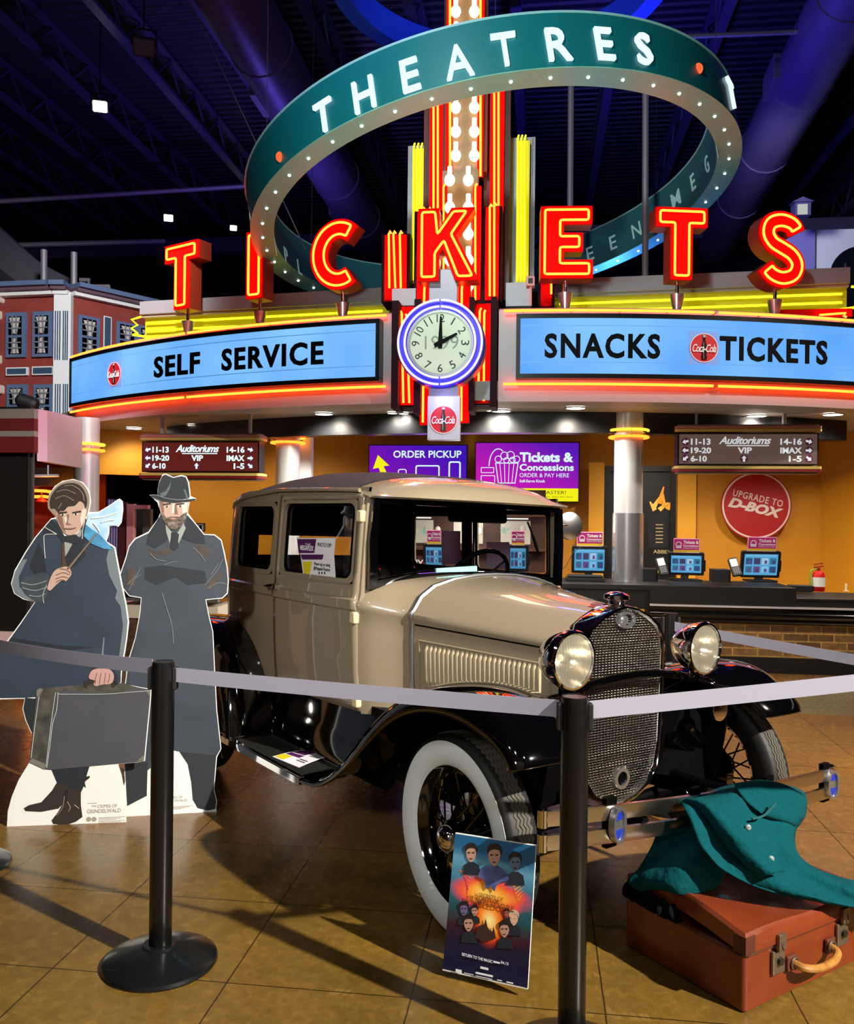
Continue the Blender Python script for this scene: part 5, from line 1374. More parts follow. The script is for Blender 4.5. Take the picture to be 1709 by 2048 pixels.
# carrier frame folded at the rear end of the board
m = MB()
for k in range(7):
    x = -1.80-.022*k; m.tube([(x, -.852-.003*(k % 2), .335), (x-.004, -.856, .62+.01*k)], .006, 6)
m.tube([(-1.79, -.86, .345), (-1.95, -.86, .345)], .007, 6).tube([(-1.79, -.86, .60), (-1.95, -.86, .66)], .007, 6).tube([(-1.82, -.85, .32), (-1.83, -.86, .24), (-1.79, -.87, .22), (-1.77, -.87, .235)], .008, 8)
lr = cp(m, 'luggage_carrier', BLK)
MB().tube([(-1.885, -.868, .38), (-1.895, -.868, .63)], .007, 8).build('red_glint_rod', M('red_glint_rod', '#8a2a34', .25, .6), lr)  # red reflection on chrome, put into the rod's colour
# chassis and front axle
cp(MB().box((-1.3, .32, .44), (2.4, .06, .12)).box((-1.3, -.32, .44), (2.4, .06, .12)).box((-1.2, 0, .46), (1.9, 1.12, .06)).box((-1.0, 0, .36), (1.4, .5, .14)), 'chassis', BLKS, smooth=0)
cp(MB().tube([(0, -.64, .36), (0, -.5, .33), (0, 0, .31), (0, .5, .33), (0, .68, .36)], .026, 10).tube([(-.12, -.62, .34), (-.12, .62, .34)], .012, 8).tube([(0, -.5, .33), (-1.1, 0, .33), (0, .5, .33)], .018, 8), 'front_axle', BLKS, False)
cp(MB().box((-.15, 0, .66), (.32, .40, .34)), 'engine', BLKS, smooth=0)
for Q_ in ([(.05, -.33, .47), (.25, -.35, .46), (.45, -.36, .48), (.53, -.36, .50)], [(.05, .33, .44), (.25, .35, .43), (.45, .36, .44), (.53, .36, .45)]):
    cp(MB().tube(Q_, .016, 8), 'bumper_iron', BLKS, False)
for Q_, r_ in (([(.12, .30, .60), (.10, .46, .52), (.03, .60, .40)], .022), ([(.16, .36, .64), (.14, .50, .55), (.07, .62, .43)], .018)):
    cp(MB().tube(Q_, r_, 8), 'shock_absorber', BLK, False)
# bumper: two sprung chrome bars
BZ = lambda y: .478-.084*y
BX = lambda y: .555-.055*(abs(y-.05)/.83)**2
ys = [-.795+1.695*i/24 for i in range(25)]
bu = None
for dz in (.0375, -.0375):
    rings = [[(BX(y)-.006, y, BZ(y)+dz-.0255), (BX(y)+.004, y, BZ(y)+dz-.0235), (BX(y)+.0065, y, BZ(y)+dz), (BX(y)+.004, y, BZ(y)+dz+.0235), (BX(y)-.006, y, BZ(y)+dz+.0255)] for y in ys]
    o = MB().loft(rings, True, False, True).build('bumper_bar', M('bumper_chrome', '#d8d2c8', .22, 1.0), car, 50)
for y in (-.795, .90):
    MB().cyl((BX(y)-.012, y, BZ(y)-.07), (BX(y)-.012, y, BZ(y)+.07), .009, 10).build('bumper_end_bolt', BLKS, car)
    for dz in (.0375, -.0375): MB().cyl((BX(y)-.010, y, BZ(y)+dz-.027), (BX(y)-.010, y, BZ(y)+dz+.027), .017, 18).build('bumper_end_roll', M('roll_chrome', '#e8e6e2', .14, 1.0), car)
for y in (-.515, .845):
    T = Matrix.Translation((BX(y)+.008, y, BZ(y))) @ Matrix.Rotation(-.12*(1 if y > 0 else -1), 4, 'Z') @ XT
    c = MB().ring(circle(.036, 36, 0, 0, .060), circle(.026, 36, 0, 0, .050), -.004, .018, T).build('bumper_clamp', STEEL, car, 40)
    MB().prism(circle(.027, 36, 0, 0, .051), -.004, .009, T).build('clamp_field', STEEL, c, 40)
    BLUE = M('enamel_blue', '#1a2f9a', .25, emit=None)
    for sg in (1, -1):
        P = [(.022*cos(a), sg*(.046*sin(a))) for a in [radians(20+140*i/14) for i in range(15)]]
        MB().prism(P, .009, .0115, T).build('enamel', BLUE, c, 30)
for y in (-.515, .845, -.10, .36): MB().box((BX(y)-.02, y, BZ(y)), (.02, .05, .16)).build('bumper_bracket', BLKS, car, 0)
# wheels
def wheel(x, y, s, first=None, steer=0):
    T = Matrix.Translation((x, y, .365)) @ Matrix.Rotation(radians(steer), 4, 'Z') @ (Matrix.Rotation(0 if s < 0 else pi, 4, 'Z')) @ Matrix.Rotation(pi/2, 4, 'X')
    if first:
        w = copy_tree(first, car); w.matrix_local = T; return w
    w = MB().lathe([(.256, .048), (.249, .052), (.240, .040), (.222, .028), (.216, .010), (.216, -.010), (.222, -.028), (.240, -.040), (.249, -.050), (.256, -.048)], 64).build('wheel', BLK, car, 40)
    w.matrix_local = T
    MB().lathe([(.248, .046), (.262, .060), (.29, .0685), (.325, .068), (.345, .062), (.357, .054), (.3625, .046), (.364, 0), (.3625, -.046), (.357, -.054), (.345, -.062), (.32, -.068), (.28, -.068), (.248, -.046)], 72).build('tyre', RUB, w, 50)
    MB().lathe([(.2475, .0475), (.262, .0615), (.29, .070), (.325, .0695), (.340, .0655), (.338, .060)], 72).build('whitewall', WWALL, w, 60)
    m = MB(); n = 144
    for k in range(6):
        zc = -.0385+.0154*k
        rings = []
        for i in range(n):
            a = 2*pi*i/n; zz = zc+(.0045 if i % 2 else -.0045)
            rings.append([(r*cos(a), r*sin(a), z) for r, z in ((.361, zz-.0058), (.3672-.006*(abs(zc)/.04)**3, zz-.0058), (.3672-.006*(abs(zc)/.04)**3, zz+.0058), (.361, zz+.0058))])
        m.loft(rings, False, True)
    m.build('tread', TREAD, w, 30)
    m = MB()
    for k in range(30):
        a = 2*pi*k/30; d = .55*(1 if k % 2 else -1); o_ = .055 if k % 3 else -.03
        m.tube([(.05*cos(a+d), .05*sin(a+d), o_), (.218*cos(a), .218*sin(a), .0)], .0042, 6)
    m.build('spokes', BLK, w)
    MB().lathe([(.04, .085), (.058, .075), (.062, .05), (.05, .03), (.05, -.03), (.14, -.04), (.145, -.09), (.05, -.10)], 36).build('hub', BLK, w)
    MB().lathe([(0, .112), (.025, .109), (.042, .098), (.050, .082), (.052, .07)], 32).build('hub_cap', CHROME, w)
    return w
w0 = wheel(0, -.71, -1, None, -4)
wheel(0, .765, 1, w0, -4); wheel(-2.50, -.70, -1, w0); wheel(-2.50, .725, 1, w0)

# ------------------------------------------------------------ papers on and in the car
def cside(x, y, lat): return onplane(x, y, CO+CL*lat, CL)
VIO = M('print_violet', '#4a1050', .6); PYEL = M('print_yellow', '#d8c818', .6)
def notice(name, label, corners, mats_z, inner=None):
    pass
BT_ = cside(634, 1114, -.640)
T = board(BT_, CF)
nt_ = thing('paper_notice', 'white PHOTO OP notice taped inside the car side window', 'notice', T)
Ti = T.inverted()
def lp(x, y, lat=-.640): p = Ti @ cside(x, y, lat); return (p.x, p.y)
MB().prism([lp(*q) for q in ((607, 1153), (671, 1155), (668, 1110), (671, 1076), (593, 1076), (600, 1100))], -.002, 0).build('sheet', PAPER, nt_, 0)
MB().prism([lp(*q) for q in ((598, 1106), (629, 1106), (633, 1078), (595, 1078))], .0005, .0015).prism([lp(*q) for q in ((605, 1119), (645, 1119), (648, 1109), (602, 1109))], .0005, .0015).build('violet_blocks', VIO, nt_, 0)
MB().prism([lp(*q) for q in ((609, 1151), (619, 1151), (625, 1123), (606, 1123))], .0005, .0015).build('yellow_block', PYEL, nt_, 0)
def nl(s, x0, y0, x1, y1, mt, b=.0): a, c = lp(x0, y1), lp(x1, y0); text('lettering', s, mt, nt_, a[0], a[1], c[0], c[1], .0012, .0008, b)
nl('MEGAPLEX', 601, 1092, 628, 1100, PAPER, .03); nl('THE', 611, 1087, 622, 1091, PAPER)
nl('PHOTO OP!', 636, 1087, 663, 1093, INK); nl('Please tag us using', 629, 1127, 661, 1132, INK); nl('@MegaplexTheatres', 628, 1136, 661, 1141, INK)
m = MB()
for x in (639, 644.5, 650): q = lp(x, 1146); m.prism(circle(.006, 14, q[0], q[1]), .001, .002)
m.build('icon_dots', INK, nt_, 0)
# notice lying on the running board
ZRB = .352
cs_ = [onz(x, y, ZRB) for x, y in ((545, 1513), (598, 1535), (671, 1510), (617, 1500))]
xa = (cs_[1]-cs_[2]); T = Matrix.Identity(4)
n2 = thing('paper_notice', 'white notice with yellow corner lying on the car running board', 'notice', Matrix.Translation((cs_[0]+cs_[2])/2))
c0 = (cs_[0]+cs_[2])/2
def bl(u, v, dz=0): p = cs_[0]*(1-u)*(1-v)+cs_[1]*u*(1-v)+cs_[2]*u*v+cs_[3]*(1-u)*v-c0; return (p.x, p.y, dz+.006*sin(v*3))
def patch(mb, u0, u1, v0, v1, dz): 
    N = 6; return mb.loft([[bl(u0+(u1-u0)*i/N, v0+(v1-v0)*j/N, dz) for i in range(N+1)] for j in range(N+1)])
patch(MB(), 0, 1, 0, 1, 0).build('sheet', PAPER, n2, 0, solid=.001)
patch(patch(MB(), .05, .5, .52, .97, .0015), .05, .55, .33, .48, .0015).build('violet_blocks', VIO, n2, 0)
patch(MB(), .03, .35, .04, .30, .0015).build('yellow_block', PYEL, n2, 0)
m = MB()
for v in (.55, .62, .70, .2, .28): patch(m, .62, .92, v, v+.03, .0015)
m.build('text_lines', INK, n2, 0)
def sheet_grey():
    m = M('sheet_grey', '#a59ebc', .7); nt = m.node_tree; b = nt.nodes['Principled BSDF']
    if not any(n.type == 'BSDF_TRANSLUCENT' for n in nt.nodes):
        tr = nt.nodes.new('ShaderNodeBsdfTranslucent'); tr.inputs[0].default_value = (.62, .58, .75, 1); x = nt.nodes.new('ShaderNodeMixShader'); x.inputs[0].default_value = .6
        o_ = [n for n in nt.nodes if n.type == 'OUTPUT_MATERIAL'][0]; nt.links.new(b.outputs[0], x.inputs[1]); nt.links.new(tr.outputs[0], x.inputs[2]); nt.links.new(x.outputs[0], o_.inputs[0])
    return m
# grey sheets on the far side window, strip of blue paper under the windscreen
for (x0, y0, x1, y1), lab in (((884, 1062, 921, 1128), 'grey paper sheet in the far car window, left of the steering wheel'), ((974, 1084, 1019, 1136), 'grey paper sheet in the far car window, right of the steering wheel')):
    vs = [cside(x, y, .615) for x, y in ((x0, y1), (x1, y1), (x1, y0), (x0, y0))]; c0 = sum(vs, Vector())/4
    o = MB().add([v-c0 for v in vs], [(0, 1, 2, 3)]).build('paper_sheet', sheet_grey(), None, 0, solid=.002); o.location = c0; tag(o, lab, 'paper')
p, q = CARM @ TILT @ Vector((-.858, -.225, 1.243)), CARM @ TILT @ Vector((-.852, .02, 1.255))
o = MB().bar(p-p, q-p, .012, .034).build('paper_strip', M('strip_blue', '#8fd0dc', .6), None, 0, .002); o.location = p; tag(o, 'pale blue strip of card on the windscreen sill', 'paper')
from mathutils import noise
# ------------------------------------------------------------ sales counter at the right
CB = M('counter_black', '#09090b', .5); CBG = M('counter_gloss', '#08080a', .12, coat=.5)
VCN = 8.8
ct_ = thing('counter', 'black sales counter with brick front at right behind the car', 'counter', room(4, VCN))
bpy.context.view_layer.update()
u0 = E1.dot(onv(1085, 1180, VCN)); um = E1.dot(onv(1590, 1180, VCN)); u1 = 6.2; uw = E1.dot(onv(1299, 1180, VCN))
def rb_(ua, ub, va, vb, za, zb): return [room(ua, va), room(ub, va), room(ub, vb), room(ua, vb), za, zb]
def cbox(name, ua, ub, va, vb, za, zb, mat, bev=0):
    q = rb_(ua, ub, va, vb, za, zb)
    return wchild(MB().prism([(v.x, v.y) for v in q[:4]], za, zb), name, mat, ct_, smooth=0, bevel=bev)
cbox('worktop', u0-2.2, um, VCN-.05, VCN+.75, .79, .845, CB, .006)
cbox('upper_fascia', uw, um, VCN-.06, VCN+.1, .66, .80, CB)
cbox('upper_fascia', u0-2.2, uw, VCN-.02, VCN+.1, .60, .80, CB)
cbox('ledge_top', um, u1, VCN-.05, VCN+.75, .72, .745, CB, .004)
cbox('ledge_fascia', um, u1, VCN-.04, VCN+.1, .66, .72, CB)
cbox('steel_strip', uw, u1, VCN-.075, VCN, .640, .658, M('counter_strip', '#d8d8dc', .4, .3))
cbox('moulding', uw, u1, VCN-.05, VCN+.1, .60, .64, CBG)
q = [room(uw, VCN), room(u1, VCN)]
m = MB(); n = 40
m.tube([room(uw, VCN-.03, .565), room(u1, VCN-.03, .565)], .045, 16).tube([room(uw, VCN-.01, .51), room(u1, VCN-.01, .51)], .035, 16)
wchild(m, 'round_moulding', CBG, ct_)
def brick_material():
    m = M('counter_brick', '#6a4a26', .6); nt = m.node_tree; b = nt.nodes['Principled BSDF']
    tc = nt.nodes.new('ShaderNodeTexCoord'); mp = nt.nodes.new('ShaderNodeMapping'); mp.inputs['Rotation'].default_value = (pi/2, 0, 0)
    br = nt.nodes.new('ShaderNodeTexBrick'); br.inputs['Scale'].default_value = 1.0; br.inputs['Brick Width'].default_value = .24; br.inputs['Row Height'].default_value = .078; br.inputs['Mortar Size'].default_value = .007
    br.inputs['Color1'].default_value = (*lin('#5c3e20'), 1); br.inputs['Color2'].default_value = (*lin('#8c683a'), 1); br.inputs['Mortar'].default_value = (*lin('#b88c48'), 1)
    ns = nt.nodes.new('ShaderNodeTexNoise'); ns.inputs['Scale'].default_value = 16; ns.inputs['Detail'].default_value = 6; mx = nt.nodes.new('ShaderNodeMix'); mx.data_type = 'RGBA'; mx.blend_type = 'OVERLAY'; mx.inputs[0].default_value = .8
    nt.links.new(tc.outputs['Object'], mp.inputs[0]); nt.links.new(mp.outputs[0], br.inputs[0]); nt.links.new(tc.outputs['Object'], ns.inputs['Vector'])
    nt.links.new(br.outputs[0], mx.inputs[6]); nt.links.new(ns.outputs[0], mx.inputs[7]); nt.links.new(mx.outputs[2], b.inputs['Base Color']); return m
BRK = brick_material()
# brick panels get their own axes so courses stay level
def brickpanel(ua, ub, v, za, zb, th):
    o = MB().box(((ub-ua)/2, th/2, (zb-za)/2), (ub-ua, th, zb-za)).build('brick_front', BRK, ct_, 0)
    o.matrix_world = Matrix.Translation(room(ua, v, za)) @ Matrix.Rotation(-YAW, 4, 'Z')
brickpanel(u0-2.2, u1, VCN+.02, .0, .52, .3)
cbox('plinth', uw-.02, u1, VCN-.03, VCN+.1, 0, .15, CB)
cbox('end_post', uw-.02, uw+.12, VCN-.04, VCN+.2, 0, .6, CB)
# left run of the counter behind the standing figures
o = thing('side_counter', 'low brick counter with pale top behind the two cutout figures', 'counter', at(330, 1215, 9.2)); bpy.context.view_layer.update()
wchild(pbox(MB(), 225, 1185, 440, 1197, 9.0, .6), 'dark_rail', CBG, o, smooth=0)
wchild(pbox(MB(), 225, 1197, 440, 1203, 8.98, .05), 'steel_strip', STEEL, o, smooth=0)
wchild(pbox(MB(), 225, 1212, 440, 1238, 9.0, .6), 'pale_band', M('pale_band', '#b0a898', .5), o, smooth=0)
wchild(pbox(MB(), 225, 1238, 440, 1312, 9.02, .5), 'brick_front', M('brick_dark', '#4d3520', .7, noise=(18, '#2a1a10', .2)), o, smooth=0)

# ticket terminals
def screen_tiles(parent, w, h):
    dk = glow('tile_blue', (.10, .36, .62), 1.0)
    MB().box((0, 0, -.002), (w, h, .004)).build('display', dk, parent, 0)
    cols = [glow('tile_%d' % i, c, 1) for i, c in enumerate(((.02, .09, .2), (.18, .5, .75), (.12, .07, .22), (.03, .16, .28), (.35, .55, .7), (.06, .05, .12)))]
    k = 0
    def tile(i, c, sz): MB().box(c, sz).build('film_tile', cols[i % 6], parent, 0)
    for r in range(2):
        for c in range(4):
            cx, cy = (-.36+.24*c)*w, (.17-.40*r)*h
            tile(k*5+r, (cx, cy, .001), (w*.19, h*.30, .002))
            tile(k*3+2, (cx+.02*w, cy-.04*h, .0025), (w*.08, h*.16, .002)); k += 1
    MB().box((0, h*.43, .001), (w*.9, h*.05, .002)).build('title_bar', cols[1], parent, 0)
def small_sign(t, w, h, z0, y0, dk=True):
    T = Matrix.Translation((0, y0+h/2, z0))
    s = MB().box((0, 0, 0), (w, h, .012), T).build('top_card', M('card_plum', '#a8206a', .5, emit='#a8206a', strength=.25), t, 0)
    MB().box((0, -h*.40, .007), (w, h*.18, .002), T).build('yellow_strip', M('card_yellow', '#d8c020', .5), s, 0)
    MB().ring(rrect(-w/2, -h/2, w/2, h/2, .004), rrect(-w/2+.006, -h/2+.006, w/2-.006, h/2-.006, .003), .006, .009, T).build('border', M('card_pink', '#e8b8cc', .5), s, 0)
    text('lettering', 'Tickets &', WHITE, s, -w*.12, h*.14, w*.46, h*.36, .007, .002, .03, 0, 1, T); text('lettering', 'Concessions', WHITE, s, -w*.12, -h*.08, w*.46, h*.08, .007, .002, .02, 0, 1, T)
    text('lettering', 'ORDER & PAY HERE', WHITE, s, -w*.12, -h*.20, w*.44, -h*.14, .007, .002, 0, 0, 1, T)
    MB().ring(circle(h*.2, 20, -w*.30, h*.08), circle(h*.15, 20, -w*.30, h*.08), .007, .009, T).box((-w*.30, -h*.08, .008), (w*.2, h*.18, .002), T).build('icon', WHITE, s, 0)
def terminal(x0, y0, x1, y1, yb, label, turn, d=9.15, stand='plate'):
    c = at((x0+x1)/2, (y0+y1)/2, d); zb = .845
    w, h = (x1-x0)*d/F_PX, (y1-y0)*d/F_PX
    x = Vector((cos(YAW+turn), -sin(YAW+turn), 0)); T = board(c, x, Vector((0, 0, 1))-x.cross(UP)*-.22)
    t = thing('ticket_terminal', label, 'terminal', T, 'ticket terminals on the counters')
    MB().prism(rrect(-w/2-.03, -h/2-.03, w/2+.03, h/2+.03, .015), -.05, -.005).build('casing', BLACKM, t, 30)
    screen_tiles(t, w, h)
    Ti = T.inverted()
    b = Ti @ Vector((c.x, c.y+.06, zb+.004)); e = Vector((0, -h*.2, -.06))
    m = MB().bar(e, Ti @ Vector((c.x, c.y+.06, zb+.02)), .08, .04)
    m.add([Ti @ (Vector((c.x, c.y+.02, zb+.001))+x*a*.14+Vector((0, b2*.12, dz))) for a in (-1, 1) for b2 in (-1, 1) for dz in (0, .018)], [(0, 1, 3, 2), (4, 6, 7, 5), (0, 4, 5, 1), (2, 3, 7, 6), (0, 2, 6, 4), (1, 5, 7, 3)])
    m.build('stand', BLACKM, t, 30)
    small_sign(t, w*.86, .155, -.02, h/2+.03)
    MB().box((w/2+.035, -.02, -.03), (.02, .12, .03)).build('card_slot', BLACKM, t, 0)
    return t
terminal(1150, 1098, 1209, 1142, 1165, 'ticket terminal with plum card left of the polished column', 0)
terminal(1344, 1111, 1402, 1146, 1165, 'ticket terminal with plum card between the column and the last terminal', .12)
terminal(1490, 1108, 1555, 1151, 1168, 'rightmost ticket terminal, with plum card, on the black counter', -.05)
terminal(852, 1094, 885, 1130, 1165, 'ticket terminal seen through the windscreen, left of the pillar', 0, 9.2)
terminal(1021, 1096, 1052, 1138, 1165, 'ticket terminal seen through the windscreen near its right edge', 0, 9.2)
def dock(x, y0, y1, d, label, screen=True):
    p = at(x, y1, d); p.z = .846
    t = thing('card_reader', label, 'card reader', Matrix.Translation(p) @ Matrix.Rotation(-YAW, 4, 'Z'), 'card readers')
    MB().prism(rrect(-.13, -.12, .05, .12, .02), 0, .13).build('base_block', BLACKM, t, 30)
    T = Matrix.Translation((.09, -.1, .16)) @ Matrix.Rotation(radians(62), 4, 'X') @ Matrix.Rotation(radians(12), 4, 'Z')
    r = MB().prism(rrect(-.045, -.10, .045, .10, .012), -.02, .02, T).build('handset', M('reader_dark', '#2b2d30', .4), t, 30)
    MB().prism(rrect(-.036, .0, .036, .085, .006), .02, .023, T).build('screen', M('reader_screen', '#c8d4d8', .3, emit='#c8d4d8', strength=.4), r, 0)
    m = MB()
    for i in range(3):
        for j in range(4): m.box((-.022+.022*i, -.02-.018*j, .022), (.014, .010, .004), T)
    m.build('keys', M('key_grey', '#9a9ca0', .5), r, 0)
dock(1304, 1115, 1163, 9.1, 'card reader and printer just right of the polished column')
dock(1448, 1125, 1160, 9.1, 'card reader and black printer between the two right hand terminals')
def reader2(x, label):
    p = at(x, 1165, 9.1); p.z = .846
    t = thing('card_reader', label, 'card reader', Matrix.Translation(p) @ Matrix.Rotation(-YAW, 4, 'Z'), 'card readers')
    MB().prism(rrect(-.05, -.06, .05, .06, .01), 0, .12).build('base_block', BLACKM, t, 30)
    MB().prism(rrect(-.042, -.05, .042, .0, .008), .12, .27).build('reader_head', M('reader_pale', '#c4ccd0', .4), t, 30)
    MB().tube([(.05, 0, .1), (.12, .02, .14), (.2, .03, .3), (.3, .04, .36)], .004, 6).build('cable', BLACKM, t)
reader2(1109, 'small pale card reader beside the driving mirror on the counter')
o = thing('cash_drawer', 'flat black drawer unit under the first terminal', 'drawer', Matrix.Translation(at(1170, 1163, 8.98)) @ Matrix.Rotation(-YAW, 4, 'Z')); o.location.z = .846
MB().box((0, 0, .02), (.40, .2, .035)).box((0, 0, .052), (.36, .2, .018)).build('body', BLACKM, o, 0, .004)
o = thing('receipt_printer', 'black device on the right end of the upper counter', 'printer', Matrix.Translation(at(1600, 1178, 8.9)) @ Matrix.Rotation(-YAW, 4, 'Z')); o.location.z = .747
MB().box((0, 0, .05), (.22, .12, .07)).cyl((.11, -.03, .05), (.11, .03, .05), .035, 14).build('body', BLACKM, o, 30, .006)
# fire extinguisher on the ledge
p = at(1638, 1185, 9.2); p.z = .746
fe = thing('fire_extinguisher', 'red fire extinguisher standing on the counter ledge at right', 'extinguisher', p)
MB().lathe([(.06, 0), (.064, .01), (.064, .17), (.05, .205), (.02, .22), (0, .22)], 24).build('cylinder', M('ext_red', '#b01618', .3), fe)
MB().lathe([(.0655, .05), (.0655, .15)], 24).build('label', M('ext_label', '#cfd4d0', .5), fe)
MB().cyl((0, 0, .21), (0, 0, .25), .018, 10).bar((-.05, 0, .255), (.05, 0, .27), .02, .012).bar((-.05, 0, .285), (.04, 0, .30), .02, .01).build('valve', M('ext_valve', '#8a1a18', .4), fe)
MB().tube([(-.02, 0, .24), (-.085, 0, .22), (-.095, 0, .12), (-.085, 0, .06)], [.009, .009, .009, .016], 8).build('hose', M('ext_hose', '#6f8a1a', .5), fe)
p = at(1693, 1185, 9.2); p.z = .746
tg = thing('candle', 'short pale candle stub on the ledge at the right edge', 'candle', p)
MB().lathe([(.012, 0), (.012, .08), (0, .085)], 10).build('stub', M('candle_cream', '#d8c8a0', .6), tg); MB().lathe([(.03, 0), (.03, .006), (0, .006)], 14).build('dish', CREAM, tg)
# promotional lettering board seen through the windscreen
T, w, h = pboard(803, 1112, 848, 1136, 9.25)
t = thing('promo_board', 'dark red board reading WHY seen through the windscreen', 'sign', T)
MB().box((0, -h*.25, -.01), (w*1.2, h*1.5, .02)).build('panel', M('promo_red', '#4a1018', .5), t, 0)
text('lettering', 'WHY', WHITE, t, -w*.48, -h*.45, w*.5, h*.2, .001, .002, .03)
# back bar with decorations seen through the car
T, w, h = pboard(796, 1010, 1090, 1112, 10.9)
t = thing('back_bar', 'brown lit shelf cabinet seen through the car windows', 'cabinet', T)
MB().box((0, 0, -.05), (w, h*1.6, .1)).build('carcass', M('bar_brown', '#4a2a20', .6), t, 0)
MB().box((0, h*.36, .08), (w, .10, .2)).build('upper_shelf', M('bar_brown2', '#5a3528', .5), t, 0)
MB().box((0, -h*.35, .08), (w, .04, .2)).build('lower_shelf', M('bar_brown2', '#5a3528', .5), t, 0)
for x in (-.36, -.02, .30):
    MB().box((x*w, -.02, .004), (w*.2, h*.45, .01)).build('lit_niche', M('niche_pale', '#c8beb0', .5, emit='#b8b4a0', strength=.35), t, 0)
    MB().box((x*w, h*.24, .02), (w*.17, .012, .02)).build('strip_lamp', glow('strip_white', (.9, 1, .95), 2.5), t, 0)
lamp('bar_lamp', 'POINT', at(940, 1050, 10.4), (0, 0, 0), 22, (1, .95, .85), .2)
for k, (x, y) in enumerate(((818, 1062), (960, 1062), (876, 1060), (1046, 1058))):
    o = MB().sphere((0, 0, 0), .036, 16, 10, (1, .6, 1.35)).build('hanging_egg', M('egg_white', '#d8d4c8', .5), None); o.location = at(x, y, 10.72)
    tag(o, 'pale egg ornament hanging in the lit shelf cabinet seen through the windscreen', 'ornament', 'egg ornaments in the cabinet')
o = None
for k, (x, y) in enumerate(((850, 1063), (1010, 1060))):
    m = MB(); random.seed(k)
    for i in range(26):
        a = random.uniform(0, 2*pi); b = random.uniform(-.2, 1.2); r = random.uniform(.06, .13)
        m.bar((0, 0, 0), (r*cos(a)*cos(b), -.02*r, r*sin(b)*.9), .016, .006)
    o = m.build('leaf_spray', M('spray_teal', '#9ac0b0', .5), None, 0); o.location = at(x, y+6, 10.7); tag(o, 'pale green leaf spray on the lit shelf, %s of the windscreen view' % ('left' if k == 0 else 'right'), 'ornament', 'leaf sprays')

# ------------------------------------------------------------ rope line: posts and belts
POST = M('post_black', '#0b0c0e', .33, .2, coat=.3)
BELT = M('belt_silver', '#8e8ea0', .7, bump=(300, .15, .001))
def stanchion(p, label, r=.037, H=1.015):
    t = thing('stanchion_post', label, 'post', p)
    MB().lathe([(r*.9, .02), (r, .03), (r, H-.012), (r*.98, H-.004), (r*.85, H)], 40).build('pole', POST, t, 30)
    MB().lathe([(0, H), (r*.86, H), (r*.93, H+.002), (r*.93, H-.01)], 40).build('top_cap', M('cap_black', '#17181b', .25), t, 30)
    MB().lathe([(.188, 0), (.19, .006), (.186, .016), (.168, .026), (.12, .042), (.075, .054), (.058, .058), (.056, .066), (.045, .068), (.038, .068)], 56).build('base', M('base_black', '#111315', .28, .1, coat=.3), t, 30)
    for q_ in (r+.004, -r-.004): MB().box((q_, 0, H-.055), (.014, .03, .075)).build('belt_clip', BLACKM, t, 0, .003)
    return t
SL = Vector((-.886, 2.89, 0)); SRT = Vector((.418, 2.385, 0))
stanchion(SL, 'black belt post standing in front of the two cutout figures', .0375)
stanchion(SRT, 'black belt post nearest the camera, in front of the car grille', .0385, 1.018)
o = stanchion(Vector((-1.965, 3.65, 0)), 'black belt post base just entering at the left edge'); o.rotation_euler.z = .4
def belt(a, b, label, h=.049, sag=.012):
    N = 20; rings = []
    x = (b-a).normalized(); nrm = Vector((-x.y, x.x, 0)).normalized()
    for i in range(N+1):
        t = i/N; p = a.lerp(b, t)-UP*sag*4*t*(1-t); q = .0012
        rings.append([p+UP*h/2+nrm*q, p-UP*h/2+nrm*q, p-UP*h/2-nrm*q, p+UP*h/2-nrm*q])
    o = MB().loft(rings, True, False, True).build('belt', BELT, None, 40); return tag(o, label, 'belt', None)
def zat(p, y): # height at which pixel row y meets the upright through p
    x = 854.5+F_PX*p.x/p.y; return at(x, y, p.y).z
a = SL+Vector((-.04, .01, 0)); a.z = zat(SL, 1334)
b_ = at(0, 1298, 3.42); b_ = a+(b_-a)*1.0
belt(Vector((-1.93, 3.62, .972)), a, 'grey belt running left from the post in front of the cutout figures')
a = SL+Vector((.042, -.01, 0)); a.z = zat(SL, 1348); b = SRT+Vector((-.042, .01, 0)); b.z = zat(SRT, 1419)
belt(a, b, 'grey belt stretched between the two posts across the car side', .048, .004)
a = SRT+Vector((.043, .01, 0)); a.z = zat(SRT, 1421); b = at(1709, 1363, 2.55)
e_ = a+(b-a)*1.75; belt(a, e_, 'pale belt running right from the nearest post across the grille', .050, .004)
stanchion(Vector((e_.x+.042, e_.y+.005, 0)), 'black belt post at the far end of the pale right hand belt')
a = at(1350, 1253, 4.46); b = at(1709, 1318, 3.95)
belt(a, b+(b-a)*.4, 'grey belt behind the right headlamp crossing the brick counter', .05, .004)
o = stanchion(Vector((at(1342, 1280, 4.5).x, 4.5, 0)), 'black belt post half hidden behind the right headlamp')

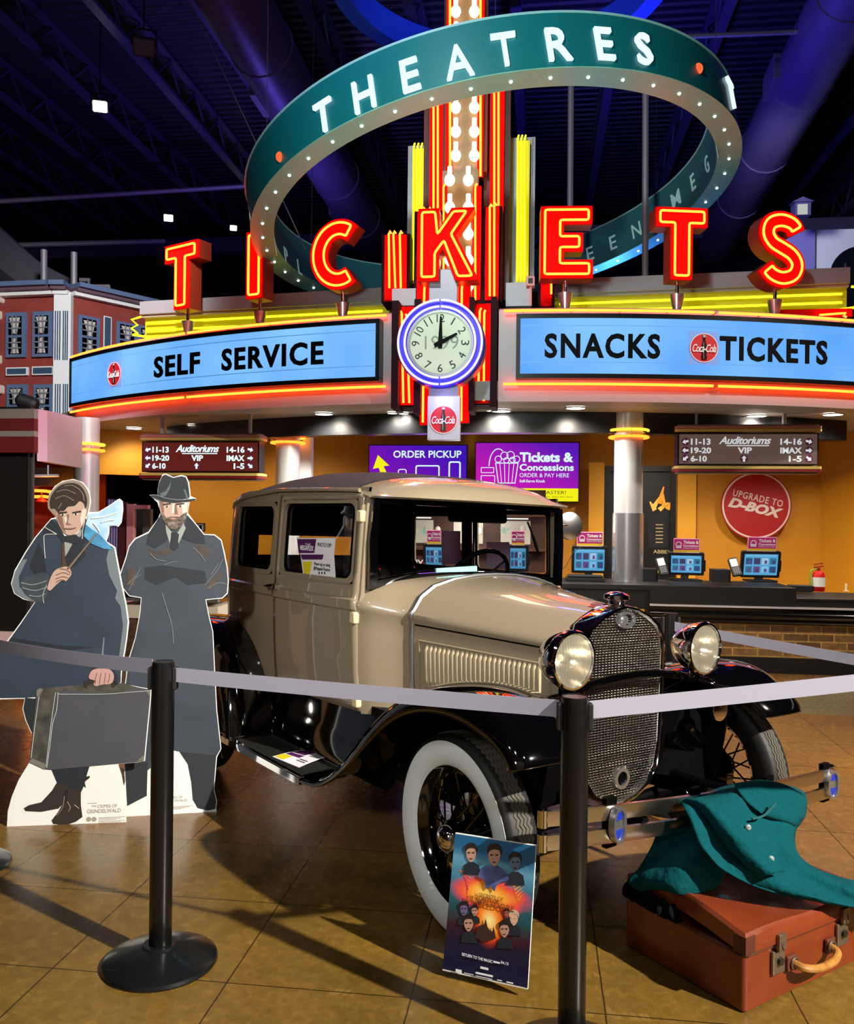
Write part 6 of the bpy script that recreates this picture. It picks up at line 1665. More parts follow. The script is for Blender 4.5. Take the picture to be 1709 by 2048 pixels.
# ------------------------------------------------------------ cardboard cutout figures
DKB = M('print_coat', '#2c3a4b', .62, noise=(6, '#24303f', .3)); DKC = M('print_coat_dark', '#1d242d', .6); DKL = M('print_coat_light', '#66727a', .6)
SKIN = M('print_skin', '#b4988a', .6); SKIND = M('print_skin_shade', '#7d5c4e', .6); SKINL = M('print_skin_light', '#d6c8c0', .6)
HAIR = M('print_hair', '#2c231f', .6); HAIRL = M('print_hair_light', '#8a7b6c', .6); SHIRT = M('print_shirt', '#8d9490', .6)
CARD = M('card_white', '#dfe3e2', .5); BROWNL = M('print_leather', '#2d2724', .55); TRACE = M('print_line', '#8f979a', .6)
WISP = M('print_wisp', '#7fb0d4', .6, noise=(9, '#c4dce8', .2)); WISPB = M('print_wisp_blue', '#2f6f9c', .6, noise=(12, '#4f9ac8', .2))
class Cutout:
    def __init__(s, name, label, pl, pr, conv):
        a, b = onz(*pl), onz(*pr); s.x = (b-a).normalized(); s.n = s.x.cross(UP); s.o = (a+b)/2; s.conv = conv
        s.T = board(s.o, s.x); s.Ti = s.T.inverted(); s.t = thing(name, label, 'cardboard cutout', s.T); s.k = 1
    def p(s, q): w = s.Ti @ onplane(*s.conv(*q), s.o, s.n); return (w.x, w.y)
    def poly(s, pts, smooth=0):
        P = [s.p(q) for q in pts]
        if smooth: P = [(v.x, v.y) for v in catmull([(x, y, 0) for x, y in P], smooth, True)]
        return P
    def layer(s, name, pts, mat, lv=1, smooth=0, parent=None):
        z = .0008*lv; return MB().prism(s.poly(pts, smooth), z-.0008 if lv else -.006, z).build(name, mat, parent or s.t, 0)
    def many(s, name, polys, mat, lv, smooth=0):
        for q in polys: MB().prism(s.poly(q, smooth), .0008*lv-.0008, .0008*lv).build(name, mat, s.t, 0)
    def line(s, name, lines, mat, lv, r=.002):
        for q in lines:
            P = catmull([(*s.p(c), .0008*lv) for c in q], 4); MB().tube(P, r, 4).build(name, mat, s.t, 0)
z5 = lambda x, y: (x/2.56, 900+y/2.56)
c1 = Cutout('cutout_figure', 'cardboard cutout of a person in dark coat holding a stick and suitcase', (13, 1653), (252, 1644), z5)
# backing board and base card
body1 = [(245, 300), (243, 265), (252, 225), (280, 185), (320, 158), (375, 148), (425, 165), (458, 210), (466, 262), (455, 318), (505, 316), (560, 283), (600, 255), (612, 249), (628, 262), (631, 305), (622, 372), (606, 393), (585, 388), (560, 392), (558, 430), (545, 468), (590, 497), (606, 580), (625, 680), (648, 790), (661, 880), (652, 960), (640, 1040), (625, 1110), (620, 1195),
         (700, 1212), (776, 1225), (770, 1300), (742, 1592), (700, 1600), (462, 1622), (450, 1660), (436, 1715), (416, 1760), (418, 1820), (426, 1880), (392, 1905), (342, 1922), (272, 1918), (262, 1895), (300, 1838),
         (210, 1855), (130, 1850), (120, 1832), (145, 1815), (210, 1800), (265, 1740), (285, 1700), (262, 1640), (235, 1637), (150, 1598), (165, 1460), (130, 1385), (115, 1325), (126, 1273), (0, 1277), (-95, 1275), (-88, 1180), (-20, 1040), (30, 985), (100, 890), (178, 778), (120, 765), (72, 735), (56, 685), (75, 615), (130, 520), (180, 445), (262, 350), (285, 345)]
c1.layer('board', body1, CARD, 0)
base1 = [(35, 1933), (40, 1850), (60, 1775), (95, 1690), (150, 1600), (200, 1560), (600, 1590), (622, 1660), (638, 1740), (646, 1810), (648, 1916)]
c1.layer('base_card', base1, CARD, 1)
ins = lambda pts: pts
c1.layer('coat', [(285, 352), (262, 356), (185, 448), (136, 522), (80, 620), (62, 685), (78, 732), (125, 760), (182, 778), (106, 892), (36, 988), (-15, 1040), (-82, 1182), (-88, 1268), (0, 1270), (130, 1268), (400, 1250), (618, 1190), (620, 1108), (634, 1040), (646, 960), (654, 880), (642, 790), (619, 682), (600, 582), (585, 503), (545, 474), (520, 450), (470, 420), (440, 350), (400, 430), (330, 440)], DKB, 2)
c1.layer('trousers', [(130, 1268), (120, 1325), (136, 1385), (170, 1460), (200, 1560), (265, 1640), (290, 1700), (330, 1760), (412, 1760), (432, 1715), (446, 1660), (460, 1615), (470, 1300)], DKC, 2)
c1.many('boot', [[(122, 1834), (148, 1818), (212, 1803), (268, 1742), (290, 1705), (350, 1720), (345, 1790), (300, 1835), (210, 1852), (132, 1848)], [(330, 1740), (414, 1740), (415, 1820), (423, 1878), (390, 1902), (342, 1919), (274, 1914), (265, 1896), (300, 1850), (322, 1810)]], BROWNL, 3)
c1.line('boot_shine', [[(330, 1770), (320, 1830), (290, 1870)], [(345, 1800), (360, 1830), (350, 1850)], [(380, 1815), (405, 1835)]], M('print_shine', '#7a6c62', .6), 4, .0025)
c1.many('lace_end', [[(415, 1715), (440, 1690), (440, 1672), (462, 1668), (458, 1680), (445, 1690)], [(420, 1700), (436, 1708), (440, 1728), (430, 1722)]], BROWNL, 3)
# suitcase printed on the board
c1.layer('printed_case', [(190, 1222), (292, 1232), (620, 1245), (700, 1215), (772, 1228), (766, 1300), (738, 1588), (700, 1596), (460, 1618), (262, 1636), (235, 1634), (152, 1594), (172, 1400)], M('print_case', '#3c4049', .6, noise=(5, '#4a4a52', .3)), 5)
c1.layer('case_top', [(190, 1226), (300, 1212), (450, 1198), (630, 1192), (700, 1213), (775, 1227), (640, 1250), (300, 1250)], M('print_case_end', '#2c2a28', .6, noise=(14, '#54534d', .2)), 4)
c1.layer('case_end', [(190, 1228), (218, 1216), (296, 1235), (262, 1425), (232, 1632), (153, 1594), (172, 1400)], M('print_case_end', '#2c2a28', .6, noise=(14, '#54534d', .2)), 6)
c1.many('case_corner', [[(188, 1230), (205, 1218), (222, 1225), (200, 1262), (188, 1258)], [(150, 1596), (165, 1578), (235, 1606), (232, 1634)], [(704, 1590), (738, 1560), (738, 1590)], [(745, 1228), (772, 1228), (768, 1262)]], M('print_corner', '#6d6c66', .6), 7)
c1.line('case_seams', [[(285, 1240), (262, 1400), (236, 1620)], [(298, 1240), (290, 1330), (270, 1400), (255, 1520), (240, 1625)], [(200, 1262), (178, 1420), (160, 1575)], [(300, 1250), (520, 1250), (640, 1242), (770, 1232)]], TRACE, 7, .0028)
c1.layer('case_handle', [(428, 1212), (434, 1185), (470, 1172), (582, 1170), (592, 1190), (590, 1214), (572, 1214), (570, 1195), (470, 1196), (448, 1206), (446, 1222)], BROWNL, 6)
c1.layer('lower_hand', [(470, 1130), (500, 1118), (560, 1122), (582, 1145), (584, 1170), (570, 1195), (525, 1200), (495, 1208), (480, 1198), (488, 1180), (462, 1172), (456, 1160)], M('print_hand_pink', '#b48e8a', .6), 7, 3)
c1.line('lower_hand_fingers', [[(500, 1140), (492, 1165), (490, 1195)], [(520, 1140), (515, 1165), (512, 1198)], [(543, 1140), (540, 1165), (535, 1196)], [(562, 1142), (562, 1165), (555, 1190)]], SKIND, 8, .0016)
c1.layer('cuff', [(475, 1112), (565, 1108), (600, 1150), (606, 1200), (590, 1205), (578, 1140), (560, 1122), (480, 1124)], DKC, 6)
# shading of the coat
c1.many('coat_light', [[(560, 500), (585, 503), (600, 582), (619, 682), (642, 790), (654, 880), (634, 1040), (620, 1108), (610, 1060), (630, 900), (618, 800), (590, 760), (600, 720), (560, 640), (545, 560)], [(520, 1050), (530, 960), (536, 960), (530, 1050)], [(62, 685), (78, 732), (125, 760), (182, 778), (200, 765), (140, 740), (100, 700), (96, 650), (140, 560), (120, 560), (80, 620)]], DKL, 3)
c1.many('coat_dark', [[(200, 470), (230, 560), (240, 640), (180, 640), (150, 600)], [(330, 470), (420, 470), (440, 540), (380, 600), (340, 600)], [(60, 960), (300, 1000), (480, 1010), (300, 1030), (30, 1000)]], DKC, 3)
c1.layer('raised_sleeve', [(250, 640), (255, 690), (245, 735), (225, 785), (180, 775), (130, 740), (100, 690), (120, 650), (180, 635), (230, 625)], M('print_sleeve', '#3f4a52', .6, noise=(10, '#2a333b', .25)), 4)
c1.line('sleeve_folds', [[(110, 680), (170, 690), (240, 670)], [(115, 705), (180, 720), (245, 700)], [(150, 745), (200, 750), (232, 735)], [(225, 785), (220, 740), (240, 690)]], TRACE, 5, .0022)
c1.many('lapel', [[(262, 358), (230, 395), (222, 430), (290, 435), (320, 470), (330, 440), (300, 380)], [(440, 352), (425, 420), (400, 460), (430, 480), (455, 440), (470, 420)]], DKC, 4)
c1.line('lapel_piping', [[(228, 395), (292, 432)], [(292, 432), (232, 434), (226, 470), (232, 555)], [(436, 360), (424, 410), (422, 455)]], M('print_piping', '#b4babb', .6), 5, .0022)
c1.layer('bow_tie', [(312, 450), (345, 440), (395, 438), (412, 450), (400, 478), (370, 480), (345, 472), (318, 470)], DKC, 6)
c1.many('shirt', [[(330, 470), (372, 480), (345, 530), (335, 545)], [(392, 430), (420, 405), (415, 440), (400, 455)]], SHIRT, 5)
c1.layer('waistcoat', [(318, 480), (332, 480), (335, 560), (345, 600), (318, 600)], M('print_waistcoat', '#4a3328', .6), 5)
# head with a plain, generic face
c1.layer('hair_rim', [(250, 300), (248, 265), (257, 228), (284, 190), (322, 164), (375, 154), (422, 170), (452, 213), (460, 262), (452, 312), (440, 345), (400, 350), (300, 345)], HAIRL, 5, 3)
c1.layer('face', [(290, 300), (300, 262), (360, 240), (420, 255), (445, 300), (440, 345), (425, 385), (398, 420), (365, 436), (335, 428), (310, 395), (294, 355)], SKIN, 6, 3)
c1.many('face_light', [[(425, 300), (443, 305), (436, 350), (418, 390), (412, 350)], [(330, 345), (348, 340), (352, 370), (338, 375)]], SKINL, 7)
c1.many('face_shade', [[(294, 300), (318, 310), (322, 350), (330, 395), (340, 425), (318, 405), (298, 360)], [(345, 330), (356, 330), (350, 375), (372, 384), (340, 384)], [(335, 400), (390, 400), (370, 408), (350, 408)]], SKIND, 7)
c1.many('brow', [[(302, 320), (345, 314), (346, 322), (304, 328)], [(372, 318), (415, 310), (418, 318), (374, 326)]], HAIR, 8)
c1.many('eye', [[(308, 332), (322, 327), (338, 332), (322, 337)], [(374, 330), (390, 324), (406, 328), (390, 335)]], M('print_eye', '#e0dedb', .5), 8)
c1.many('pupil', [[(319, 328), (327, 328), (327, 336), (319, 336)], [(386, 325), (394, 325), (394, 333), (386, 333)]], HAIR, 9, 2)
c1.line('mouth', [[(332, 402), (358, 404), (392, 398)]], SKIND, 9, .0022)
c1.layer('hair', [(262, 298), (258, 262), (270, 225), (298, 190), (335, 172), (385, 170), (420, 190), (440, 225), (448, 265), (440, 300), (432, 275), (410, 262), (385, 285), (350, 290), (330, 312), (310, 310), (300, 322), (285, 300)], HAIR, 8, 3)
c1.line('hair_strands', [[(290, 215), (340, 205), (390, 225)], [(285, 250), (330, 235), (380, 260)], [(400, 195), (425, 225), (432, 260)], [(300, 300), (312, 280), (318, 270)], [(330, 185), (370, 182), (405, 200)]], HAIRL, 9, .0018)
# stick, hand and pale wisp
c1.layer('wisp', [(455, 330), (505, 322), (560, 290), (610, 255), (624, 265), (627, 305), (618, 370), (604, 388), (560, 386), (552, 430), (540, 462), (500, 440), (470, 410), (440, 380)], WISP, 6)
c1.layer('wisp_glow', [(440, 380), (470, 405), (510, 430), (545, 468), (580, 510), (530, 505), (470, 480), (430, 440)], WISPB, 7)
c1.line('wisp_streaks', [[(470, 350), (520, 345), (560, 335), (600, 320)], [(480, 375), (500, 400), (512, 420)], [(520, 370), (560, 360), (585, 360)]], M('print_white', '#dfeaf0', .6), 8, .004)
m = MB(); a, b = c1.p((352, 606)), c1.p((497, 428)); m.tube([(a[0], a[1], .007), (b[0], b[1], .007)], [.006, .003], 6); m.build('stick', M('print_stick', '#7d6a58', .6), c1.t)
c1.layer('raised_hand', [(245, 705), (262, 650), (285, 615), (320, 600), (350, 598), (366, 620), (366, 640), (352, 658), (338, 672), (318, 668), (290, 690), (262, 718), (250, 716)], SKIN, 9, 3)
c1.line('raised_hand_fingers', [[(290, 640), (325, 628), (360, 638)], [(288, 660), (322, 648), (350, 655)], [(290, 676), (315, 664), (338, 668)], [(310, 608), (340, 612), (364, 628)]], SKIND, 10, .002)
GT = M('print_grey', '#9a9284', .6)
def ctext(c, s, x0, y0, x1, y1, mt=GT, b=0.0):
    a, q = c.p((x0, y1)), c.p((x1, y0)); text('lettering', s, mt, c.t, a[0], a[1], q[0], q[1], .0012, .0008, b)
ctext(c1, 'CRIMES OF', 500, 1812, 600, 1832); ctext(c1, 'GRINDELWALD', 446, 1834, 620, 1860, GT, .01); ctext(c1, 'THE', 470, 1818, 494, 1828); ctext(c1, 'FANTASTIC BEASTS', 450, 1806, 496, 1811)
m = MB()
for k in range(6): a, b = c1.p((505, 1878+6*k)), c1.p((640-22*(k % 3), 1880+6*k)); m.box(((a[0]+b[0])/2, (a[1]+b[1])/2, .0013), (b[0]-a[0], .0022, .0008))
m.build('small_print', GT, c1.t, 0)
for x in (455, 482): q = c1.p((x, 1890)); MB().prism(circle(.012, 14, *q), .0008, .0018).build('shield_mark', GT, c1.t, 0)
# easel strut behind
o = MB().prism([(0, 0), (.02, 0), (.02, 1.1), (0, 1.1)], -.30, -.006).build('strut', M('kraft_card', '#8a6a48', .8), c1.t, 0)

c2 = Cutout('cutout_figure', 'cardboard cutout of a bearded person in hat and long dark coat', (253, 1633), (434, 1623), z5)
body2 = [(765, 230), (790, 228), (808, 238), (806, 205), (814, 165), (832, 126), (848, 120), (888, 138), (930, 128), (955, 135), (968, 165), (974, 205), (976, 236), (1004, 247), (1004, 258), (972, 263), (962, 322), (990, 360), (1046, 430), (1100, 432), (1135, 460), (1150, 520), (1166, 600), (1172, 670), (1167, 735), (1140, 760), (1056, 768), (1072, 850), (1092, 930), (1100, 1100), (1112, 1330), (1134, 1530), (1112, 1572), (1104, 1660), (1098, 1740), (1112, 1800), (1106, 1842), (1062, 1850), (1008, 1836), (984, 1790), (976, 1700), (958, 1608), (925, 1568), (910, 1545), (880, 1540), (765, 1600), (757, 1760), (650, 1828), (636, 1640), (640, 1200), (655, 1080), (692, 960), (716, 830), (722, 758), (660, 748), (622, 700), (612, 640), (640, 560), (660, 490), (690, 452), (760, 418), (810, 350), (822, 318), (806, 268)]
c2.layer('board', body2, CARD, 0)
c2.layer('base_card', [(600, 1880), (612, 1800), (640, 1700), (700, 1600), (880, 1535), (940, 1560), (1040, 1640), (1090, 1730), (1110, 1852)], CARD, 1)
c2.layer('coat', [(822, 330), (812, 355), (764, 424), (694, 457), (664, 494), (645, 562), (618, 640), (628, 698), (663, 743), (726, 754), (720, 832), (696, 962), (660, 1082), (645, 1202), (641, 1600), (757, 1640), (880, 1536), (912, 1542), (1020, 1565), (1110, 1565), (1130, 1530), (1108, 1330), (1096, 1100), (1088, 930), (1068, 850), (1052, 764), (1138, 755), (1162, 732), (1167, 670), (1161, 600), (1145, 522), (1131, 464), (1098, 437), (1044, 434), (986, 362), (955, 330), (900, 400)], M('print_coat2', '#2d343e', .6, noise=(5, '#3a4350', .3)), 2)
c2.many('leg', [[(640, 1600), (757, 1600), (752, 1770), (652, 1822)], [(920, 1545), (1108, 1562), (1100, 1660), (1095, 1740), (1108, 1800), (1102, 1838), (1062, 1845), (1012, 1832), (988, 1790), (980, 1700), (962, 1608)]], M('print_leg', '#262b31', .6), 3)
c2.many('collar', [[(818, 340), (764, 424), (748, 480), (790, 505), (850, 470), (870, 430), (845, 385)], [(962, 335), (1044, 434), (1052, 480), (1000, 478), (935, 455), (945, 400)]], DKC, 4)
c2.many('coat_gloss', [[(760, 500), (800, 520), (880, 500), (880, 530), (800, 545), (760, 530)], [(1000, 482), (1050, 485), (1080, 520), (1060, 560), (1010, 520)], [(1060, 690), (1130, 620), (1150, 640), (1090, 700), (1068, 720)], [(650, 600), (700, 620), (690, 700), (650, 690)]], M('print_gloss', '#4d453f', .6, noise=(20, '#352f2b', .2)), 3)
c2.line('coat_creases', [[(1050, 690), (1110, 620), (1140, 560)], [(1060, 710), (1120, 680), (1160, 690)], [(1080, 640), (1120, 580)], [(650, 690), (700, 640), (720, 600)], [(660, 720), (690, 660), (720, 640)], [(770, 530), (800, 560), (850, 570)], [(990, 500), (1030, 540), (1050, 570)], [(830, 735), (850, 800), (880, 900), (888, 990)], [(840, 590), (880, 575), (910, 572)]], M('print_crease', '#6f7478', .6), 4, .0022)
c2.many('sleeve_dark', [[(745, 600), (840, 590), (900, 600), (900, 650), (800, 690), (740, 660)], [(900, 600), (1050, 620), (1060, 680), (960, 690), (900, 650)]], DKC, 4)
c2.many('shirt', [[(848, 380), (880, 420), (870, 480), (852, 420)], [(940, 375), (952, 400), (915, 480), (905, 430)]], SHIRT, 5)
c2.layer('tie', [(876, 425), (900, 418), (918, 432), (912, 470), (915, 500), (895, 515), (872, 500), (878, 465)], DKC, 6)
c2.layer('face', [(818, 262), (826, 245), (890, 250), (958, 250), (966, 290), (956, 335), (940, 375), (900, 400), (865, 392), (838, 360), (822, 315)], SKIN, 6, 3)
c2.many('face_light', [[(930, 262), (962, 262), (958, 318), (936, 330)], [(884, 275), (896, 275), (892, 325), (880, 325)]], SKINL, 7)
c2.many('face_shade', [[(818, 262), (836, 262), (842, 320), (828, 318)], [(893, 280), (904, 280), (912, 330), (894, 330)], [(820, 255), (965, 255), (960, 268), (822, 268)]], SKIND, 7)
c2.many('beard', [[(822, 318), (838, 322), (850, 345), (880, 340), (920, 342), (945, 322), (960, 318), (948, 362), (925, 392), (900, 408), (868, 400), (842, 370)]], M('print_beard', '#3a2c26', .6, noise=(60, '#7d6f66', .15)), 8)
c2.layer('chin_beard', [(858, 372), (880, 366), (910, 368), (914, 392), (896, 406), (868, 402)], M('print_beard_grey', '#8d8078', .6, noise=(80, '#4a3c34', .15)), 9)
c2.many('lips', [[(866, 350), (888, 346), (912, 350), (890, 357)]], M('print_lip', '#a87a70', .6), 9)
c2.many('brow', [[(834, 276), (874, 270), (876, 277), (836, 283)], [(900, 275), (944, 270), (946, 277), (902, 282)]], HAIR, 8)
c2.many('eye', [[(842, 290), (856, 284), (870, 290), (856, 295)], [(908, 290), (924, 283), (938, 288), (924, 294)]], M('print_eye', '#e0dedb', .5), 8)
c2.many('pupil', [[(852, 285), (860, 285), (860, 293), (852, 293)], [(920, 284), (928, 284), (928, 292), (920, 292)]], HAIR, 9, 2)
c2.layer('hat_crown', [(810, 240), (810, 205), (818, 168), (834, 132), (848, 126), (888, 143), (930, 134), (952, 140), (963, 168), (969, 205), (972, 244), (890, 262)], DKC, 9)
c2.layer('hat_brim', [(768, 233), (800, 232), (860, 250), (930, 256), (1000, 250), (1000, 257), (960, 264), (890, 270), (830, 260), (790, 243)], DKC, 10, 3)
c2.many('hat_shine', [[(822, 222), (850, 210), (878, 160), (872, 195), (850, 235), (826, 238)], [(940, 200), (952, 205), (968, 250), (955, 250)]], M('print_hatshine', '#4f5a60', .6), 10)
c2.line('hat_edge', [[(770, 232), (800, 231), (860, 249), (930, 255), (1000, 249)], [(963, 170), (968, 205), (972, 240)]], TRACE, 11, .0016)
ctext(c2, 'CRIMES OF', 850, 1770, 935, 1787); ctext(c2, 'GRINDELWALD', 800, 1786, 960, 1806, GT, .01)
m = MB()
for k in range(4): a, b = c2.p((885, 1822+5*k)), c2.p((990-20*k, 1824+5*k)); m.box(((a[0]+b[0])/2, (a[1]+b[1])/2, .0013), (b[0]-a[0], .002, .0008))
m.build('small_print', GT, c2.t, 0)
MB().prism([(.05, 0), (.07, 0), (.07, 1.1), (.05, 1.1)], -.28, -.006).build('strut', M('kraft_card', '#8a6a48', .8), c2.t, 0)

# ------------------------------------------------------------ film poster leaning on the front wheel
pa, pb = onz(885, 1955), onz(1054, 2000)
px_ = (pb-pa).normalized(); ptop = at(908, 1666, pa.y+.02)
T = board(pa, px_, ptop-pa)
ps = thing('poster_board', 'small film poster board leaning on the whitewall front wheel', 'poster', T)
Ti = T.inverted(); pn = (T.to_3x3() @ Vector((0, 0, 1)))
def pp(x, y): q = Ti @ onplane(870+x/5.85, 1640+y/5.85, pa, pn); return (q.x, q.y)
def poster_material():
    m = M('poster_print', '#123a5c', .35); nt = m.node_tree; b = nt.nodes['Principled BSDF']; N = nt.nodes.new; L_ = nt.links.new
    tc = N('ShaderNodeTexCoord'); ns = N('ShaderNodeTexNoise'); ns.inputs['Scale'].default_value = 7; ns.inputs['Detail'].default_value = 7; ns.inputs['Distortion'].default_value = 1.5
    L_(tc.outputs['Object'], ns.inputs['Vector'])
    def ramp(stops):
        r = N('ShaderNodeValToRGB'); e = r.color_ramp.elements
        e[0].position, e[1].position = stops[0][0], stops[-1][0]; e[0].color = (*lin(stops[0][1]), 1); e[1].color = (*lin(stops[-1][1]), 1)
        for p_, c_ in stops[1:-1]: q = e.new(p_); q.color = (*lin(c_), 1)
        return r
    def radial(cx, cy, sx, sy, amp):
        mp = N('ShaderNodeMapping'); mp.inputs['Location'].default_value = (-cx/sx, -cy/sy, 0); mp.inputs['Scale'].default_value = (1/sx, 1/sy, 0); L_(tc.outputs['Generated'], mp.inputs[0])
        ln = N('ShaderNodeVectorMath'); ln.operation = 'LENGTH'; L_(mp.outputs[0], ln.inputs[0])
        ad = N('ShaderNodeMath'); ad.operation = 'MULTIPLY_ADD'; L_(ns.outputs['Fac'], ad.inputs[0]); ad.inputs[1].default_value = amp; L_(ln.outputs['Value'], ad.inputs[2])
        sb = N('ShaderNodeMath'); sb.operation = 'SUBTRACT'; sb.inputs[1].default_value = amp*.5; L_(ad.outputs[0], sb.inputs[0]); return sb.outputs[0]
    sp = N('ShaderNodeSeparateXYZ'); L_(tc.outputs['Generated'], sp.inputs[0])
    ad = N('ShaderNodeMath'); ad.operation = 'MULTIPLY_ADD'; L_(ns.outputs['Fac'], ad.inputs[0]); ad.inputs[1].default_value = .22; L_(sp.outputs[1], ad.inputs[2])
    sky = ramp([(.20, '#14163a'), (.34, '#1a1630'), (.44, '#3a1626'), (.55, '#1d4a50'), (.75, '#2f6a84'), (.92, '#5a9ab8'), (1.0, '#1d5a86')]); L_(ad.outputs[0], sky.inputs[0])
    w1 = ramp([(.0, '#ffe27a'), (.35, '#ffb040'), (.62, '#f2603a'), (.85, '#d84860'), (1.0, '#d84860')]); f1 = radial(.5, .60, .50, .13, .7); L_(f1, w1.inputs[0])
    m1 = ramp([(.75, '#ffffff'), (1.05 if False else 1.0, '#000000')]); L_(f1, m1.inputs[0])
    w2 = ramp([(.0, '#fff0a0'), (.4, '#ff9a30'), (.7, '#d84018'), (1.0, '#701c18')]); f2 = radial(.52, .42, .22, .20, .5); L_(f2, w2.inputs[0])
    m2 = ramp([(.6, '#ffffff'), (1.0, '#000000')]); L_(f2, m2.inputs[0])
    x1 = N('ShaderNodeMix'); x1.data_type = 'RGBA'; L_(m1.outputs[0], x1.inputs[0]); L_(sky.outputs[0], x1.inputs[6]); L_(w1.outputs[0], x1.inputs[7])
    x2 = N('ShaderNodeMix'); x2.data_type = 'RGBA'; L_(m2.outputs[0], x2.inputs[0]); L_(x1.outputs[2], x2.inputs[6]); L_(w2.outputs[0], x2.inputs[7]); L_(x2.outputs[2], b.inputs['Base Color']); return m
PM = poster_material()
def pl(name, polys, mat, lv, smooth=0):
    m = MB()
    for q in polys:
        P = [pp(*c) for c in q]
        if smooth: P = [(v.x, v.y) for v in catmull([(x, y, 0) for x, y in P], smooth, True)]
        m.prism(P, .0006*lv-.0006, .0006*lv)
    return m.build(name, mat, ps, 0)
MB().prism([pp(*q) for q in ((90, 1760), (1085, 1985), (1185, 300), (240, 152))], -.008, -.0006).build('foam_board', CARD, ps, 0)
MB().prism([pp(*q) for q in ((92, 1740), (1086, 1965), (1182, 305), (238, 160))], -.0006, 0).build('print', PM, ps, 0)
FLA = M('print_flame', '#e8562a', .45, noise=(14, '#f0a040', .2)); FLC = M('print_flame_pink', '#d83a50', .45, noise=(20, '#f08050', .2))
random.seed(3)
def feather(cx, cy, L, a, w): 
    ca, sa = cos(a), sin(a); return [(cx-sa*w, cy+ca*w), (cx+ca*L*.5-sa*w*.8, cy+sa*L*.5+ca*w*.8), (cx+ca*L, cy+sa*L), (cx+ca*L*.5+sa*w*.8, cy+sa*L*.5-ca*w*.8), (cx+sa*w, cy-ca*w)]
pl('flame_feather', [feather(430-10*k, 640+45*k, 170-12*k, radians(200+14*k), 9) for k in range(6)], FLC, 1)
pl('flame_feather', [feather(900+14*k, 740+40*k, 170-12*k, radians(-22-6*k), 9) for k in range(6)], FLA, 1)
PS_, PD, PH = M('print_face', '#b58a78', .5), M('print_suit', '#1c2430', .5), M('print_dark_hair', '#20181a', .5)
def bust(x, y, s, mt=PS_, lv=4, hair=PH, suit=PD):
    pl('bust_suit', [[(x-95*s, y+230*s), (x-80*s, y+130*s), (x-30*s, y+95*s), (x+30*s, y+95*s), (x+85*s, y+135*s), (x+100*s, y+240*s)]], suit, lv)
    pl('bust_face', [[(x-55*s, y-30*s), (x-40*s, y-75*s), (x+40*s, y-75*s), (x+55*s, y-30*s), (x+48*s, y+40*s), (x, y+98*s), (x-46*s, y+42*s)]], mt, lv+1, 3)
    pl('bust_hair', [[(x-60*s, y-20*s), (x-68*s, y-80*s), (x-20*s, y-120*s), (x+40*s, y-110*s), (x+70*s, y-60*s), (x+60*s, y-10*s), (x+45*s, y-55*s), (x-10*s, y-62*s), (x-45*s, y-45*s)]], hair, lv+2, 2)
    pl('bust_features', [[(x-38*s, y-18*s), (x-10*s, y-16*s), (x-12*s, y-4*s), (x-36*s, y-4*s)], [(x+10*s, y-16*s), (x+38*s, y-18*s), (x+36*s, y-4*s), (x+12*s, y-4*s)], [(x-20*s, y+52*s), (x+20*s, y+52*s), (x+12*s, y+62*s), (x-12*s, y+62*s)]], hair, lv+2)
bust(430, 390, 1.05); bust(945, 500, 1.1, M('print_face_blue', '#5f7088', .5)); bust(700, 420, 1.25)
pl('blue_bird_shape', [[(510, 650), (560, 560), (640, 530), (720, 540), (820, 600), (870, 690), (800, 720), (730, 760), (700, 830), (660, 770), (610, 800), (580, 700)]], M('print_indigo', '#2e3a78', .5, noise=(18, '#5f6fa8', .2)), 7, 3)
bust(345, 1040, .8, M('print_face_violet', '#6b5a86', .5)); bust(470, 1060, .62, PS_); bust(400, 1210, .95); bust(850, 1090, .55, M('print_face_red', '#a85a48', .5)); bust(930, 1150, .85, M('print_face_pale', '#d8a890', .5), 4, M('print_blonde', '#c8b090', .5)); bust(820, 1280, .95)
pl('castle_rock', [[(470, 1370), (520, 1230), (580, 1220), (600, 1150), (618, 1240), (650, 1290), (680, 1300), (690, 1240), (705, 1300), (720, 1380), (600, 1420)]], M('print_rock', '#3a2420', .5), 6)
def ptxt(s, x0, y0, x1, y1, mt, b=0.0):
    a = pp(x0, y1); q = pp(x1, y1+.16*(x1-x0)); hgt = pp(x0, y0)[1]-a[1]
    text('lettering', s, mt, ps, a[0], a[1], q[0], a[1]+hgt, .0046, .0004, b)
PG = M('print_gold', '#7a5020', .5); PW = M('print_white2', '#e4e6ee', .5)
ptxt('SECRETS OF', 520, 842, 805, 888, PG); ptxt('DUMBLEDORE', 375, 882, 935, 948, PG, .005); ptxt('THE', 470, 848, 508, 872, PG)
ptxt('RETURN TO THE MAGIC', 325, 1545, 680, 1580, PW, .01); ptxt('04.15', 778, 1640, 868, 1672, PW, .01)
m = MB()
for x0, x1, y, hh in ((252, 322, 1735, 40), (350, 460, 1778, 6), (485, 685, 1768, 22), (485, 680, 1812, 6), (735, 790, 1858, 10), (845, 925, 1880, 14), (690, 768, 1640, 20), (540, 632, 1705, 26)):
    yy = y+(x0-252)*.0
    a, b = pp(x0, yy+hh), pp(x1, yy+hh+(x1-x0)*.22); c_, d_ = pp(x1, yy+(x1-x0)*.22), pp(x0, yy); MB().prism([a, b, c_, d_], .0044, .005).build('credit_mark', PW, ps, 0)

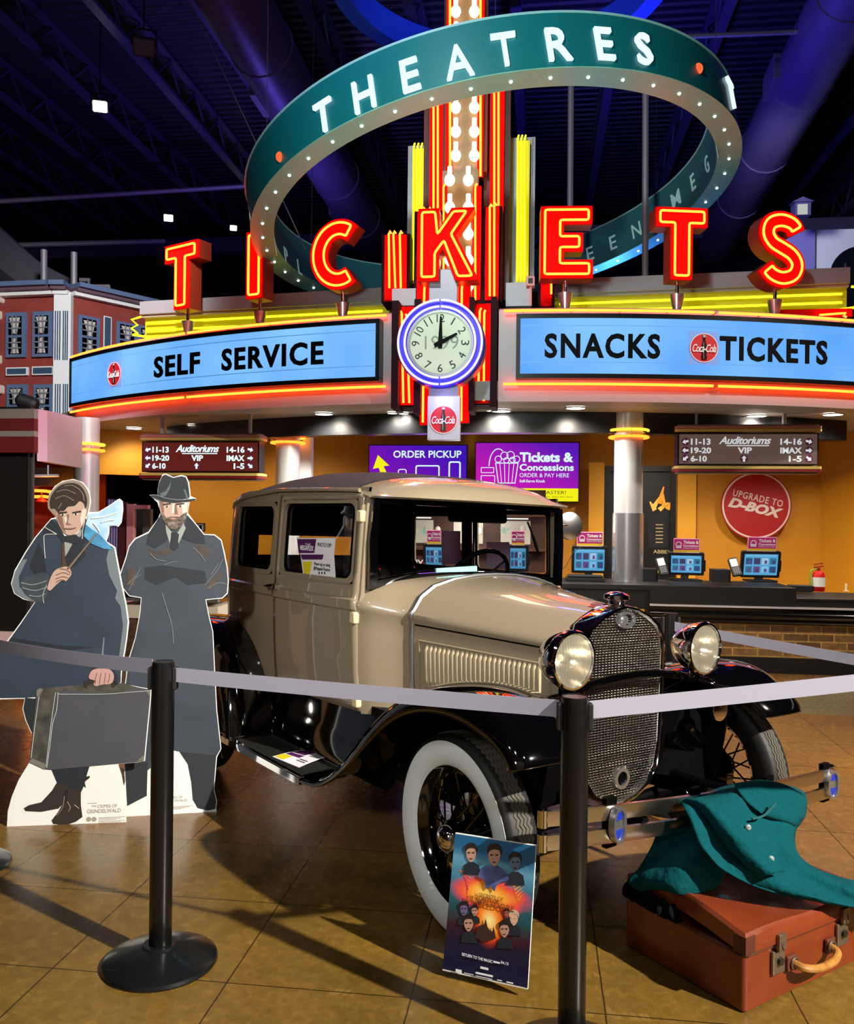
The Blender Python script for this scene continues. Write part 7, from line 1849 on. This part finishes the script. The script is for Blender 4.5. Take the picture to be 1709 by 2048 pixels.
# ------------------------------------------------------------ old tan suitcase, lid ajar
LEA = M('case_leather', '#7a3416', .36, 0, coat=.25, noise=(7, '#5f2410', .35), bump=(40, .25, .003))
LEAD = M('case_leather_worn', '#5c2a16', .5, noise=(12, '#3a1c10', .3)); BRASS = M('case_metal', '#8a7a68', .35, .8); TANH = M('case_handle_tan', '#b5803a', .4, noise=(30, '#7a4e20', .25))
cf, clft, crt = onz(1489, 2030), onz(1266, 1925), onz(1709, 1926)
ex = (crt-cf).normalized(); ey = Vector((-ex.y, ex.x, 0))
wl = (clft-cf); DPT = .50; LEN = .66; HB, HL = .180, .062
CT = Matrix((ex, ey, UP)).transposed().to_4x4(); CT.translation = cf
sc = thing('suitcase', 'worn tan leather suitcase with lid ajar on the floor at right', 'suitcase', CT)
def rbox(mb, x0, y0, z0, x1, y1, z1, r=.018, T=None):
    P = rrect(x0, y0, x1, y1, r, 4); Q = inset(P, r*.5)
    rings = [[(x, y, z0) for x, y in Q], [(x, y, z0+r*.5) for x, y in P], [(x, y, z1-r*.5) for x, y in P], [(x, y, z1) for x, y in Q]]
    return mb.loft(rings, True, False, True, T)
rbox(MB(), 0, 0, 0, LEN, DPT, HB, .016).build('lower_shell', LEA, sc, 40)
MB().tube([(.012, -.001, HB-.004), (LEN-.012, -.001, HB-.004), (LEN+.001, .012, HB-.004), (LEN+.001, DPT-.012, HB-.004), (LEN-.012, DPT+.001, HB-.004), (.012, DPT+.001, HB-.004), (-.001, DPT-.012, HB-.004), (-.001, .012, HB-.004)], .004, 6, closed=True).build('rim_bead', LEAD, sc)
# warped lid: lifted and buckled at the back left corner
NX, NY = 14, 10
def lidz(u, v): return HB+.004+.030*max(0, (1-u*2.2))*sin(pi*min(1, v*.75+.12))**2+.005*sin(u*7+v*3)*v
def lidp(u, v, top, ins_=0.0):
    x = -.012+ins_+(LEN+.024-2*ins_)*u; y = -.012+ins_+(DPT+.024-2*ins_)*v
    x += .04*v*(1-u)**2
    return Vector((x, y, lidz(u, v)+(HL if top else 0)+(-.010*sin(pi*u)*sin(pi*v)+.004*sin(9*u+5*v) if top else 0)))
per = [(i/NX, 0) for i in range(NX)]+[(1, j/NY) for j in range(NY)]+[(1-i/NX, 1) for i in range(NX)]+[(0, 1-j/NY) for j in range(NY)]
rings = [[lidp(u, v, False) for u, v in per], [lidp(u, v, True)-UP*.012 for u, v in per], [lidp(u, v, True, .010) for u, v in per]]
m = MB().loft(rings, True)
g = [[lidp(i/NX, j/NY, True, .010) for i in range(NX+1)] for j in range(NY+1)]
m.loft(g); m.build('lid', LEA, sc, 40)
MB().loft([[lidp(i/NX, j/NY, False, .004) for i in range(NX+1)] for j in range(NY+1)]).build('lid_lining', BLACKM, sc, 40)
for (u, v) in ((0, 0), (1, 0), (0, 1)):
    p = lidp(u, v, True); sx, sy = (1 if u == 0 else -1), (1 if v == 0 else -1)
    MB().box((p.x+sx*.020, p.y-sy*.0012, p.z-.034), (.046, .003, .056)).box((p.x-sx*.0012, p.y+sy*.020, p.z-.034), (.003, .046, .056)).build('corner_patch', LEAD, sc, 0, .0012)
for (x, y) in ((0.022, .022), (LEN-.022, .022), (.022, DPT-.022)): MB().sphere((x, y, .022), .0225, 12, 8).build('corner_patch', LEAD, sc)
m = MB(); random.seed(5)
for k in range(26):
    y = DPT*(.52+.018*k); m.tube(catmull([(.02, y, HB-.01), (-.004-random.random()*.018, y+random.uniform(-.02, .02), HB+.006+random.random()*.012), (.0, y+random.uniform(-.02, .03), HB+.022+.02*random.random()), (.03, y+.02, HB+.03)], 3), .006+.006*random.random(), 6)
m.build('crumpled_lining', M('lining_dark', '#0d100f', 1.0, spec=.05), sc)
for x in (.155, .50):
    f = MB().box((x, -.006, HB-.055), (.062, .012, .075)).build('lock_plate', BRASS, sc, 0, .004)
    MB().cyl((x, -.012, HB-.05), (x, -.022, HB-.05), .012, 14).build('lock_button', M('lock_dark', '#3a332c', .4, .6), f)
    MB().box((x, -.018, HB+.012), (.035, .012, .05)).tube([(x-.012, -.018, HB+.03), (x, -.026, HB-.01), (x+.012, -.018, HB+.03)], .005, 6).build('hasp', BRASS, f, 30, .003)
hx = .325
MB().tube(catmull([(hx-.10, -.012, HB-.075), (hx-.09, -.045, HB-.08), (hx-.04, -.062, HB-.088), (hx+.04, -.062, HB-.088), (hx+.09, -.045, HB-.08), (hx+.10, -.012, HB-.075)], 6), [.008]*4+[.013]*23+[.008]*4 if False else .0125, 10).build('handle', TANH, sc)
for s_ in (-1, 1):
    MB().box((hx+s_*.105, -.008, HB-.075), (.05, .014, .05)).build('handle_tab', LEAD, sc, 0, .006)
    MB().tube([Vector((hx+s_*.10+.018*cos(a), -.02, HB-.075+.018*sin(a))) for a in [2*pi*i/14 for i in range(14)]], .0035, 6, closed=True).build('handle_ring', BRASS, sc)

# ------------------------------------------------------------ teal jacket draped over the bumper and the case
WOOL = M('teal_wool', '#05474e', 1.0, spec=.1, noise=(120, '#043e45', .25), bump=(11, .7, .03))
jk = thing('jacket', 'teal wool jacket draped over the car bumper down onto the suitcase', 'jacket', at(1480, 1700, 2.9))
bpy.context.view_layer.update()
def drape(name, rows, n=6, fold=(0, 0), solid=.006):
    # rows of (x, y, distance) control points, smoothed both ways
    R = [catmull([at(*p) for p in r], n) for r in rows]
    cols = list(zip(*R)); C = [catmull(list(c), n) for c in cols]; G = list(zip(*C))
    H_, W_ = len(G), len(G[0]); V = []
    for i, r in enumerate(G):
        dn = Vector((0, -1, .35)).normalized(); row = []
        for j, p in enumerate(r):
            w_ = min(1, i/H_*2.5)
            q = sin(fold[1]*(j/W_)*2*pi+i*.12)
            row.append(p+dn*(fold[0]*w_*(q if q > 0 else q*.5)+.011*w_*noise.noise(Vector((p.x*11+p.z*5, p.y*4, p.z*13-p.x*6)))+.005*w_*noise.noise(p*34)))
        V.append(row)
    o = wchild(MB().loft(V), name, WOOL, jk, smooth=80, solid=solid); return o
# main body: from behind the top bar, over it, and down to the right on to the case
drape('body_panel', [
    [(1366, 1612, 3.22), (1415, 1585, 3.30), (1470, 1568, 3.36), (1530, 1562, 3.42), (1580, 1572, 3.48)],
    [(1362, 1604, 2.93), (1420, 1592, 2.99), (1480, 1580, 3.05), (1545, 1572, 3.13), (1612, 1590, 3.20)],
    [(1380, 1640, 2.84), (1435, 1640, 2.88), (1495, 1634, 2.95), (1552, 1628, 3.04), (1600, 1634, 3.10)],
    [(1400, 1690, 2.80), (1452, 1700, 2.82), (1515, 1695, 2.88), (1560, 1690, 2.95), (1590, 1684, 3.02)],
    [(1440, 1735, 2.78), (1500, 1745, 2.79), (1560, 1738, 2.84), (1600, 1730, 2.89), (1612, 1724, 2.95)],
    [(1500, 1768, 2.78), (1570, 1782, 2.78), (1632, 1778, 2.82), (1665, 1762, 2.86), (1672, 1752, 2.92)],
    [(1570, 1790, 2.78), (1645, 1802, 2.79), (1715, 1806, 2.80), (1740, 1785, 2.84), (1745, 1770, 2.90)],
    [(1600, 1796, 2.80), (1690, 1812, 2.81), (1790, 1820, 2.82), (1810, 1800, 2.84), (1812, 1785, 2.90)]], 5, (.018, 2.6))
# sleeve lying along the bar to the right
drape('right_sleeve', [
    [(1478, 1575, 3.10), (1520, 1572, 3.20), (1565, 1580, 3.24), (1606, 1600, 3.27)],
    [(1470, 1570, 3.02), (1525, 1562, 3.08), (1575, 1573, 3.12), (1613, 1598, 3.16)],
    [(1490, 1600, 2.98), (1540, 1600, 3.02), (1585, 1612, 3.06), (1612, 1628, 3.11)],
    [(1520, 1625, 2.97), (1560, 1635, 3.00), (1588, 1645, 3.05), (1600, 1650, 3.10)],
    [(1540, 1640, 3.03), (1568, 1652, 3.06), (1586, 1658, 3.10), (1592, 1655, 3.15)]], 6, (.004, 1.5))
# left skirt hanging under the lower bar
drape('left_skirt', [
    [(1318, 1650, 3.02), (1350, 1638, 3.06), (1392, 1630, 3.08), (1440, 1632, 3.06)],
    [(1305, 1690, 2.98), (1345, 1680, 2.96), (1395, 1672, 2.94), (1450, 1680, 2.93)],
    [(1278, 1735, 2.97), (1325, 1722, 2.90), (1390, 1716, 2.86), (1458, 1726, 2.88)],
    [(1256, 1764, 2.96), (1305, 1762, 2.88), (1375, 1764, 2.83), (1445, 1756, 2.86)],
    [(1285, 1783, 2.97), (1318, 1778, 2.90), (1370, 1790, 2.83), (1425, 1778, 2.86)]], 6, (.012, 1.8))
# collar roll and front edge fold
drape('collar', [
    [(1358, 1606, 2.93), (1392, 1612, 2.88), (1425, 1650, 2.83), (1465, 1705, 2.79), (1520, 1755, 2.76)],
    [(1372, 1598, 2.90), (1408, 1606, 2.85), (1445, 1645, 2.80), (1488, 1698, 2.765), (1545, 1748, 2.745)],
    [(1392, 1600, 2.91), (1432, 1612, 2.86), (1470, 1648, 2.815), (1515, 1695, 2.785), (1570, 1742, 2.77)]], 6, (.003, 1.0))
drape('inner_fold', [
    [(1380, 1640, 2.93), (1400, 1690, 2.90), (1430, 1735, 2.88)],
    [(1395, 1640, 2.87), (1425, 1690, 2.84), (1470, 1740, 2.82)],
    [(1410, 1645, 2.86), (1445, 1700, 2.83), (1500, 1755, 2.80)]], 6)
for x, y, d in ((1497, 1655, 2.905), (1543, 1718, 2.80)):
    m = MB(); p = at(x, y, d-.02); m.sphere(p, .011, 14, 8, (1, .6, 1)); wchild(m, 'snap_button', M('snap_pearl', '#b8c4c0', .2, .6), jk)
wchild(MB().tube(catmull([at(1505, 1638, 2.905), at(1530, 1630, 2.94), at(1552, 1606, 2.975)], 6), .004, 6), 'pocket_welt', M('teal_dark', '#064a50', .9), jk)
